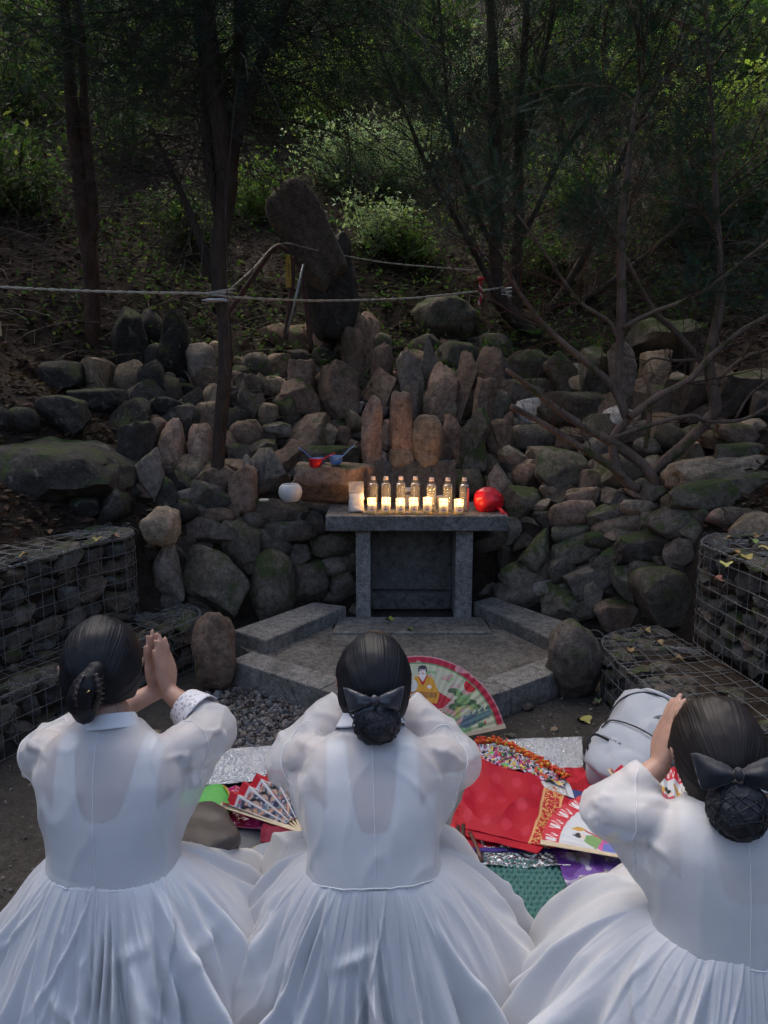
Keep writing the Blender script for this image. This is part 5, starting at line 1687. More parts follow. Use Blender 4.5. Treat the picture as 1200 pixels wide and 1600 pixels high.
def fold_cloth(V, N, F, arms, seed, amp=1.0):
    """fold the cloth surface along and around the arms, soft folds on the back"""
    d = 0.001 * fbm(V * 10, seed, 2) * amp
    for ai, P in enumerate(arms):
        D2 = ((V[:, None] - P[None]) ** 2).sum(2)
        i = D2.argmin(1); dist = np.sqrt(D2.min(1))
        t = i / (len(P) - 1.0)
        T, A, B = frames(P)
        rel = V - P[i]
        phi = np.arctan2((rel * B[i]).sum(1), (rel * A[i]).sum(1))
        w = np.clip(1.3 - dist / 0.12, 0, 1) * np.clip(t / 0.15, 0, 1)
        elbow = np.exp(-((t - 0.5) / 0.16) ** 2); cuff = np.exp(-((t - 0.85) / 0.12) ** 2); sh = np.exp(-((t - 0.15) / 0.14) ** 2)
        nz = fbm(np.stack([np.cos(phi) * 0.8, np.sin(phi) * 0.8, t * 2.2], -1) + ai * 7, seed + 3, 2)
        f1 = 1 - np.abs(np.sin(phi * 1.0 + t * 10 + 1.6 * nz))
        f2 = 1 - np.abs(np.sin(phi * 1.5 - t * 6 + 2.0 * nz + 1))
        d = d + amp * w * (0.014 * (f1 ** 3.2 - 0.26) * (0.25 + elbow + 0.5 * cuff) + 0.012 * (f2 ** 3.2 - 0.26) * (0.3 + 0.9 * sh + 0.5 * elbow))
    # long pulls from the armpits across the back
    q = fbm(V * np.array([7, 7, 2.2]), seed + 21, 2)
    d = d + amp * 0.005 * ((1 - np.abs(np.sin(q * 4 + V[:, 0] * 9))) ** 3 - 0.2)
    return V + N * relax(d, F, 2)[:, None]

def seam_lines(parent, V, F, lines, mat, r=0.0011):
    bvh = BVHTree.FromPolygons([tuple(p) for p in V], [tuple(f) for f in F])
    for L in lines:
        Q = []
        for p in catmull(L, 46):
            h = bvh.find_nearest(Vector(p))
            if h[0] is not None: Q.append(np.array(h[0] + h[1] * 0.0007))
        if len(Q) > 3:
            v, f = tube(np.array(Q), r, 5)
            link('seam', mesh_np('seam', v, f, mat), parent)

def skirt(parent, org, yaw, z_top, aw, bw, rf, seed, mat, pleats=42, name='skirt', bulge=None, b_front=2.4, b_side=1.2, b_back=1.0, b_knee=2.0, amp=1.0):
    """gathered skirt spread over kneeling legs; rf: floor radius at back, left/right sides, front (lists by angle)"""
    nu, nv = 660, 60
    th = np.linspace(0, 2 * np.pi, nu, endpoint=False)          # 0 = back, pi/2 = right, pi = front
    s = np.linspace(0, 1, nv)
    TH, S = np.meshgrid(th, s, indexing='ij')
    ang, val = zip(*sorted(rf))
    ang = np.array(ang); val = np.array(val)
    af = np.r_[ang - 2 * np.pi, ang, ang + 2 * np.pi]; vf = np.r_[val, val, val]
    RF = np.interp(th, af, vf)
    ker = np.hanning(91); ker /= ker.sum()
    RF = np.convolve(np.r_[RF[-45:], RF, RF[:45]], ker, 'valid')
    rw = 1 / np.sqrt((np.sin(th) / aw) ** 2 + (np.cos(th) / bw) ** 2)
    fr = np.clip(-np.cos(th), 0, 1); sd = np.abs(np.sin(th))
    be = np.interp(np.abs((th + np.pi) % (2 * np.pi) - np.pi), [0, PI / 2, 2.2, PI], [b_back, b_side, b_knee, b_front])
    be = np.convolve(np.r_[be[-45:], be, be[:45]], ker, 'valid')
    ae = 0.86 + 0.2 * fr
    R_ = rw[:, None] + (RF - rw)[:, None] * S ** ae[:, None]
    Z = z_top * (1 - S ** be[:, None])
    # knife pleats at the waist that melt into broad folds
    pts = np.stack([np.cos(TH) * 2.2, np.sin(TH) * 2.2, S * 0.9], -1).reshape(-1, 3)
    wob = fbm(pts, seed, 3).reshape(TH.shape)
    ew = np.random.RandomState(seed + 3).uniform(0.45, 1.7, pleats); ed = np.r_[0, np.cumsum(ew)]; ed = ed / ed[-1]
    tw_ = (TH / (2 * np.pi) + 0.006 * wob * (0.3 + S) + 0.003 * fbm(pts * 4, seed + 2, 2).reshape(TH.shape)) % 1.0
    idx = np.clip(np.searchsorted(ed, tw_.ravel(), side='right').reshape(TH.shape) - 1, 0, pleats - 1)
    ph = (tw_ - ed[idx]) / (ed[idx + 1] - ed[idx])
    saw = np.where(ph < 0.85, ph / 0.85, (1 - ph) / 0.15)
    pr = np.random.RandomState(seed).uniform(0.35, 1.0, pleats); reach = np.random.RandomState(seed + 1).uniform(0.3, 0.9, pleats)
    fade = np.clip(1.1 - S / (reach[idx] * 0.7), 0.0, 1)
    back = np.clip(0.35 + np.cos(TH) * 0.8 + 0.2, 0.25, 1)
    dr = amp * 0.0105 * (saw - 0.5) * pr[idx] * fade * (0.08 + 0.92 * np.minimum(1, S / 0.25)) * back
    f2 = fbm(np.stack([np.cos(TH) * 2.6, np.sin(TH) * 2.6, S * 0.9 + 4], -1).reshape(-1, 3), seed + 5, 3).reshape(TH.shape)
    f3 = fbm(np.stack([np.cos(TH) * 8, np.sin(TH) * 8, S * 1.6 + 9], -1).reshape(-1, 3), seed + 8, 2).reshape(TH.shape)
    rid = (1 - np.abs(np.sin(3.0 * f2 + 1.2 * f3))) ** 2 - 0.35
    dr = dr + amp * S ** 0.8 * (0.008 * rid + 0.008 * f3) * (0.5 + 0.7 * back)
    # hanging tubular folds, each with its own place, width, start and drift
    fr_ = np.random.RandomState(seed + 77)
    for _ in range(46):
        t0, w0, A0, s0, dv = fr_.uniform(0, 2 * np.pi), fr_.uniform(0.035, 0.11), fr_.uniform(0.008, 0.034), fr_.uniform(0.02, 0.45), fr_.uniform(-0.25, 0.25)
        g_ = (TH - t0 - dv * S - 0.03 * wob + np.pi) % (2 * np.pi) - np.pi
        ww = w0 * (0.55 + 0.7 * S)
        dr = dr + amp * A0 * np.clip((S - s0) / 0.4, 0, 1) ** 1.2 * (np.exp(-(g_ / ww) ** 2) - 0.45 * np.exp(-((np.abs(g_) - 1.7 * ww) / (0.8 * ww)) ** 2))
    # short diagonal pulls
    for _ in range(16):
        t0, s0, sl_, A0 = fr_.uniform(0, 2 * np.pi), fr_.uniform(0.3, 0.9), fr_.uniform(-1.6, 1.6), fr_.uniform(0.004, 0.012)
        g_ = (TH - t0 + np.pi) % (2 * np.pi) - np.pi
        dr = dr + amp * A0 * np.exp(-((S - s0 - sl_ * g_) / 0.035) ** 2) * np.exp(-(g_ / 0.22) ** 2)
    # horizontal slump folds near the floor
    sl = np.exp(-((S - 0.9) / 0.08) ** 2)
    dr = dr + 0.012 * sl * f2
    X = np.sin(TH) * (R_ + dr); Y = -np.cos(TH) * (R_ + dr)
    Zz = Z + dr * 0.55
    if bulge:
        for (bx, by, br, bh) in bulge:
            Zz = Zz + bh * np.exp(-(((X - bx) ** 2 + (Y - by) ** 2) / br ** 2)) * np.clip(S / 0.25, 0, 1) * np.clip((1 - S) / 0.15, 0, 1)
    Zz = np.maximum(Zz, 0.022 + 0.008 * f3 * (S > 0.9) + 0.004)
    q = np.array(Euler((0, 0, yaw)).to_matrix())
    V = np.stack([X, Y, Zz], -1).reshape(-1, 3) @ q.T + np.array([org[0], org[1], 0])
    v, F = sheet(V.reshape(nu, nv, 3), cu=True)
    return link(name, mesh_np(name, v, F, mat), parent)

def bow(c, A, w, h, parent, mat, seed, tails=True, sat=0.6):
    """hair bow lying on the back of the head: two pleated loops, a knot, two tails; A columns right, out, up"""
    c = np.array(c)
    t_ = []
    for sx in (-1, 1):
        nu, nv = 22, 30
        U, W = np.meshgrid(np.linspace(0, 1, nu), np.linspace(0, 2 * np.pi, nv, endpoint=False), indexing='ij')
        hh = h * (0.16 + 0.84 * U ** 0.75) * (1 - 0.10 * np.clip((U - 0.85) / 0.15, 0, 1))
        dd = 0.016 * np.sin(np.pi * np.clip(U * 1.08, 0, 1)) ** 0.7 + 0.003
        pl = 1 + 0.16 * np.cos(W * 4 + seed) * np.clip(1 - U, 0, 1) ** 0.7
        X = sx * (0.006 + (w / 2 - 0.006) * U) + sx * 0.006 * np.cos(W) * U
        Z = hh / 2 * np.cos(W) * pl + 0.004 * U
        Y = dd * np.sin(W) * pl + 0.004 - 0.010 * U ** 2
        P = np.stack([X, Y, Z], -1).reshape(-1, 3)
        P += 0.0014 * np.stack([fbm(P * 60, seed), fbm(P * 60, seed + 1), fbm(P * 60, seed + 2)], -1)
        v, F = sheet((P @ A.T + c).reshape(nu, nv, 3), cv=True)
        F = [tuple(f) for f in F] + [tuple((nu - 1) * nv + j for j in range(nv))]
        link('bow_loop', mesh_np('bow_loop', v, F, mat), parent)
        if tails:
            nu, nv = 16, 8
            U, W = np.meshgrid(np.linspace(0, 1, nu), np.linspace(-1, 1, nv), indexing='ij')
            wd = 0.008 + 0.020 * U
            X = sx * (0.004 + 0.034 * U) + W * wd * 0.8
            Z = -0.005 - h * 0.85 * U + W * wd * 0.5 * sx + 0.014 * np.abs(W) * (U > 0.93)
            Y = 0.004 + 0.006 * np.sin(U * 5 + W) - 0.010 * U
            P = np.stack([X, Y, Z], -1).reshape(-1, 3)
            v, F = sheet((P @ A.T + c).reshape(nu, nv, 3))
            o = link('bow_tail', mesh_np('bow_tail', v, F, mat), parent)
            sm = o.modifiers.new('thick', 'SOLIDIFY'); sm.thickness = 0.0012
    v, F = ellipsoid(c + A @ np.array([0, 0.010, 0]), (0.010, 0.010, 0.014), A, 3)
    link('bow_knot', mesh_np('bow_knot', v, F, mat), parent)

def net_bun(c, A, rad, parent, mat, seed):
    """hair bun in a crocheted net"""
    V, F = ico(5)
    cell = np.zeros(len(V))
    rng = np.random.RandomState(seed)
    pts = rng.normal(size=(95, 3)); pts /= np.linalg.norm(pts, axis=1)[:, None]
    dm = np.sort(np.arccos(np.clip(V @ pts.T, -1, 1)), axis=1)
    edge = np.exp(-((dm[:, 1] - dm[:, 0]) / 0.05) ** 2)
    S = V * np.array(rad) * (1 + 0.07 * fbm(V * 1.7, seed, 2) + 0.035 * (1 - edge) + 0.02 * fbm(V * 9, seed + 3, 2))[:, None]
    v = S @ A.T + np.array(c)
    o = link('hair_bun', mesh_np('hair_bun', v, F, mat), parent)
    # the net: cords along the cell edges
    k = rng.permutation(len(V))[:0]
    mb = MB()
    for a in range(18):
        n1 = rng.normal(size=3); n1 /= np.linalg.norm(n1); e1 = np.cross(n1, rng.normal(size=3)); e1 /= np.linalg.norm(e1); e2 = np.cross(n1, e1)
        off = rng.uniform(-0.75, 0.75); rr = math.sqrt(1 - off * off)
        w = np.linspace(0, 2 * np.pi, 40)
        P = n1 * off + rr * (np.cos(w)[:, None] * e1 + np.sin(w)[:, None] * e2)
        P = P * np.array(rad) * (1.045 + 0.03 * np.sin(w * 9 + a))[:, None]
        mb.add(*tube(P @ A.T + np.array(c), 0.0011, 4, caps=False))
    mb.build('hair_net', M['net'], o)
    return o
M['net'] = simple('black_net', (0.012, 0.013, 0.018), 0.6)
M['bow_satin'] = satin('black_satin', (0.035, 0.037, 0.05), 0.32, 1.0, 0.6, 0.3, bump=0.03)
M['bow_matte'] = satin('black_chiffon', (0.022, 0.024, 0.032), 0.55, 1.0, 0.3, 0.4, bump=0.03)
M['net_hair'] = simple('netted_hair', (0.016, 0.017, 0.022), 0.5, 0.4, 160, 0.5)

def bodice(parent, rings, yaw, org, sc, u_depth, u_half, strap, mat):
    """white under-bodice with a U back, seen through the sheer jacket"""
    nu, nv = 250, 110
    g = ring_grid(rings, yaw, org, sc, nu, nv)
    loc = (g - np.array(org)) @ np.array(Euler((0, 0, yaw)).to_matrix())
    x = np.abs(loc[..., 0]); v = np.linspace(0, 1, nv)[None] * np.ones((nu, 1))
    top_u = u_depth + 0.55 * (x / u_half) ** 4                    # inside the U
    arm = 0.52 + 0.1 * np.clip((x - u_half - strap) / 0.03, -1, 1)
    keep = np.where(x < u_half, v < top_u, np.where(x < u_half + strap, v < 0.93, v < arm * 0.9))
    F = sheet(g, cu=True)[1]
    kf = keep.reshape(-1)[F].all(1)
    o = link('under_bodice', mesh_np('under_bodice', g.reshape(-1, 3), F[kf], mat), parent)
    return o

def collar(parent, org, yaw, c, ax, r0, r1, h, mat, back_drop=0.0, band=None):
    """standing collar band round the neck, open to a V at the front"""
    nu, nv = 72, 12
    u = np.linspace(-2.75, 2.75, nu); s = np.linspace(0, 1, nv)
    U, S = np.meshgrid(u, s, indexing='ij')
    fr = np.clip((np.abs(U) - 1.2) / 1.5, 0, 1)
    a = r0[0] + (r1[0] - r0[0]) * S; b = r0[1] + (r1[1] - r0[1]) * S
    X = np.sin(U) * a * (1 - 0.25 * fr); Y = -np.cos(U) * b + 0.02 * fr
    Z = h * S - 0.075 * fr ** 1.3 + 0.004 * np.sin(U * 2)
    P = np.stack([X, Y, Z], -1).reshape(-1, 3)
    A = np.array(Euler((0, 0, yaw)).to_matrix() @ Euler((-ax, 0, 0)).to_matrix())
    V = (P @ A.T + np.array(c)).reshape(nu, nv, 3)
    v, F = sheet(V)
    o = link('collar', mesh_np('collar', v, F, mat), parent)
    sm = o.modifiers.new('t', 'SOLIDIFY'); sm.thickness = 0.0035
    return o

def person(spec):
    """builds one kneeling person; returns the Empty"""
    org, yaw = spec['org'], R(spec['yaw'])
    t = thing('person', (org[0], org[1], 0.0), spec['label'], 'person', 'people kneeling in prayer')
    rings = spec['rings']
    W = lambda *p: loc2w((org[0], org[1], 0), yaw, p)
    o3 = (org[0], org[1], 0)
    A = head_axes(yaw + R(spec.get('hyaw', 0)), R(spec['bow']), R(spec.get('roll', 0)))
    hc = np.array(spec['head'])
    nb = W(rings[-1][0], rings[-1][1], rings[-1][2])
    # ---- body: one continuous skin
    pcs = [closed(ring_grid(rings, yaw, o3, 0.86, 40, 26))]
    nk = hc + A @ np.array([0, -0.022, -0.075])
    pcs.append(capsule([nb + (nb - nk) * 0.5, nb, (nb + nk) / 2 + A @ np.array([0, -.004, 0]), nk, hc], [.056, .053, .048, .050, .05], 20))
    pcs += head_pieces(hc, A)
    arms = []
    for sx, arm in zip((-1, 1), spec['arms']):
        sh, el, wr = [np.array(p) for p in arm['pts']]
        sb = sh + (nb - sh) * 0.3 + np.array([0, 0, -0.03]); pcs.append(capsule([sb, (sb + el) / 2, el], [.040, .038, .034], 16))
        pcs.append(capsule([el, el * 0.6 + wr * 0.4, wr], [.036, .034, .0235], 16))
        pcs += hand(wr, arm['ax'], arm['nm'], arm['thumb'], arm.get('size', 1.0), arm.get('curl', 0.12), arm.get('spread', 0.05))
    for sx in (-1, 1):
        kn = W(sx * spec.get('knee', 0.15), 0.38, 0.085); hp = W(sx * 0.085, 0.03, 0.22); ft = W(sx * 0.07, -0.04, 0.075)
        pcs.append(capsule([hp, (hp + kn) / 2 + np.array([0, 0, .02]), kn], [.078, .07, .055], 14))
        pcs.append(capsule([kn, (kn + ft) / 2, ft, W(sx * 0.06, -0.10, 0.045)], [.05, .045, .036, .03], 14))
    pcs.append(ellipsoid(W(0, 0.03, 0.25), (0.14, 0.11, 0.12)))
    V, F, N = remeshed('body', pcs, 0.0057, 2)
    link('body', mesh_np('body', V, F, M['skin']), t)
    # ---- hair
    hm = spec['hair_mat']
    hair_shell(hc, A, spec['pole'], spec.get('thick', 0.017), t, hm, spec['seed'], spec.get('lift', 0.0), spec.get('nape', 0.78))
    # ---- jacket
    jp = [closed(ring_grid(rings, yaw, o3, 1.0, 72, 40))]
    arm_lines = []
    for arm in spec['arms']:
        sh, el, wr = [np.array(p) for p in arm['pts']]
        cuff = el + (wr - el) * arm.get('cuff', 0.86)
        inner = sh + (nb - sh) * 0.25 + np.array([0, 0, -0.035])
        pc, P = sleeve([inner, sh * 0.7 + el * 0.3, el, el * 0.45 + cuff * 0.55, cuff], arm.get('rad', (0.062, 0.074, 0.080, 0.072, 0.056)), arm.get('sag', 0.02))
        jp.append(pc); arm_lines.append(P)
        sg = 1 if arm is spec['arms'][1] else -1
        lowr = W(rings[1][0] + sg * (rings[1][3] - 0.042), rings[1][1] + 0.01, rings[1][2] + 0.005)
        midr = W(rings[2][0] + sg * (rings[2][3] - 0.045), rings[2][1] + 0.01, rings[2][2] + 0.01)
        e_ = el + (cuff - el) * 0.08 + np.array([0, 0, -arm.get('sag', 0.02)])
        jp.append(hull([(sh + (nb - sh) * 0.2 + np.array([0, 0, -0.035]), 0.038), (e_, arm.get('rad', (0, 0, 0.08))[2] * 0.86), (midr, 0.045), (lowr, 0.040)]))
    V, F, N = remeshed('jacket', jp, 0.0066, 6)
    V = fold_cloth(V, N, F, arm_lines, spec['seed'], spec.get('fold', 1.0))
    jk = link('jacket', mesh_np('jacket', V, F, spec['jmat']), t)
    # seams: centre back and armholes
    zz = np.linspace(0.0, 0.95, 7)
    g = ring_grid(rings, yaw, o3, 1.02, 72, 40)
    lines = [[g[0, int(z * 39)] for z in zz]]
    for arm, P in zip(spec['arms'], arm_lines):
        T, A1, B1 = frames(P)
        i = int(len(P) * spec.get('armhole', 0.30))
        c = P[i]; lines.append([c + 0.09 * (math.cos(a) * A1[i] + math.sin(a) * B1[i]) for a in np.linspace(0, 6.28, 12)])
    seam_lines(jk, V, F, lines, M['collar'], 0.0010)
    # hem line
    hem = [g[int(k) % 72, 1] for k in np.linspace(-26, 26, 14)]
    seam_lines(jk, V, F, [hem], M['collar'], 0.0014)
    bodice(t, rings, yaw, o3, 0.93, spec.get('u_depth', 0.36), spec.get('u_half', 0.062), spec.get('strap', 0.045), M['bodice'])
    cn = nb + (nk - nb) * spec.get('collar_at', 0.05)
    collar(t, o3, yaw, cn, R(spec['bow'] * 0.75 + 8), spec.get('cr0', (0.086, 0.070)), spec.get('cr1', (0.064, 0.060)), spec.get('ch', 0.042), M['collar'])
    # ---- skirt
    skirt(t, W(rings[0][0], rings[0][1], 0), yaw, rings[0][2] + 0.035, rings[0][3] * 0.94, rings[0][4] * 0.93, spec['rf'], spec['seed'] + 40, spec['smat'], spec.get('pleats', 44), bulge=spec.get('bulge'),
          b_back=spec.get('b_back', 1.0), b_side=spec.get('b_side', 1.2), b_knee=spec.get('b_knee', 2.0), b_front=spec.get('b_front', 2.4))
    return t, A, hc

PI = math.pi
# ---- middle
org = (-0.025, 1.58)
rings_m = [(0, 0.0, 0.392, 0.1594, 0.1064), (0, 0.02, 0.455, 0.1546, 0.1026), (0, 0.046, 0.525, 0.1674, 0.1026), (0, 0.078, 0.59, 0.1786, 0.0988), (0, 0.104, 0.645, 0.1637, 0.0855), (0, 0.12, 0.682, 0.12, 0.0665), (0, 0.132, 0.712, 0.0741, 0.0532)]
hm = np.array([-0.026, 1.765, 0.797])
wl, wr_ = np.array([-0.085, 1.875, 0.755]), np.array([0.045, 1.875, 0.755])
pm, Am, hcm = person(dict(label='person in white with a satin bow and netted bun, kneeling in the middle', org=org, yaw=4, rings=rings_m, head=hm, bow=24, seed=11, hair_mat=M['hair'],
    pole=(0, -0.72, -0.62), thick=0.019, jmat=M['sheer'], smat=M['satin_grey'],
    arms=[dict(pts=[(-0.150, 1.685, 0.640), (-0.235, 1.80, 0.575), (-0.066, 1.895, 0.705)], ax=(0.14, 0.4, 1), nm=(1, -0.1, 0), thumb=1, cuff=0.8, rad=(0.046, 0.060, 0.078, 0.076, 0.064), sag=0.012),
          dict(pts=[(0.100, 1.685, 0.640), (0.185, 1.80, 0.575), (0.014, 1.895, 0.705)], ax=(-0.14, 0.4, 1), nm=(-1, -0.1, 0), thumb=-1, cuff=0.8, rad=(0.046, 0.060, 0.078, 0.076, 0.064), sag=0.012)],
    rf=[(0, 0.20), (0.7, 0.30), (PI / 2, 0.46), (2.2, 0.46), (PI, 0.54), (-2.2, 0.44), (-PI / 2, 0.38), (-0.7, 0.26)], u_depth=0.34, u_half=0.06, strap=0.05,
    bulge=[(0.2, 0.3, 0.16, 0.03), (-0.2, 0.3, 0.16, 0.03)], cr0=(0.092, 0.066), ch=0.045))
bc = hcm + Am @ np.array([0, -0.096, -0.092])
net_bun(bc, Am, (0.055, 0.042, 0.048), pm, M['net_hair'], 5)
BA = Am @ np.array([[-1, 0, 0], [0, -1, 0], [0, 0, 1.0]])
bow(hcm + Am @ np.array([-0.006, -0.124, -0.040]), Am @ np.array([[1, 0, 0], [0, -1, 0], [0, 0, 1.0]]), 0.132, 0.062, pm, M['bow_satin'], 3)

# ---- left
orgl = (-0.640, 1.585)
YL_ = -3
rings_l = [(0, 0.0, 0.402, 0.1594, 0.1064), (-0.004, 0.01, 0.465, 0.1546, 0.1026), (-0.01, 0.026, 0.54, 0.1693, 0.1026), (-0.016, 0.046, 0.615, 0.1823, 0.0988), (-0.022, 0.062, 0.678, 0.1654, 0.0836), (-0.026, 0.074, 0.716, 0.12, 0.0665), (-0.028, 0.084, 0.748, 0.0703, 0.0532)]
hl = np.array([-0.690, 1.715, 0.858])
w_r = np.array(DD(264, 1082, 1.90)); tip_r = np.array(DD(243, 978, 1.92))
axr = tip_r - w_r
sd_r = np.array([0.94, -0.34, 0])                                  # her right
w_l = w_r - sd_r * 0.036
WL_ = lambda *p: tuple(loc2w((*orgl, 0), R(YL_), p))
pl, Al, hcl = person(dict(label='person in white with a hair claw clip, raising pressed palms, kneeling at the left', org=orgl, yaw=YL_, hyaw=20, rings=rings_l, head=hl, bow=12, seed=12, hair_mat=M['hair'],
    pole=(-0.16, -0.80, -0.48), thick=0.018, jmat=M['sheer'], smat=M['satin'], lift=0.15, nape=0.66,
    arms=[dict(pts=[WL_(-0.155, 0.06, 0.665), tuple(DD(68, 1165, 1.74)), tuple(w_l)], ax=tuple(axr + sd_r * 0.010), nm=tuple(sd_r), thumb=1, cuff=0.62, rad=(0.046, 0.058, 0.070, 0.066, 0.056), curl=0.03),
          dict(pts=[WL_(0.120, 0.06, 0.665), tuple(DD(332, 1136, 1.82)), tuple(w_r)], ax=tuple(axr), nm=tuple(-sd_r), thumb=-1, cuff=0.60, rad=(0.046, 0.060, 0.070, 0.060, 0.046), sag=0.01, curl=0.03, spread=0.10, size=0.96)],
    rf=[(0, 0.20), (0.7, 0.28), (PI / 2, 0.42), (2.2, 0.54), (PI, 0.48), (-2.2, 0.5), (-PI / 2, 0.42), (-0.7, 0.28)], b_front=0.95, b_knee=1.25, u_depth=0.42, u_half=0.075, strap=0.045,
    bulge=[(0.26, 0.34, 0.15, 0.05), (-0.2, 0.3, 0.16, 0.03)], cr0=(0.078, 0.068), cr1=(0.066, 0.058), ch=0.034, collar_at=-0.35))

# ---- right
orgr = (0.712, 1.335)
YR_ = -10
rings_r = [(0, 0.0, 0.43, 0.169, 0.1102), (0, 0.008, 0.485, 0.1619, 0.1064), (0, 0.02, 0.545, 0.173, 0.1045), (0, 0.034, 0.605, 0.1823, 0.1007), (0, 0.048, 0.655, 0.1654, 0.0855), (0, 0.058, 0.69, 0.12, 0.0665), (0, 0.066, 0.718, 0.0741, 0.0532)]
hr = np.array([0.708, 1.452, 0.764])
w2 = np.array(DD(1030, 1198, 1.50))
WR_ = lambda *p: tuple(loc2w((*orgr, 0), R(YR_), p))
pr_, Ar, hcr = person(dict(label='person in white with a wide black bow, face in one hand, kneeling at the right', org=orgr, yaw=YR_, hyaw=-2, rings=rings_r, head=hr, bow=28, roll=-4, seed=13, hair_mat=M['hair_br'],
    pole=(0, -0.72, -0.62), thick=0.019, jmat=M['sheer_dense'], smat=M['satin_grey'],
    arms=[dict(pts=[WR_(-0.15, 0.05, 0.645), tuple(DD(950, 1264, 1.46)), tuple(w2)], ax=tuple(np.array(DD(1056, 1104, 1.54)) - w2), nm=(1.0, 0.25, 0.1), thumb=1, cuff=0.80, rad=(0.048, 0.060, 0.062, 0.052, 0.042), sag=0.006, curl=0.1),
          dict(pts=[WR_(0.15, 0.05, 0.645), WR_(0.235, 0.20, 0.55), WR_(0.07, 0.26, 0.66)], ax=(-0.15, 0.05, 1), nm=(-1, -0.3, 0), thumb=-1, cuff=0.75, rad=(0.048, 0.060, 0.066, 0.058, 0.046))],
    rf=[(0, 0.24), (0.7, 0.30), (PI / 2, 0.42), (2.2, 0.52), (PI, 0.50), (-2.35, 0.54), (-PI / 2, 0.52), (-0.7, 0.36)], b_knee=1.7, u_depth=0.40, u_half=0.07, strap=0.05, fold=0.8,
    bulge=[(-0.22, 0.22, 0.15, 0.04), (0.2, 0.3, 0.16, 0.03)], cr0=(0.086, 0.068), cr1=(0.068, 0.06), ch=0.04))
net_bun(hcr + Ar @ np.array([0.004, -0.100, -0.094]), Ar, (0.056, 0.045, 0.056), pr_, M['net_hair'], 8)
bow(hcr + Ar @ np.array([0.004, -0.126, -0.030]), Ar @ np.array([[1, 0, 0], [0, -1, 0], [0, 0, 1.0]]), 0.150, 0.074, pr_, M['bow_matte'], 6, tails=False)

# claw clip and twisted hair on the left head
def claw_clip():
    L = lambda *p: hcl + Al @ np.array(p, float)
    tort = simple('tortoiseshell', (0.045, 0.032, 0.028), 0.15, 0.6, 60)
    # twist of hair pulled up to the clip
    tw = [L(-0.035, -0.092, -0.085), L(-0.036, -0.112, -0.05), L(-0.02, -0.118, -0.012), L(-0.004, -0.112, 0.016)]
    v, f = capsule(tw, [.024, .034, .034, .02], 30, 40)
    c = np.array(tw).mean(0)
    v = v + 0.0022 * np.stack([vnoise(v * np.array([120, 120, 25]), 3), vnoise(v * np.array([120, 120, 25]), 4), 0 * v[:, 0]], -1)
    link('hair_twist', mesh_np('hair_twist', v, f, M['hair']), pl)
    clip = bpy.data.objects.new('claw_clip', None)
    for sx, name in ((-1, 0), (1, 1)):
        pts = [L(-0.016 + sx * 0.012, -0.143, 0.012), L(-0.020 + sx * 0.022, -0.146, -0.015), L(-0.024 + sx * 0.024, -0.143, -0.045), L(-0.027 + sx * 0.014, -0.130, -0.07)]
        P = catmull(pts, 24)
        v, f = tube(P, np.linspace(0.006, 0.009, 24) * (1 + 0.25 * np.sin(np.arange(24) * 1.9)), 8, flat=0.5)
        jaw = link('clip_jaw', mesh_np('clip_jaw', v, f, tort), pl)
        for k in range(6):
            p = P[3 + k * 3]
            e = p + (Al @ np.array([-sx * 0.004 + sx * 0.014, 0.022, -0.004]))
            v, f = tube(catmull([p, (p + e) / 2 + Al @ np.array([sx * 0.006, 0, 0]), e], 7), np.linspace(0.0028, 0.0012, 7), 6)
            link('clip_tooth', mesh_np('clip_tooth', v, f, tort), jaw)
    bpy.data.objects.remove(clip)
    v, f = tube([L(-0.030, -0.147, -0.032), L(-0.016, -0.150, -0.022)], 0.0022, 8)
    link('clip_pin', mesh_np('clip_pin', v, f, simple('gold_pin', (0.7, 0.5, 0.2), 0.25, Metallic=1.0)), pl)
claw_clip()

# embroidered cuff and collar band on the left person
def cuff_band(arm_pts, t0, t1, r0, r1, parent, mat, name='cuff_band'):
    el, wr = np.array(arm_pts[1]), np.array(arm_pts[2])
    P = catmull([el + (wr - el) * t0, el + (wr - el) * t1], 12)
    v, f = tube(P, np.linspace(r0, r1, 12), 40, caps=False)
    v = v + 0.0015 * np.stack([fbm(v * 40, 5), fbm(v * 40, 6), fbm(v * 40, 7)], -1)
    o = link(name, mesh_np(name, v, f, mat), parent)
    s = o.modifiers.new('t', 'SOLIDIFY'); s.thickness = 0.002
cuff_band([None, tuple(DD(332, 1136, 1.82)), tuple(w_r)], 0.28, 0.64, 0.062, 0.047, pl, M['brocade_w'])
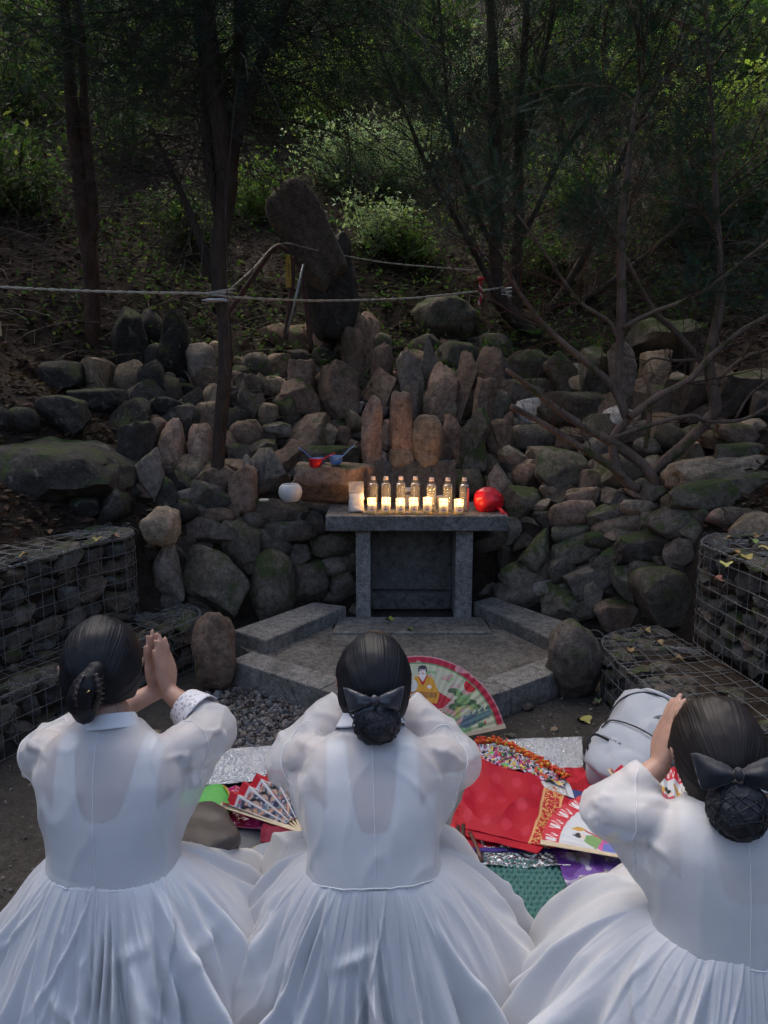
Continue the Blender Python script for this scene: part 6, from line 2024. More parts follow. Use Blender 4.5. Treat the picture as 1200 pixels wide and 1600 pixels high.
# ------------------------------------------------------------------ mats, cloths and offerings on the ground
def patch(name, corners, z, colf, mat, parent=None, nu=90, nv=70, wr=0.004, seed=0, zf=None, thick=0.002, freq=14):
    """cloth sheet between four ground points (a b c d round the edge); colf(u,v)->rgb"""
    a, b, c, d = [np.array(p)[:2] for p in corners]
    U, V = np.meshgrid(np.linspace(0, 1, nu), np.linspace(0, 1, nv), indexing='ij')
    XY = ((1 - U) * (1 - V))[..., None] * a + (U * (1 - V))[..., None] * b + (U * V)[..., None] * c + ((1 - U) * V)[..., None] * d
    q = np.concatenate([XY, 0 * U[..., None]], -1).reshape(-1, 3)
    ed = (0.008 * fbm(q * 6 + seed, seed, 3)).reshape(nu, nv)
    XY = XY + ed[..., None] * np.array([1, -0.6])
    rid = (1 - np.abs(fbm(q * freq * 0.5 + 31, seed + 2, 2))).reshape(nu, nv)
    Z = z + wr * np.clip(fbm(q * freq, seed, 3).reshape(nu, nv) * 0.5 + rid ** 3, 0, None)
    if zf is not None: Z = Z + zf(U, V)
    P = np.concatenate([XY, Z[..., None]], -1)
    v, F = sheet(P)
    col = None
    if colf is not None: col = colf(U, V, q.reshape(nu, nv, 3)).reshape(-1, 3)
    o = link(name, mesh_np(name, v, F, mat, col=col), parent)
    s = o.modifiers.new('thick', 'SOLIDIFY'); s.thickness = thick; s.offset = -1
    return o
def flat(c): return lambda U, V, Q: np.tile(np.array(c, float), (*U.shape, 1))

def foil_mat(name, scale, strength, rough=0.3):
    t = NT(name)
    co = t.coord(rnd=False)
    v = t.n('ShaderNodeTexVoronoi'); v.inputs['Scale'].default_value = scale
    t.l(co[0], co[1], v, 'Vector')
    nz = t.noise(co, scale * 0.8, 3, 0.6, 1.0)
    ad = t.n('ShaderNodeMath', operation='ADD'); t.l(v, 0, ad, 0); t.l(nz, 0, ad, 1)
    t.color((0.72, 0.74, 0.77)).set(Roughness=rough, Metallic=0.92)
    t.bump(ad, 0, strength, 0.02)
    return t.m
M['foil'] = foil_mat('embossed_foil', 170, 0.5, 0.25)
M['foil2'] = foil_mat('crumpled_foil', 60, 1.0, 0.22)

def foil_mat_obj():
    a, b = GG(300, 1222, 0.02), GG(912, 1203, 0.02)
    c, d = GG(912, 1149, 0.02), GG(300, 1168, 0.02)
    zf = lambda U, V: 0.022 * (1 - np.abs(2 * V - 1) ** 6) + 0.004 * np.sin(U * 9)
    o = patch('foil_mat', (a, b, c, d), 0.004, None, M['foil'], None, 330, 80, 0.004, 3, lambda U, V: zf(U, V) + np.random.RandomState(2).uniform(0, 0.0042, U.shape), 0.004, 6)
    o.data.polygons.foreach_set('use_smooth', np.zeros(len(o.data.polygons), bool))
    tag(o, 'silver embossed foil mat folded across the ground behind the offerings', 'mat')
foil_mat_obj()

# ---- picnic mats under the people
o = patch('ground_mat', ((-1.05, 1.0), (1.15, 1.0), (1.05, 2.66), (-0.95, 2.62)), 0.004, lambda U, V, Q: np.where((np.sin(Q[..., 0:1] * 70) > 0.2), np.array([0.10, 0.105, 0.115]), np.array([0.13, 0.135, 0.145])), M['print_cloth'], None, 60, 60, 0.003, 5)
tag(o, 'dull grey picnic mat under the kneeling people', 'mat')
t_ = simple('teal_mat', (0.035, 0.14, 0.125), 0.5, 0.2, 50)
def bumps(U, V):
    x = U * 17; y = V * 15
    sx = x + 0.5 * (np.floor(y) % 2)
    return 0.007 * np.clip(1 - ((sx % 1 - 0.5) ** 2 + (y % 1 - 0.5) ** 2) * 6, 0, 1) ** 0.6
o = patch('green_mat', (GG(700, 1480, 0), GG(930, 1480, 0), GG(888, 1352, 0), GG(742, 1346, 0)), 0.014, None, t_, None, 180, 150, 0.001, 6, bumps, 0.004, 5)
tag(o, 'dark green studded cushion mat beside the middle person\'s skirt', 'mat')
o = patch('foil_sheet', (GG(735, 1360, 0), GG(890, 1364, 0), GG(880, 1324, 0), GG(735, 1318, 0)), 0.018, None, M['foil2'], None, 80, 40, 0.010, 7, None, 0.002, 22)
tag(o, 'crumpled silver foil sheet edging the dark green mat', 'foil sheet')

def damask(base, hi, k=26, th=0.12):
    def f(U, V, Q):
        n = fbm(Q.reshape(-1, 3) * k, 71, 3).reshape(U.shape) + 0.6 * fbm(Q.reshape(-1, 3) * k * 2.4 + 9, 72, 2).reshape(U.shape)
        return np.where((n > th)[..., None], np.array(hi), np.array(base))
    return f
RED, RED2 = (0.40, 0.008, 0.02), (0.55, 0.02, 0.045)
def red_hem(U, V, Q):
    c = damask(RED, RED2)(U, V, Q)
    c[V < 0.035] = (0.05, 0.03, 0.2)
    return c
o = patch('red_brocade_cloth', (GG(690, 1338, 0), GG(900, 1342, 0), GG(1040, 1188, 0), GG(742, 1196, 0)), 0.022, red_hem, M['print_satin'], None, 200, 160, 0.014, 8, None, 0.002, 11)
tag(o, 'red damask wrapping cloth spread under the offerings beside the backpack', 'cloth')

def gold_flag(U, V, Q):
    c = np.tile(np.array([0.43, 0.010, 0.026]), (*U.shape, 1))
    med = ((U * 5.2 + 0.5 * (np.floor(V * 3.2) % 2)) % 1 - 0.5) ** 2 + ((V * 3.2) % 1 - 0.5) ** 2 < 0.055
    c[med & (U < 0.7)] = (0.49, 0.025, 0.05)
    band = (U > 0.745) & (U < 0.93)
    n = fbm(Q.reshape(-1, 3) * 85, 33, 3).reshape(U.shape)
    g = np.abs(n) < 0.26
    c[band & g] = (0.62, 0.36, 0.12)
    c[((U > 0.735) & (U < 0.757)) | ((U > 0.915) & (U < 0.935))] = (0.66, 0.36, 0.16)
    return c
flag = thing('ritual_flag', tuple(GG(800, 1270, 0.03)), 'folded bright red silk cloth with a gold woven band', 'cloth')
patch('silk', (GG(716, 1292, .04), GG(866, 1327, .04), GG(897, 1236, .04), GG(738, 1188, .04)), 0.040, gold_flag, M['print_satin'], flag, 230, 130, 0.016, 9, lambda U, V: 0.014 * np.sin(U * 4) * V + 0.006 * np.sin(U * 17 + V * 6) * np.sin(V * 3.1), 0.003, 7)
patch('fold', (GG(706, 1300, .04), GG(842, 1333, .04), GG(852, 1318, .04), GG(718, 1282, .04)), 0.037, flat((0.42, 0.01, 0.025)), M['print_satin'], flag, 60, 14, 0.006, 19, None, 0.003, 12)
def lining(U, V, Q):
    c = np.tile(np.array([0.62, 0.63, 0.66]), (*U.shape, 1))
    c[V > 0.86] = (0.72, 0.58, 0.25)
    n = fbm(Q.reshape(-1, 3) * 90, 35, 3).reshape(U.shape)
    band = (U > 0.69) & (U < 0.92)
    c[band & (np.abs(n) < 0.3)] = (0.42, 0.38, 0.32)
    c[((U > 0.68) & (U < 0.70)) | ((U > 0.92) & (U < 0.94))] = (0.40, 0.36, 0.33)
    return c
patch('white_lining', (GG(738, 1190, .05), GG(896, 1246, .05), GG(886, 1219, .05), GG(742, 1172, .05)), 0.047, lining, M['print_satin'], flag, 200, 40, 0.004, 10, None, 0.002, 8)

# beaded, many-coloured crown/fan edge behind the red silk
def confetti(U, V, Q):
    q = Q.reshape(-1, 3)
    n1 = vnoise(q * 75, 1); n2 = vnoise(q * 75 + 40, 2); n3 = vnoise(q * 110, 3)
    c = np.tile(np.array([0.55, 0.54, 0.62]), (len(q), 1))
    c[n1 > 0.25] = (0.5, 0.05, 0.2)
    c[n2 > 0.42] = (0.6, 0.09, 0.03)
    c[(n3 > 0.35) | (n1 < -0.55)] = (0.02, 0.02, 0.035)
    c[(n2 < -0.62)] = (0.7, 0.5, 0.1)
    c[(n1 < -0.3) & (n2 > 0.5)] = (0.15, 0.6, 0.1)
    return c.reshape(*U.shape, 3)
bead = thing('beaded_headdress', tuple(GG(800, 1190, 0.03)), 'many-coloured beaded and embroidered band with an orange fringe', 'headdress')
patch('embroidery', (GG(738, 1186, .05), GG(884, 1232, .05), GG(886, 1212, .05), GG(745, 1166, .05)), 0.055, confetti, M['print_cloth'], bead, 260, 60, 0.012, 12, lambda U, V: 0.012 * np.abs(np.sin(U * 60)) * V, 0.003, 30)
def fringe():
    rng = np.random.RandomState(4)
    mb = MB(); cols = []
    P = catmull([GG(744, 1166, .05), GG(775, 1163, .05), GG(815, 1180, .05), GG(850, 1200, .05), GG(884, 1220, .05)], 130)
    V, F = ico(1)
    for p in P:
        for k in range(3):
            c = p + rng.normal(size=3) * np.array([0.007, 0.007, 0.006]) + [0, 0, 0.018]
            r = rng.uniform(0.005, 0.009)
            mb.add(V * r * np.array([1, 1, 0.8]) + c, F)
            cols.append(np.tile(np.array([(0.72, 0.09, 0.02), (0.72, 0.09, 0.02), (0.75, 0.16, 0.03), (0.6, 0.04, 0.02), (0.7, 0.4, 0.05)][rng.randint(5)]), (len(V), 1)))
    o = mb.build('orange_fringe', M['print_cloth'], bead, col=np.concatenate(cols))
    o['kind'] = 'stuff'
fringe()
# blue edged booklet under the silk
mb = MB(); p = GG(897, 1250, 0.03); mb.add(*box((p.x, p.y, 0.034), (0.05, 0.11, 0.012), -0.35))
tag(bevel_obj(mb.build('blue_booklet', simple('blue_card', (0.03, 0.05, 0.2), 0.5), smooth=False), 0.002), 'thin blue booklet peeking out from under the red silk', 'booklet')

# dark sticks beside the middle person
for k, (a, b, lb) in enumerate((((694, 1296), (703, 1338), 'dark wooden stick nearest the skirt, beside the red silk'), ((716, 1290), (714, 1338), 'dark wooden stick, second from the skirt, beside the red silk'),
                                ((724, 1288), (722, 1340), 'dark wooden stick, third from the skirt, beside the red silk'), ((734, 1300), (754, 1346), 'reddish wooden stick lying askew over the foil edge'))):
    p, q = GG(*a, 0.06), GG(*b, 0.045)
    mb = MB(); mb.add(*tube(catmull([p, (p + q) / 2 + Vector((0, 0, 0.004)), q], 6), 0.007, 8, flat=0.55))
    tag(mb.build('wooden_stick', simple('dark_wood', (0.05, 0.025, 0.02) if k < 3 else (0.1, 0.03, 0.025), 0.4)), lb, 'stick', 'wooden sticks by the red silk')

def floral(U, V, Q):
    q = Q.reshape(-1, 3)
    n = fbm(q * 16, 51, 2); m = fbm(q * 45, 52, 2)
    c = np.tile(np.array([0.5, 0.48, 0.58]), (len(q), 1))
    c[m > 0.15] = (0.36, 0.33, 0.44)
    c[n > 0.3] = (0.17, 0.09, 0.33)
    c[n > 0.62] = (0.10, 0.03, 0.22)
    c[m > 0.75] = (0.2, 0.25, 0.2)
    return c.reshape(*U.shape, 3)
o = patch('floral_cloth', (GG(892, 1402, .02), GG(1010, 1420, .02), GG(1000, 1335, .02), GG(862, 1332, .02)), 0.026, floral, M['print_satin'], None, 150, 110, 0.008, 14, None, 0.002, 10)
tag(o, 'white cloth printed with purple flowers beside the dark green mat', 'cloth')
def stripes(U, V, Q):
    s = (V * 13 + 0.6 * U ** 2) % 1
    c = np.tile(np.array([0.16, 0.09, 0.115]), (*U.shape, 1)); c[s < 0.3] = (0.55, 0.5, 0.52)
    return c
o = patch('striped_cloth', (GG(898, 1408, .03), GG(1010, 1440, .03), GG(1000, 1362, .03), GG(905, 1380, .03)), 0.045, stripes, M['print_cloth'], None, 120, 90, 0.004, 15, lambda U, V: 0.07 * np.sin(np.pi * np.clip(V, 0, 1)) * (0.4 + 0.6 * U), 0.004, 6)
tag(o, 'maroon and white striped folded cloth by the knee of the person at the right', 'cloth')

# ---- folding fans
def fan(name, parent_label, pivot, ex, ey, Rr, a0, a1, r_in, paint, pleats, pl_amp, ribs=True, na=230, nr=72, guard=(0.62, 0.5, 0.33), cat='fan', group='paper folding fans'):
    """fan in the plane ex, ey (unit vectors) with angles a0..a1 (degrees)"""
    pivot, ex, ey = np.array(pivot, float), np.array(ex, float), np.array(ey, float)
    nz = np.cross(ex, ey)
    t = thing(name, tuple(pivot), parent_label, cat, group)
    A, S = np.meshgrid(np.radians(np.linspace(a0, a1, na)), np.linspace(r_in, 1, nr), indexing='ij')
    ph = np.linspace(0, pleats, na)[:, None] % 1
    zig = (np.abs(ph - 0.5) * 2 - 0.5) * pl_amp * S
    x, y = np.cos(A) * S, np.sin(A) * S
    P = pivot + Rr * (x[..., None] * ex + y[..., None] * ey) + zig[..., None] * nz
    col = paint(x, y, A, S, np.linspace(0, 1, na)[:, None] * np.ones((1, nr)))
    v, F = sheet(P)
    o = link('fan_paper', mesh_np('fan_paper', v, F, M['print_paper'], col=col.reshape(-1, 3)), t)
    sm = o.modifiers.new('t', 'SOLIDIFY'); sm.thickness = 0.0008; sm.offset = -1
    if ribs:
        wood = simple('bamboo', guard, 0.5, 0.12, 25)
        for k in range(int(pleats) + 1):
            a = math.radians(a0 + (a1 - a0) * k / pleats)
            d = math.cos(a) * ex + math.sin(a) * ey
            sd = np.cross(nz, d)
            g = k in (0, int(pleats))
            w = 0.011 if g else 0.006
            L0, L1 = -0.02, (Rr * 1.01 if g else Rr * (r_in + 0.04))
            off = nz * (0.003 if g else -0.003)
            V = [pivot + d * L0 + sd * w / 2, pivot + d * L0 - sd * w / 2, pivot + d * L1 - sd * w * (0.9 if g else 0.5), pivot + d * L1 + sd * w * (0.9 if g else 0.5)]
            V = [p + off + nz * 0.0015 for p in V] + [p + off - nz * 0.0015 for p in V]
            mb = MB(); mb.add(V, [(0, 1, 2, 3), (7, 6, 5, 4), (0, 4, 5, 1), (1, 5, 6, 2), (2, 6, 7, 3), (3, 7, 4, 0)])
            mb.build('guard_stick' if g else 'rib', wood, t, smooth=False)
    return t

class Paint:
    def __init__(s, x, y, base):
        s.x, s.y = x, y
        s.c = np.tile(np.array(base, float), (*x.shape, 1))
    def ell(s, cx, cy, rx, ry, col, rot=0):
        ca, sa = math.cos(rot), math.sin(rot)
        u = (s.x - cx) * ca + (s.y - cy) * sa; v = -(s.x - cx) * sa + (s.y - cy) * ca
        s.c[(u / rx) ** 2 + (v / ry) ** 2 < 1] = col
    def poly(s, pts, col):
        ins = np.zeros(s.x.shape, bool); n = len(pts)
        for i in range(n):
            (ax, ay), (bx, by) = pts[i], pts[(i + 1) % n]
            k = ((ay > s.y) != (by > s.y)) & (s.x < (bx - ax) * (s.y - ay) / (by - ay + 1e-12) + ax)
            ins ^= k
        s.c[ins] = col
    def line(s, pts, w, col):
        for (ax, ay), (bx, by) in zip(pts[:-1], pts[1:]):
            dx, dy = bx - ax, by - ay; L2 = dx * dx + dy * dy + 1e-12
            t = np.clip(((s.x - ax) * dx + (s.y - ay) * dy) / L2, 0, 1)
            s.c[(s.x - ax - t * dx) ** 2 + (s.y - ay - t * dy) ** 2 < w * w] = col

def paint_big(x, y, A, S, T):
    x0_, x = x, x - 0.05
    p = Paint(x, y, (0.56, 0.58, 0.36))
    q = np.stack([x * 4, y * 4, 0 * x], -1).reshape(-1, 3)
    n = fbm(q * 1.5, 61, 3).reshape(x.shape); n2 = fbm(q * 3 + 5, 62, 2).reshape(x.shape)
    mid = (x > -0.9) & (x < 0.55) & (S < 0.88)
    p.c[mid & (n > 0.2)] = (0.25, 0.46, 0.2)
    p.c[mid & (n2 > 0.35)] = (0.6, 0.34, 0.3)
    st = (np.sin(A * 260) > 0.55)
    p.c[st & mid & (n < 0.2)] = (0.58, 0.6, 0.5)
    p.y = y + 0.10
    # seated figure in an orange coat and red skirt
    p.poly([(-0.20, 0.50), (0.22, 0.50), (0.33, 0.60), (0.10, 0.74), (-0.14, 0.72)], (0.52, 0.03, 0.045))
    p.poly([(-0.13, 0.56), (0.16, 0.56), (0.19, 0.66), (0.12, 0.84), (0.03, 0.88), (-0.09, 0.86), (-0.16, 0.72)], (0.72, 0.36, 0.04))
    p.line([(-0.04, 0.88), (0.0, 0.78), (0.04, 0.87)], 0.016, (0.55, 0.03, 0.03))
    p.poly([(-0.06, 0.885), (0.05, 0.885), (0.0, 0.80)], (0.85, 0.8, 0.76))
    p.ell(0.0, 0.925, 0.042, 0.052, (0.85, 0.76, 0.7))
    p.ell(0.0, 0.965, 0.047, 0.026, (0.05, 0.05, 0.06))
    p.ell(-0.043, 0.94, 0.010, 0.03, (0.05, 0.05, 0.06)); p.ell(0.043, 0.94, 0.010, 0.03, (0.05, 0.05, 0.06))
    p.line([(-0.025, 0.932), (-0.010, 0.932)], 0.004, (0.1, 0.08, 0.08)); p.line([(0.010, 0.932), (0.025, 0.932)], 0.004, (0.1, 0.08, 0.08)); p.line([(-0.009, 0.899), (0.009, 0.899)], 0.004, (0.55, 0.1, 0.1))
    p.poly([(-0.18, 0.62), (0.16, 0.62), (0.16, 0.68), (-0.18, 0.70)], (0.45, 0.2, 0.05))
    p.ell(-0.07, 0.64, 0.07, 0.035, (0.72, 0.72, 0.7)); p.ell(-0.12, 0.76, 0.06, 0.07, (0.66, 0.66, 0.62)); p.ell(0.075, 0.745, 0.026, 0.022, (0.85, 0.76, 0.7))
    x = x0_; p.x = x0_; p.y = y
    # red sun
    p.ell(0.60, 0.655, 0.072, 0.072, (0.60, 0.015, 0.025))
    # pine, rocks and pagoda roof
    for (cx, cy, r) in ((0.40, 0.60, .06), (0.46, 0.56, .05), (0.50, 0.48, .09), (0.60, 0.47, .07), (0.42, 0.42, .08), (0.66, 0.42, .06)):
        k = ((p.x - cx) / r) ** 2 + ((p.y - cy) / (r * 0.5)) ** 2 < 1
        p.c[k & (n2 > -0.1)] = (0.08, 0.16, 0.07); p.c[k & (n2 <= -0.1)] = (0.24, 0.38, 0.14)
    p.c[(x > 0.42) & (x < 0.62) & (y > 0.30) & (y < 0.42) & (n > 0)] = (0.45, 0.45, 0.14)
    p.poly([(0.50, 0.26), (0.88, 0.42), (0.88, 0.36), (0.54, 0.17)], (0.10, 0.2, 0.19))
    p.poly([(0.52, 0.32), (0.66, 0.34), (0.56, 0.18), (0.46, 0.2)], (0.12, 0.18, 0.22))
    for k in range(5):
        xx = 0.58 + k * 0.065; yy = 0.31 + k * 0.028
        p.poly([(xx - 0.02, yy), (xx + 0.035, yy + 0.07), (xx + 0.04, yy)], (0.12, 0.2, 0.2)); p.poly([(xx, yy - 0.06), (xx + 0.02, yy - 0.11), (xx + 0.045, yy - 0.04)], (0.16, 0.26, 0.24))
    p.ell(0.72, 0.23, 0.05, 0.02, (0.1, 0.22, 0.1)); p.ell(0.76, 0.25, 0.014, 0.014, (0.6, 0.1, 0.05)); p.ell(0.70, 0.20, 0.03, 0.012, (0.1, 0.22, 0.1))
    p.c[(S > 0.905) & (S < 0.925)] = (0.14, 0.32, 0.14)
    p.c[S >= 0.925] = (0.48, 0.02, 0.05)
    p.c[(S >= 0.925) & (n2 > 0.42)] = (0.60, 0.28, 0.30)
    p.c[S > 0.985] = (0.55, 0.28, 0.3)
    sc = S < 0.445 + 0.022 * np.abs(np.sin(A * 40))
    p.c[sc] = (0.50, 0.03, 0.10)
    return p.c
fp = GG(655, 1164, 0.035)
th = R(25)
fan('painted_fan', 'large painted paper fan with a red sun and red rim standing open before the kerb', tuple(fp), (1, 0, 0), (0, math.sin(th), math.cos(th)), 0.372, 12, 174, 0.42, paint_big, 30, 0.004, na=430, nr=110)
# yellow brocade tassel cloth on the pivot
yv = satin('yellow_brocade', (0.5, 0.36, 0.03), 0.5)
V, F = ico(4)
S_ = V * np.array([0.07, 0.035, 0.03]) * (1 + 0.22 * fbm(V * 2.4, 9, 3))[:, None]
S_[:, 2] = np.maximum(S_[:, 2], -0.024)
p = GG(658, 1160, 0.03)
o = link('yellow_pouch', mesh_np('yellow_pouch', S_ + np.array([0, 0, 0.03]), F, yv), None, (p.x + 0.01, p.y - 0.055, 0.02))
tag(o, 'crumpled yellow brocade pouch at the pivot of the painted fan', 'pouch')

def squig(p, A, S, T, r0, r1, n, col=(0.8, 0.74, 0.74)):
    """white script marks along a fan rim"""
    u = (T * n) % 1; s = (S - r0) / (r1 - r0)
    inb = (s > 0.12) & (s < 0.88)
    d = np.minimum.reduce([np.abs(s - (0.5 + 0.3 * np.sin(u * 19))) + 9 * (np.abs(u - 0.35) > 0.2), np.abs(u - 0.62) * 2.2 + 9 * (np.abs(s - 0.5) > 0.32), np.abs(s - (0.5 + 0.28 * np.cos(u * 24))) + 9 * (np.abs(u - 0.75) > 0.1)])
    p.c[inb & (d < 0.11)] = col

def paint_rim_fan(seed):
    def f(x, y, A, S, T):
        p = Paint(x, y, (0.66, 0.67, 0.68))
        p.c[S > 0.83] = (0.60, 0.02, 0.04)
        squig(p, A, S, T, 0.83, 1.0, 7)
        rng = np.random.RandomState(seed)
        am = (A.min() + A.max()) / 2
        n = fbm(np.stack([x * 9, y * 9, 0 * x], -1).reshape(-1, 3), seed, 2).reshape(x.shape)
        # dancing figure: black hair with a top knot, pale face, green and pink robe, golden fan
        for k, da in enumerate((0.62, 0.05, -0.5)):
            a = am + da * (A.max() - A.min()) / 2 * 1.0
            er = np.array([math.cos(a), math.sin(a)]); et = np.array([-math.sin(a), math.cos(a)])
            at = lambda r, t: tuple(er * r + et * t)
            cols = [((0.20, 0.36, 0.12), (0.62, 0.1, 0.32)), ((0.12, 0.18, 0.5), (0.6, 0.45, 0.1)), ((0.55, 0.08, 0.12), (0.15, 0.4, 0.35))][k]
            p.poly([at(0.30, -0.10), at(0.30, 0.12), at(0.50, 0.07), at(0.52, -0.07)], cols[1])
            p.poly([at(0.44, -0.10), at(0.46, 0.10), at(0.60, 0.05), at(0.60, -0.05)], cols[0])
            p.ell(*at(0.635, 0.0), 0.040, 0.034, (0.75, 0.62, 0.54))
            p.ell(*at(0.672, 0.01), 0.030, 0.036, (0.03, 0.025, 0.03), a)
            p.ell(*at(0.712, 0.018), 0.014, 0.014, (0.03, 0.025, 0.03))
            p.ell(*at(0.69, -0.085), 0.075, 0.024, (0.62, 0.34, 0.06), a + 0.4)
            p.line([at(0.46, -0.07), at(0.62, -0.09)], 0.010, (0.5, 0.1, 0.1))
        p.c[(S < 0.42) & (n > 0.1)] = (0.15, 0.18, 0.5); p.c[(S < 0.36) & (n < -0.2)] = (0.62, 0.2, 0.4)
        return p.c
    return f
fA = GG(1010, 1352, 0.05)
fan('rim_fan', 'white paper fan with a red lettered rim lying open beside the red silk', (fA.x, fA.y, 0.062), (1, 0, 0), (0, 0.985, 0.17), 0.325, 78, 166, 0.28, paint_rim_fan(81), 14, 0.007)
fB = GG(1052, 1345, 0.05)
fan('rim_fan', 'half-folded paper fan with a red rim behind the elbow of the person at the right', (fB.x + 0.02, fB.y + 0.06, 0.07), (1, 0, 0), (0, 0.95, 0.31), 0.33, 62, 112, 0.28, paint_rim_fan(84), 6, 0.026)

def paint_portraits(x, y, A, S, T):
    p = Paint(x, y, (0.62, 0.62, 0.66))
    n = vnoise(np.stack([x * 26, y * 26, 0 * x], -1).reshape(-1, 3), 91).reshape(x.shape); m = vnoise(np.stack([x * 34, y * 34, 0 * x + 7], -1).reshape(-1, 3), 92).reshape(x.shape)
    u = (T * 6) % 1
    body = (S < 0.86) & (u > 0.10) & (u < 0.97)
    for lo, hi, c in ((-2, -0.35, (0.05, 0.05, 0.09)), (-0.35, -0.05, (0.16, 0.2, 0.32)), (-0.05, 0.2, (0.2, 0.3, 0.26)), (0.2, 0.45, (0.42, 0.08, 0.1)), (0.45, 2, (0.6, 0.42, 0.3))):
        p.c[body & (n > lo) & (n <= hi)] = c
    p.c[body & (m > 0.5)] = (0.5, 0.5, 0.55)
    face = ((S - 0.70) / 0.055) ** 2 + ((u - 0.55) / 0.22) ** 2 < 1
    p.c[((S - 0.72) / 0.085) ** 2 + ((u - 0.55) / 0.3) ** 2 < 1] = (0.02, 0.02, 0.03)
    p.c[face] = (0.5, 0.36, 0.3)
    p.c[S > 0.90] = (0.5, 0.015, 0.03)
    return p.c
fC = GG(474, 1310, 0.03)
fan('portrait_fan', 'half-folded paper fan printed with rows of small portraits and a red rim', (fC.x, fC.y, 0.05), (1, 0, 0), (0, 0.97, 0.24), 0.325, 96, 158, 0.22, paint_portraits, 6, 0.034)

# ---- things between the left and the middle person
def magenta(U, V, Q):
    n = fbm(Q.reshape(-1, 3) * 24, 95, 3).reshape(U.shape)
    c = np.tile(np.array([0.42, 0.02, 0.12]), (*U.shape, 1)); c[n > 0.25] = (0.5, 0.10, 0.28); c[n < -0.45] = (0.3, 0.02, 0.05)
    return c
M['gloss_wrap'] = print_mat('glossy_wrap', 0.12, 0.5, 60, 0.9)
o = patch('magenta_wrap', (GG(318, 1285, .02), GG(430, 1300, .02), GG(452, 1229, .02), GG(335, 1232, .02)), 0.02, magenta, M['gloss_wrap'], None, 120, 90, 0.014, 16, None, 0.002, 20)
tag(o, 'glossy magenta plastic wrapping on the ground beside the lime green pouch', 'wrapping')
o = patch('dark_red_cloth', (GG(408, 1325, .02), GG(486, 1325, .02), GG(482, 1250, .02), GG(425, 1262, .02)), 0.03, flat((0.20, 0.008, 0.03)), M['print_satin'], None, 60, 60, 0.02, 17, lambda U, V: 0.015 * np.sin(V * 5), 0.003, 14)
tag(o, 'dark red cloth crumpled under the portrait fan', 'cloth')

def soft_box(c, size, rz, mat, name, label, cat, p=4.0, seed=0, amp=0.05, sub=4, tilt=0.0):
    V, F = ico(sub)
    r = 1 / (np.abs(V) ** p).sum(1) ** (1 / p)
    S = V * r[:, None] * np.array(size) / 2
    S = S + (amp * min(size) * fbm(V * 2.0, seed, 3))[:, None] * V
    S = S @ rotm(tilt, 0, rz).T
    o = link(name, mesh_np(name, S, F, mat), None, c)
    tag(o, label, cat)
    return o
pg = GG(318, 1262, 0.05)
gp = thing('green_pouch', (pg.x, pg.y, 0.02), 'lime green zip pouch beside the elbow of the person at the left', 'pouch')
V, F = ico(4); r = 1 / (np.abs(V) ** 3.4).sum(1) ** (1 / 3.4)
S_ = V * r[:, None] * np.array([0.10, 0.075, 0.032]); S_ = (S_ + (0.004 * fbm(V * 2, 3, 2))[:, None] * V) @ rotm(0.12, 0, 0.55).T
link('pouch_body', mesh_np('pouch_body', S_, F, simple('lime_fabric', (0.10, 0.42, 0.08), 0.6, 0.08, 30, 0.2)), gp, (pg.x, pg.y, 0.062))
P = np.array([[0.088, -0.055 + 0.11 * t, 0.012 + 0.018 * math.sin(3.14 * t)] for t in np.linspace(0, 1, 16)]) @ rotm(0.12, 0, 0.55).T
v, f = tube(P + np.array([pg.x, pg.y, 0.064]), 0.004, 8); link('zip', mesh_np('zip', v, f, simple('yellow_zip', (0.5, 0.3, 0.04), 0.5)), gp)

# rolled brown satin cushion
def cushion():
    c = np.array(DD(308, 1322, 1.84))
    t = thing('folded_cushion', (c[0], c[1], 0.03), 'folded brown-grey satin cushion beside the skirt of the person at the left', 'cushion')
    m = satin('taupe_satin', (0.085, 0.07, 0.068), 0.42, 1.0, 0.4, 0.03)
    # folded slab: U-shaped profile extruded
    n = 40
    s = np.linspace(0, 1, n)
    prof = []
    for q in s:
        if q < 0.4: prof.append((0.10 - 0.20 * q / 0.4, 0.042))
        elif q < 0.6:
            a = (q - 0.4) / 0.2 * math.pi
            prof.append((-0.10 - 0.042 * math.sin(a), 0.042 * math.cos(a)))
        else: prof.append((-0.10 + 0.20 * (q - 0.6) / 0.4, -0.042))
    prof = np.array(prof)
    th = 0.030
    nrm = np.gradient(prof, axis=0); nrm = np.stack([-nrm[:, 1], nrm[:, 0]], -1); nrm /= np.linalg.norm(nrm, axis=1)[:, None]
    endr = 1 - 0.5 * np.exp(-s / 0.03) - 0.5 * np.exp(-(1 - s) / 0.03)
    outer = prof - nrm * (th * endr)[:, None]; inner = (prof + nrm * (th * endr)[:, None])[::-1]
    loop = np.vstack([outer, inner])
    X = np.linspace(-1, 1, 26)
    G = []
    for x in X:
        k = (1 - 0.22 * abs(x) ** 6)
        G.append(np.stack([np.full(len(loop), x * 0.125), loop[:, 0] * k, loop[:, 1] * k], -1))
    G = np.array(G)
    q = G.reshape(-1, 3); q = q + 0.005 * np.stack([fbm(q * 16, 1), fbm(q * 16, 2), fbm(q * 16, 3)], -1)
    q = 0.82 * q @ rotm(-0.1, 0.0, R(-148)).T + c
    v, F = sheet(q.reshape(G.shape), cv=True)
    F = [tuple(f) for f in F] + [tuple(range(len(loop))), tuple(range((len(X) - 1) * len(loop) + len(loop) - 1, (len(X) - 1) * len(loop) - 1, -1))]
    link('cushion_cover', mesh_np('cushion_cover', v, F, m), t)
cushion()
pc_ = GG(448, 1335, 0.04)
sc_ = thing('seat_cushion', (pc_.x + 0.02, pc_.y - 0.12, 0.02), 'grey seat cushion with yellow piping half under the middle person\'s skirt', 'cushion')
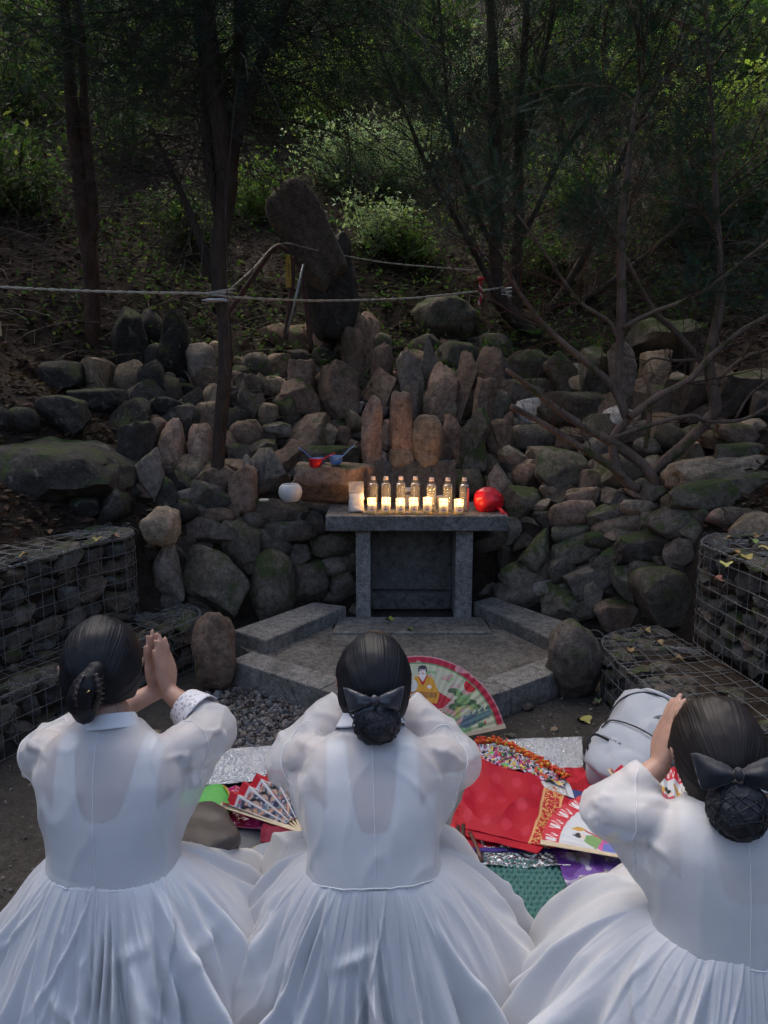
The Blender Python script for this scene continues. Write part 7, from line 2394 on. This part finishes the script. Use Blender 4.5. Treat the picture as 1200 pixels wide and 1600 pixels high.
V, F = ico(4); r = 1 / (np.abs(V) ** 3).sum(1) ** (1 / 3)
link('cushion_cover', mesh_np('cushion_cover', V * r[:, None] * np.array([0.16, 0.16, 0.035]), F, satin('blue_grey_cotton', (0.3, 0.33, 0.38), 0.6)), sc_, (pc_.x + 0.02, pc_.y - 0.12, 0.05))
a_ = np.linspace(0, 2 * np.pi, 60)
ce, se = np.cos(a_), np.sin(a_); rr_ = 1 / (np.abs(ce) ** 3 + np.abs(se) ** 3) ** (1 / 3)
v, f = tube(np.stack([pc_.x + 0.02 + 0.160 * ce * rr_, pc_.y - 0.12 + 0.160 * se * rr_, 0.055 + 0 * a_], -1), 0.006, 8, caps=False)
link('piping', mesh_np('piping', v, f, simple('yellow_piping', (0.55, 0.40, 0.10), 0.6)), sc_)

# ---- grey backpack leaning on the wire basket
def backpack():
    base = np.array(GG(945, 1240, 0.02))
    u = np.array([0.60, 0.55, 0.52]); u /= np.linalg.norm(u)
    n = np.array([-0.42, -0.55, 0.70]); n -= u * n.dot(u); n /= np.linalg.norm(n)
    s = np.cross(u, n)
    A = np.stack([s, n, u], 1)                       # columns: side, front, up
    c = base + u * 0.20 + n * (-0.02) + np.array([0.03, 0.02, 0.02])
    t = thing('backpack', tuple(base), 'light grey backpack with dark zips leaning on the wire basket', 'backpack')
    cloth = satin('grey_nylon', (0.5, 0.52, 0.55), 0.5, 1.0, 0.4, 0.3, bump=0.08)
    dark = simple('black_webbing', (0.02, 0.021, 0.025), 0.6, 0.2, 80)
    tw = lambda p: np.asarray(p) @ A.T + c
    def blob(name, ctr, size, mat, p, seed, amp, mn=None):
        V, F = ico(4)
        r = 1 / (np.abs(V) ** p).sum(1) ** (1 / p)
        S = V * r[:, None] * np.array(size) / 2
        fold = 1 - np.abs(np.sin(S[:, 2] * 38 + 3.5 * fbm(S * 9, seed, 2) + S[:, 0] * 14))
        S = S + (amp * (fbm(V * 1.7, seed, 3) + 0.9 * fold ** 3))[:, None] * V
        link(name, mesh_np(name, tw(S + np.array(ctr)), F, mat), t)
    blob('main_compartment', (0, 0, 0.02), (0.30, 0.18, 0.47), cloth, 3.0, 5, 0.016)
    blob('front_pocket', (0, 0.075, -0.085), (0.26, 0.08, 0.24), cloth, 3.2, 6, 0.010)
    blob('back_panel', (0, -0.085, 0.0), (0.26, 0.05, 0.42), dark, 4, 7, 0.004)
    def arcline(pts, r, name, mat=dark, k=24, fl=1.0):
        v, f = tube(tw(catmull(pts, k)), r, 8, flat=fl); link(name, mesh_np(name, v, f, mat), t)
    arcline([(-0.135, 0.062, 0.02), (-0.118, 0.083, 0.13), (-0.05, 0.078, 0.205), (0.05, 0.078, 0.205), (0.118, 0.083, 0.13), (0.135, 0.062, 0.02)], 0.0035, 'zip')
    arcline([(-0.112, 0.112, -0.04), (-0.09, 0.118, 0.005), (0, 0.122, 0.018), (0.09, 0.118, 0.005), (0.112, 0.112, -0.04)], 0.003, 'zip')
    arcline([(-0.03, 0.0, 0.235), (-0.025, 0.01, 0.275), (0.025, 0.01, 0.275), (0.03, 0.0, 0.235)], 0.008, 'haul_loop', dark, 16, 0.5)
    arcline([(0.10, 0.09, -0.16), (0.125, 0.115, -0.13), (0.12, 0.12, -0.085), (0.10, 0.112, -0.06)], 0.006, 'side_loop', dark, 16, 0.5)
    arcline([(-0.10, 0.09, -0.16), (-0.125, 0.115, -0.13), (-0.12, 0.12, -0.085), (-0.06, 0.118, -0.08)], 0.006, 'side_loop', dark, 16, 0.5)
    arcline([(0.125, -0.06, 0.17), (0.175, -0.05, 0.07), (0.175, -0.04, -0.06), (0.135, -0.05, -0.17)], 0.018, 'shoulder_strap', dark, 24, 0.35)
    arcline([(-0.125, -0.06, 0.17), (-0.175, -0.05, 0.07), (-0.175, -0.04, -0.06), (-0.135, -0.05, -0.17)], 0.018, 'shoulder_strap', dark, 24, 0.35)
    arcline([(0.09, 0.035, 0.225), (0.03, 0.05, 0.238), (-0.06, 0.05, 0.236), (-0.10, 0.02, 0.22)], 0.010, 'lid_piping', cloth, 20, 0.7)
    # half-dome emblem of three quarter arcs and a line of small lettering, stitched on
    em = (0.055, 0.0, 0.10)
    bvh = BVHTree.FromPolygons([tuple(v.co) for v in bpy.data.meshes['main_compartment'].vertices], [tuple(p.vertices) for p in bpy.data.meshes['main_compartment'].polygons])
    bvp = BVHTree.FromPolygons([tuple(v.co) for v in bpy.data.meshes['front_pocket'].vertices], [tuple(p.vertices) for p in bpy.data.meshes['front_pocket'].polygons])
    def proj(b, x, z, off=0.0012):
        o_ = Vector(tw((x, 0.4, z))); h = b.ray_cast(o_, Vector(-A[:, 1]))
        return np.array(h[0]) + A[:, 1] * off if h[0] is not None else None
    for k, (r0, r1) in enumerate(((0.0, 0.008), (0.011, 0.016), (0.019, 0.024))):
        V = []; n_ = 14
        for a in np.linspace(0, math.pi / 2, n_):
            for r in (r0, r1):
                V.append(proj(bvh, em[0] - r * math.cos(a), em[2] + r * math.sin(a)))
        if any(q is None for q in V): continue
        F = [(2 * i, 2 * i + 1, 2 * i + 3, 2 * i + 2) for i in range(n_ - 1)]
        link('emblem_arc', mesh_np('emblem_arc', V, F, dark), t)
    cu = bpy.data.curves.new('lettering', 'FONT'); cu.body = 'AEROLITE 28'; cu.size = 0.014
    to = bpy.data.objects.new('tmp', cu); COL.objects.link(to)
    me = evalmesh(to); bpy.data.objects.remove(to)
    W = []
    for v in me.vertices:
        q = proj(bvp, -0.095 + v.co.x, -0.075 + v.co.y, 0.0012)
        W.append(q if q is not None else tw((-0.095 + v.co.x, 0.115, -0.075 + v.co.y)))
    link('lettering', mesh_np('lettering', W, [tuple(p.vertices) for p in me.polygons], dark, smooth=False), t)
backpack()

# dark folded garment behind the neck of the person at the right
pk = GG(1035, 1225, 0.1)
soft_box((pk.x + 0.03, pk.y + 0.0, 0.07), (0.26, 0.2, 0.13), 0.3, simple('dark_navy_cloth', (0.018, 0.02, 0.028), 0.8, 0.3, 12, 0.4), 'dark_jacket', 'dark navy folded garment between the backpack and the person at the right', 'garment', 3.0, 21, 0.12)

# ------------------------------------------------------------------ ropes, leaning slab, posts, tags
M['rope'] = simple('twine', (0.42, 0.38, 0.31), 0.85, 0.25, 120, 0.5)
def rope(pts, r, label, name='rope', mat=None, n=80):
    P = catmull(pts, n)
    mb = MB(); 
    T, N, B = frames(P)
    for k in range(2):
        ph = np.arange(n) * 1.35 + k * math.pi
        Q = P + 0.45 * r * (np.cos(ph)[:, None] * N + np.sin(ph)[:, None] * B)
        mb.add(*tube(Q, r * 0.72, 6))
    o = mb.build(name, mat or M['rope'])
    return tag(o, label, 'rope', 'ropes strung between the trees')
rope([DD(-260, 430, 4.6), DD(-60, 445, 4.68), DD(140, 455, 4.74), DD(352, 459, 4.775)], 0.0085, 'thick pale rope stretched from the left edge to the forked tree')
rope([DD(350, 464, 4.775), DD(430, 468, 5.1), DD(510, 470, 5.5), DD(640, 466, 6.0), DD(740, 456, 6.3), DD(788, 449, dc - 0.09)], 0.0088, 'long sagging rope from the forked tree to the conifer')
rope([DD(356, 455, 4.85), DD(395, 420, 5.4), DD(437, 381, 6.0), DD(500, 392, 6.15), DD(600, 410, 6.4), DD(700, 419, 6.6), DD(762, 424, dc + 0.02)], 0.006, 'thin rope running over the rusty post to the conifer')
def ring_tie(px, py, d, rad, label, n, mat, name='rope_tie'):
    mb = MB()
    for k in range(n):
        a = np.linspace(0, 2 * np.pi, 30)
        c = DD(px, py + k * 5, d)
        mb.add(*tube(np.stack([c.x + rad * np.cos(a), c.y + rad * np.sin(a), c.z + 0.014 * np.cos(a + k) + 0.01 * np.sin(a)], -1), 0.006, 6, caps=False))
    return tag(mb.build(name, mat), label, 'rope tie')
ring_tie(346, 455, 4.85, 0.085, 'rope wound around the trunk of the forked tree', 3, M['rope'])
ring_tie(786, 452, dc, 0.075, 'white cord looped around the stem of the conifer', 3, simple('white_cord', (0.6, 0.62, 0.58), 0.6))
# white paper tag tied at the trunk
p = DD(336, 469, 4.74)
mb = MB(); V, F = ico(3); mb.add(V * np.array([0.075, 0.02, 0.012]) * (1 + 0.3 * fbm(V * 2, 3))[:, None] + np.array(p), F)
tag(mb.build('paper_strip', simple('white_paper', (0.6, 0.58, 0.6), 0.7)), 'white paper strip knotted to the rope at the forked trunk', 'paper strip')
# red ribbon hanging from the rope
def ribbon():
    p = DD(752, 436, 6.3)
    t = thing('red_ribbon', tuple(p), 'red and white plaited ribbon hanging from the rope by the conifer', 'ribbon')
    P = catmull([p, p + Vector((-0.005, 0, -0.06)), p + Vector((0.004, -0.01, -0.13)), p + Vector((-0.018, 0, -0.21))], 24)
    rm = simple('red_ribbon', (0.5, 0.02, 0.03), 0.6); wm = simple('white_thread', (0.6, 0.5, 0.5), 0.7)
    for k, m in enumerate((rm, rm, wm)):
        Q = P + 0.008 * np.stack([np.cos(np.arange(24) * 0.9 + k * 2.1), np.sin(np.arange(24) * 0.9 + k * 2.1), 0 * np.arange(24)], -1)
        v, f = tube(Q, 0.007, 6); link('plait', mesh_np('plait', v, f, m), t)
    V, F = ico(2); link('knot', mesh_np('knot', V * np.array([0.03, 0.02, 0.022]) + np.array(p), F, rm), t)
ribbon()
# leaning slab on its pillar
o = stone(None, 482, 366, 74, 148, 34, 'st_dark', d=6.2, name='leaning_slab', sub=5, shape='rb', lean=0.0, thick=0.2)
tag(o, 'long rounded stone slab leaning diagonally on the dark pillar', 'slab')
o = stone(None, 512, 450, 80, 150, 6, 'st_black', d=6.4, name='stone_pillar', sub=4, shape='b', lean=0.0, thick=0.5)
tag(o, 'broad dark stone pillar under the leaning slab', 'pillar')
rust = simple('rusty_steel', (0.075, 0.035, 0.028), 0.8, 0.35, 20, 0.3)
fr = thing('post_frame', tuple(DD(447, 520, 6.0)), 'frame of rusty bent steel posts propping the leaning slab', 'frame')
for pts in ([(338, 515), (380, 455), (425, 392), (440, 386), (452, 396)], [(458, 400), (456, 450), (446, 530)], [(470, 405), (478, 470), (486, 545)]):
    P = catmull([DD(x, y, 6.0) for x, y in pts], 24); v, f = tube(P, 0.019, 10); link('post', mesh_np('post', v, f, rust), fr)
mb = MB(); mb.add(*tube([DD(474, 413, 5.9), DD(462, 466, 5.88), DD(448, 522, 5.85)], 0.010, 8))
tag(mb.build('metal_pole', simple('galvanised_pole', (0.35, 0.37, 0.38), 0.4, Metallic=0.6)), 'thin bright metal pole leaning on the rusty posts', 'pole')
def yellow_tag():
    c = DD(450.5, 423, 5.93)
    W_, H_ = 0.042, 0.245
    nu, nv = 24, 120
    U, V = np.meshgrid(np.linspace(-1, 1, nu), np.linspace(-1, 1, nv), indexing='ij')
    taper = np.where(V > 0.68, 1 - (V - 0.68) / 0.32 * 0.8, 1.0)
    P = np.stack([c.x + U * taper * W_ / 2, np.full(U.shape, c.y), c.z + V * H_ / 2], -1)
    col = np.tile(np.array([0.45, 0.29, 0.05]), (nu, nv, 1))
    p = Paint(U * 0.5, V * 3, (0.45, 0.29, 0.05)); K = (0.04, 0.03, 0.03)
    for k, y in enumerate((0.85, 0.25, -0.25, -0.8)):   # four small dark characters, top to bottom
        p.line([(0.05, y + 0.18), (0.05, y - 0.15)], 0.05, K); p.line([(-0.12, y + (0.05 if k % 2 else 0.12)), (0.28, y + 0.05)], 0.045, K); p.line([(-0.1, y - 0.12), (0.26, y - 0.12)], 0.04, K) if k != 1 else None
    v, F = sheet(P)
    o = link('yellow_tag', mesh_np('yellow_tag', v, F, M['print_cloth'], col=p.c.reshape(-1, 3)))
    s = o.modifiers.new('t', 'SOLIDIFY'); s.thickness = 0.012; s.offset = 0
    tag(o, 'narrow yellow wooden tag with dark characters hung on the rusty post', 'tag')
yellow_tag()
p = DD(-2, 514, 4.9)
mb = MB(); mb.add(*box((p.x, p.y, p.z), (0.03, 0.01, 0.09)))
tag(mb.build('pale_tag', simple('pale_wood', (0.5, 0.42, 0.25), 0.7), smooth=False), 'pale wooden tag cut off by the left edge', 'tag')

# ------------------------------------------------------------------ gravel and fallen leaves in the yard
def gravel():
    rng = np.random.RandomState(5)
    V0, F0 = ico(1)
    n = 2600
    px = rng.uniform(290, 520, n); py = rng.uniform(1075, 1175, n)
    px[2150:] = np.where(rng.uniform(size=450) < 0.6, rng.uniform(-20, 330, 450), rng.uniform(770, 1000, 450)); py[2150:] = np.where(px[2150:] < 500, rng.uniform(1120, 1420, 450), rng.uniform(1080, 1170, 450))
    VV, FF, CC = [], [], []
    k = 0
    for i in range(n):
        g = GG(px[i], py[i], 0.0)
        if px[i] < 345 and py[i] < 1085: continue
        s = 0.006 + 0.018 * rng.uniform() ** 3.0 if i < 2150 else 0.003 + 0.008 * rng.uniform() ** 3
        q = rotm(*rng.uniform(0, 3, 3))
        V = (V0 * np.array([1, rng.uniform(.6, .9), rng.uniform(.45, .7)]) * (1 + 0.2 * rng.normal(size=(len(V0), 1)) * 0.5)) @ q.T * s
        VV.append(V + np.array([g.x, g.y, s * 0.35])); FF.append(F0 + k * len(V0)); k += 1
        CC.append(np.tile(np.array([(0.16, 0.155, 0.15), (0.11, 0.11, 0.115), (0.2, 0.18, 0.16), (0.17, 0.13, 0.11)][rng.randint(4)]) * rng.uniform(0.7, 1.3), (len(V0), 1)))
    o = link('gravel', mesh_np('gravel', np.concatenate(VV), np.concatenate(FF), M['print_cloth'], smooth=False, col=np.concatenate(CC)))
    tag(o, 'grey gravel between the kerb and the foil mat, thinning out over the soil', 'gravel', kind='stuff')
gravel()
for k, (px, py, w, h) in enumerate(((824, 1106, 22, 16), (866, 1140, 12, 8), (215, 1135, 28, 12), (240, 1145, 20, 10), (800, 1150, 16, 8), (930, 1098, 10, 8))):
    g = GG(px, py, 0.01)
    V, F = stone_mesh((w / 340, w / 420, h / 340), 2.3, 5, 0.06, 2, 900 + k)
    o = link('pebble', mesh_np('pebble', V, F, M['st_tan' if k % 2 else 'st_grey']), None, (g.x, g.y, 0.01))
    tag(o, ['flat grey pebble on the bare soil in front of the pear-shaped boulder', 'small dark pebble near the foil mat corner', 'long pale pebble beside the raised sleeve of the person at the left', 'second long pebble beside the raised sleeve at the left',
            'small pebble below the painted fan', 'tiny pebble beside the yellow fallen leaf'][k], 'pebble')
def fallen_leaf(p, s, a, col, label, seed):
    rng = np.random.RandomState(seed)
    n = 22
    th = np.linspace(0, 2 * np.pi, n, endpoint=False)
    r = s * (0.55 + 0.30 * np.abs(np.cos(th * 2.5)) ** 1.5) * rng.uniform(0.85, 1.1, n)
    V = np.stack([r * np.cos(th + a), r * np.sin(th + a), 0.006 + 0.010 * np.sin(th * 2 + seed)], -1)
    V = np.vstack([[(0, 0, 0.006)], V])
    F = [(0, 1 + i, 1 + (i + 1) % n) for i in range(n)]
    o = link('fallen_leaf', mesh_np('fallen_leaf', V, F, simple('fallen_leaf', col, 0.6, 0.2, 60)), None, p)
    tag(o, label, 'leaf', 'fallen leaves')
def on(px, py, z): g = GG(px, py, z); return (g.x, g.y, z)
YLW = (0.38, 0.36, 0.10)
fallen_leaf(on(913, 1125, 0.004), 0.045, 0.3, YLW, 'pale yellow fallen leaf on the bare soil behind the backpack', 1)
fallen_leaf(on(608, 968, 0.136), 0.035, 1.2, (0.32, 0.33, 0.05), 'yellow-green fallen leaf on the slab below the altar', 2)
fallen_leaf(on(641, 984, 0.136), 0.024, 2.0, (0.15, 0.2, 0.04), 'small green fallen leaf near the edge of the slab below the altar', 3)
fallen_leaf(on(935, 1095, 0.004), 0.028, 0.8, (0.3, 0.32, 0.15), 'small pale fallen leaf at the foot of the pear-shaped boulder', 4)
rng = random.Random(8)
LT = [(1134, 882, YLW, 'tan'), (1150, 865, (0.3, 0.17, 0.05), 'brown'), (1177, 848, (0.22, 0.3, 0.06), 'bright green'), (1165, 870, (0.33, 0.25, 0.06), 'ochre'), (1192, 858, (0.3, 0.24, 0.08), 'pale ochre'), (1120, 905, (0.18, 0.06, 0.035), 'red-brown'),
      (1185, 838, (0.2, 0.11, 0.05), 'dark brown'), (1140, 842, (0.26, 0.16, 0.07), 'light brown')]
for k, (px, py, c, nm) in enumerate(LT):
    fallen_leaf(on(px, py, 0.79 if nm != 'red-brown' else 0.72), 0.03 + 0.012 * rng.random(), rng.uniform(0, 6), c, nm + ' fallen leaf on the rim of the tall wire basket', 20 + k)
for k, (px, py, c, nm) in enumerate(((985, 1015, (0.25, 0.15, 0.06), 'brown'), (1030, 1005, (0.28, 0.2, 0.09), 'tan'), (1060, 1030, (0.2, 0.12, 0.06), 'dark'), (1010, 985, (0.3, 0.22, 0.08), 'ochre'))):
    fallen_leaf(on(px, py, 0.292), 0.03, rng.uniform(0, 6), c, nm + ' fallen leaf on the low wire basket step near the backpack', 40 + k)
for k, (px, py, c, nm) in enumerate(((152, 843, (0.3, 0.24, 0.06), 'yellowish'), (75, 832, (0.16, 0.07, 0.03), 'red-brown'), (180, 838, (0.2, 0.1, 0.05), 'dark brown'), (38, 868, (0.28, 0.15, 0.05), 'orange-brown'))):
    fallen_leaf(on(px, py, 0.755), 0.03, rng.uniform(0, 6), c, nm + ' fallen leaf on the upper wire basket under the dark boulder', 50 + k)
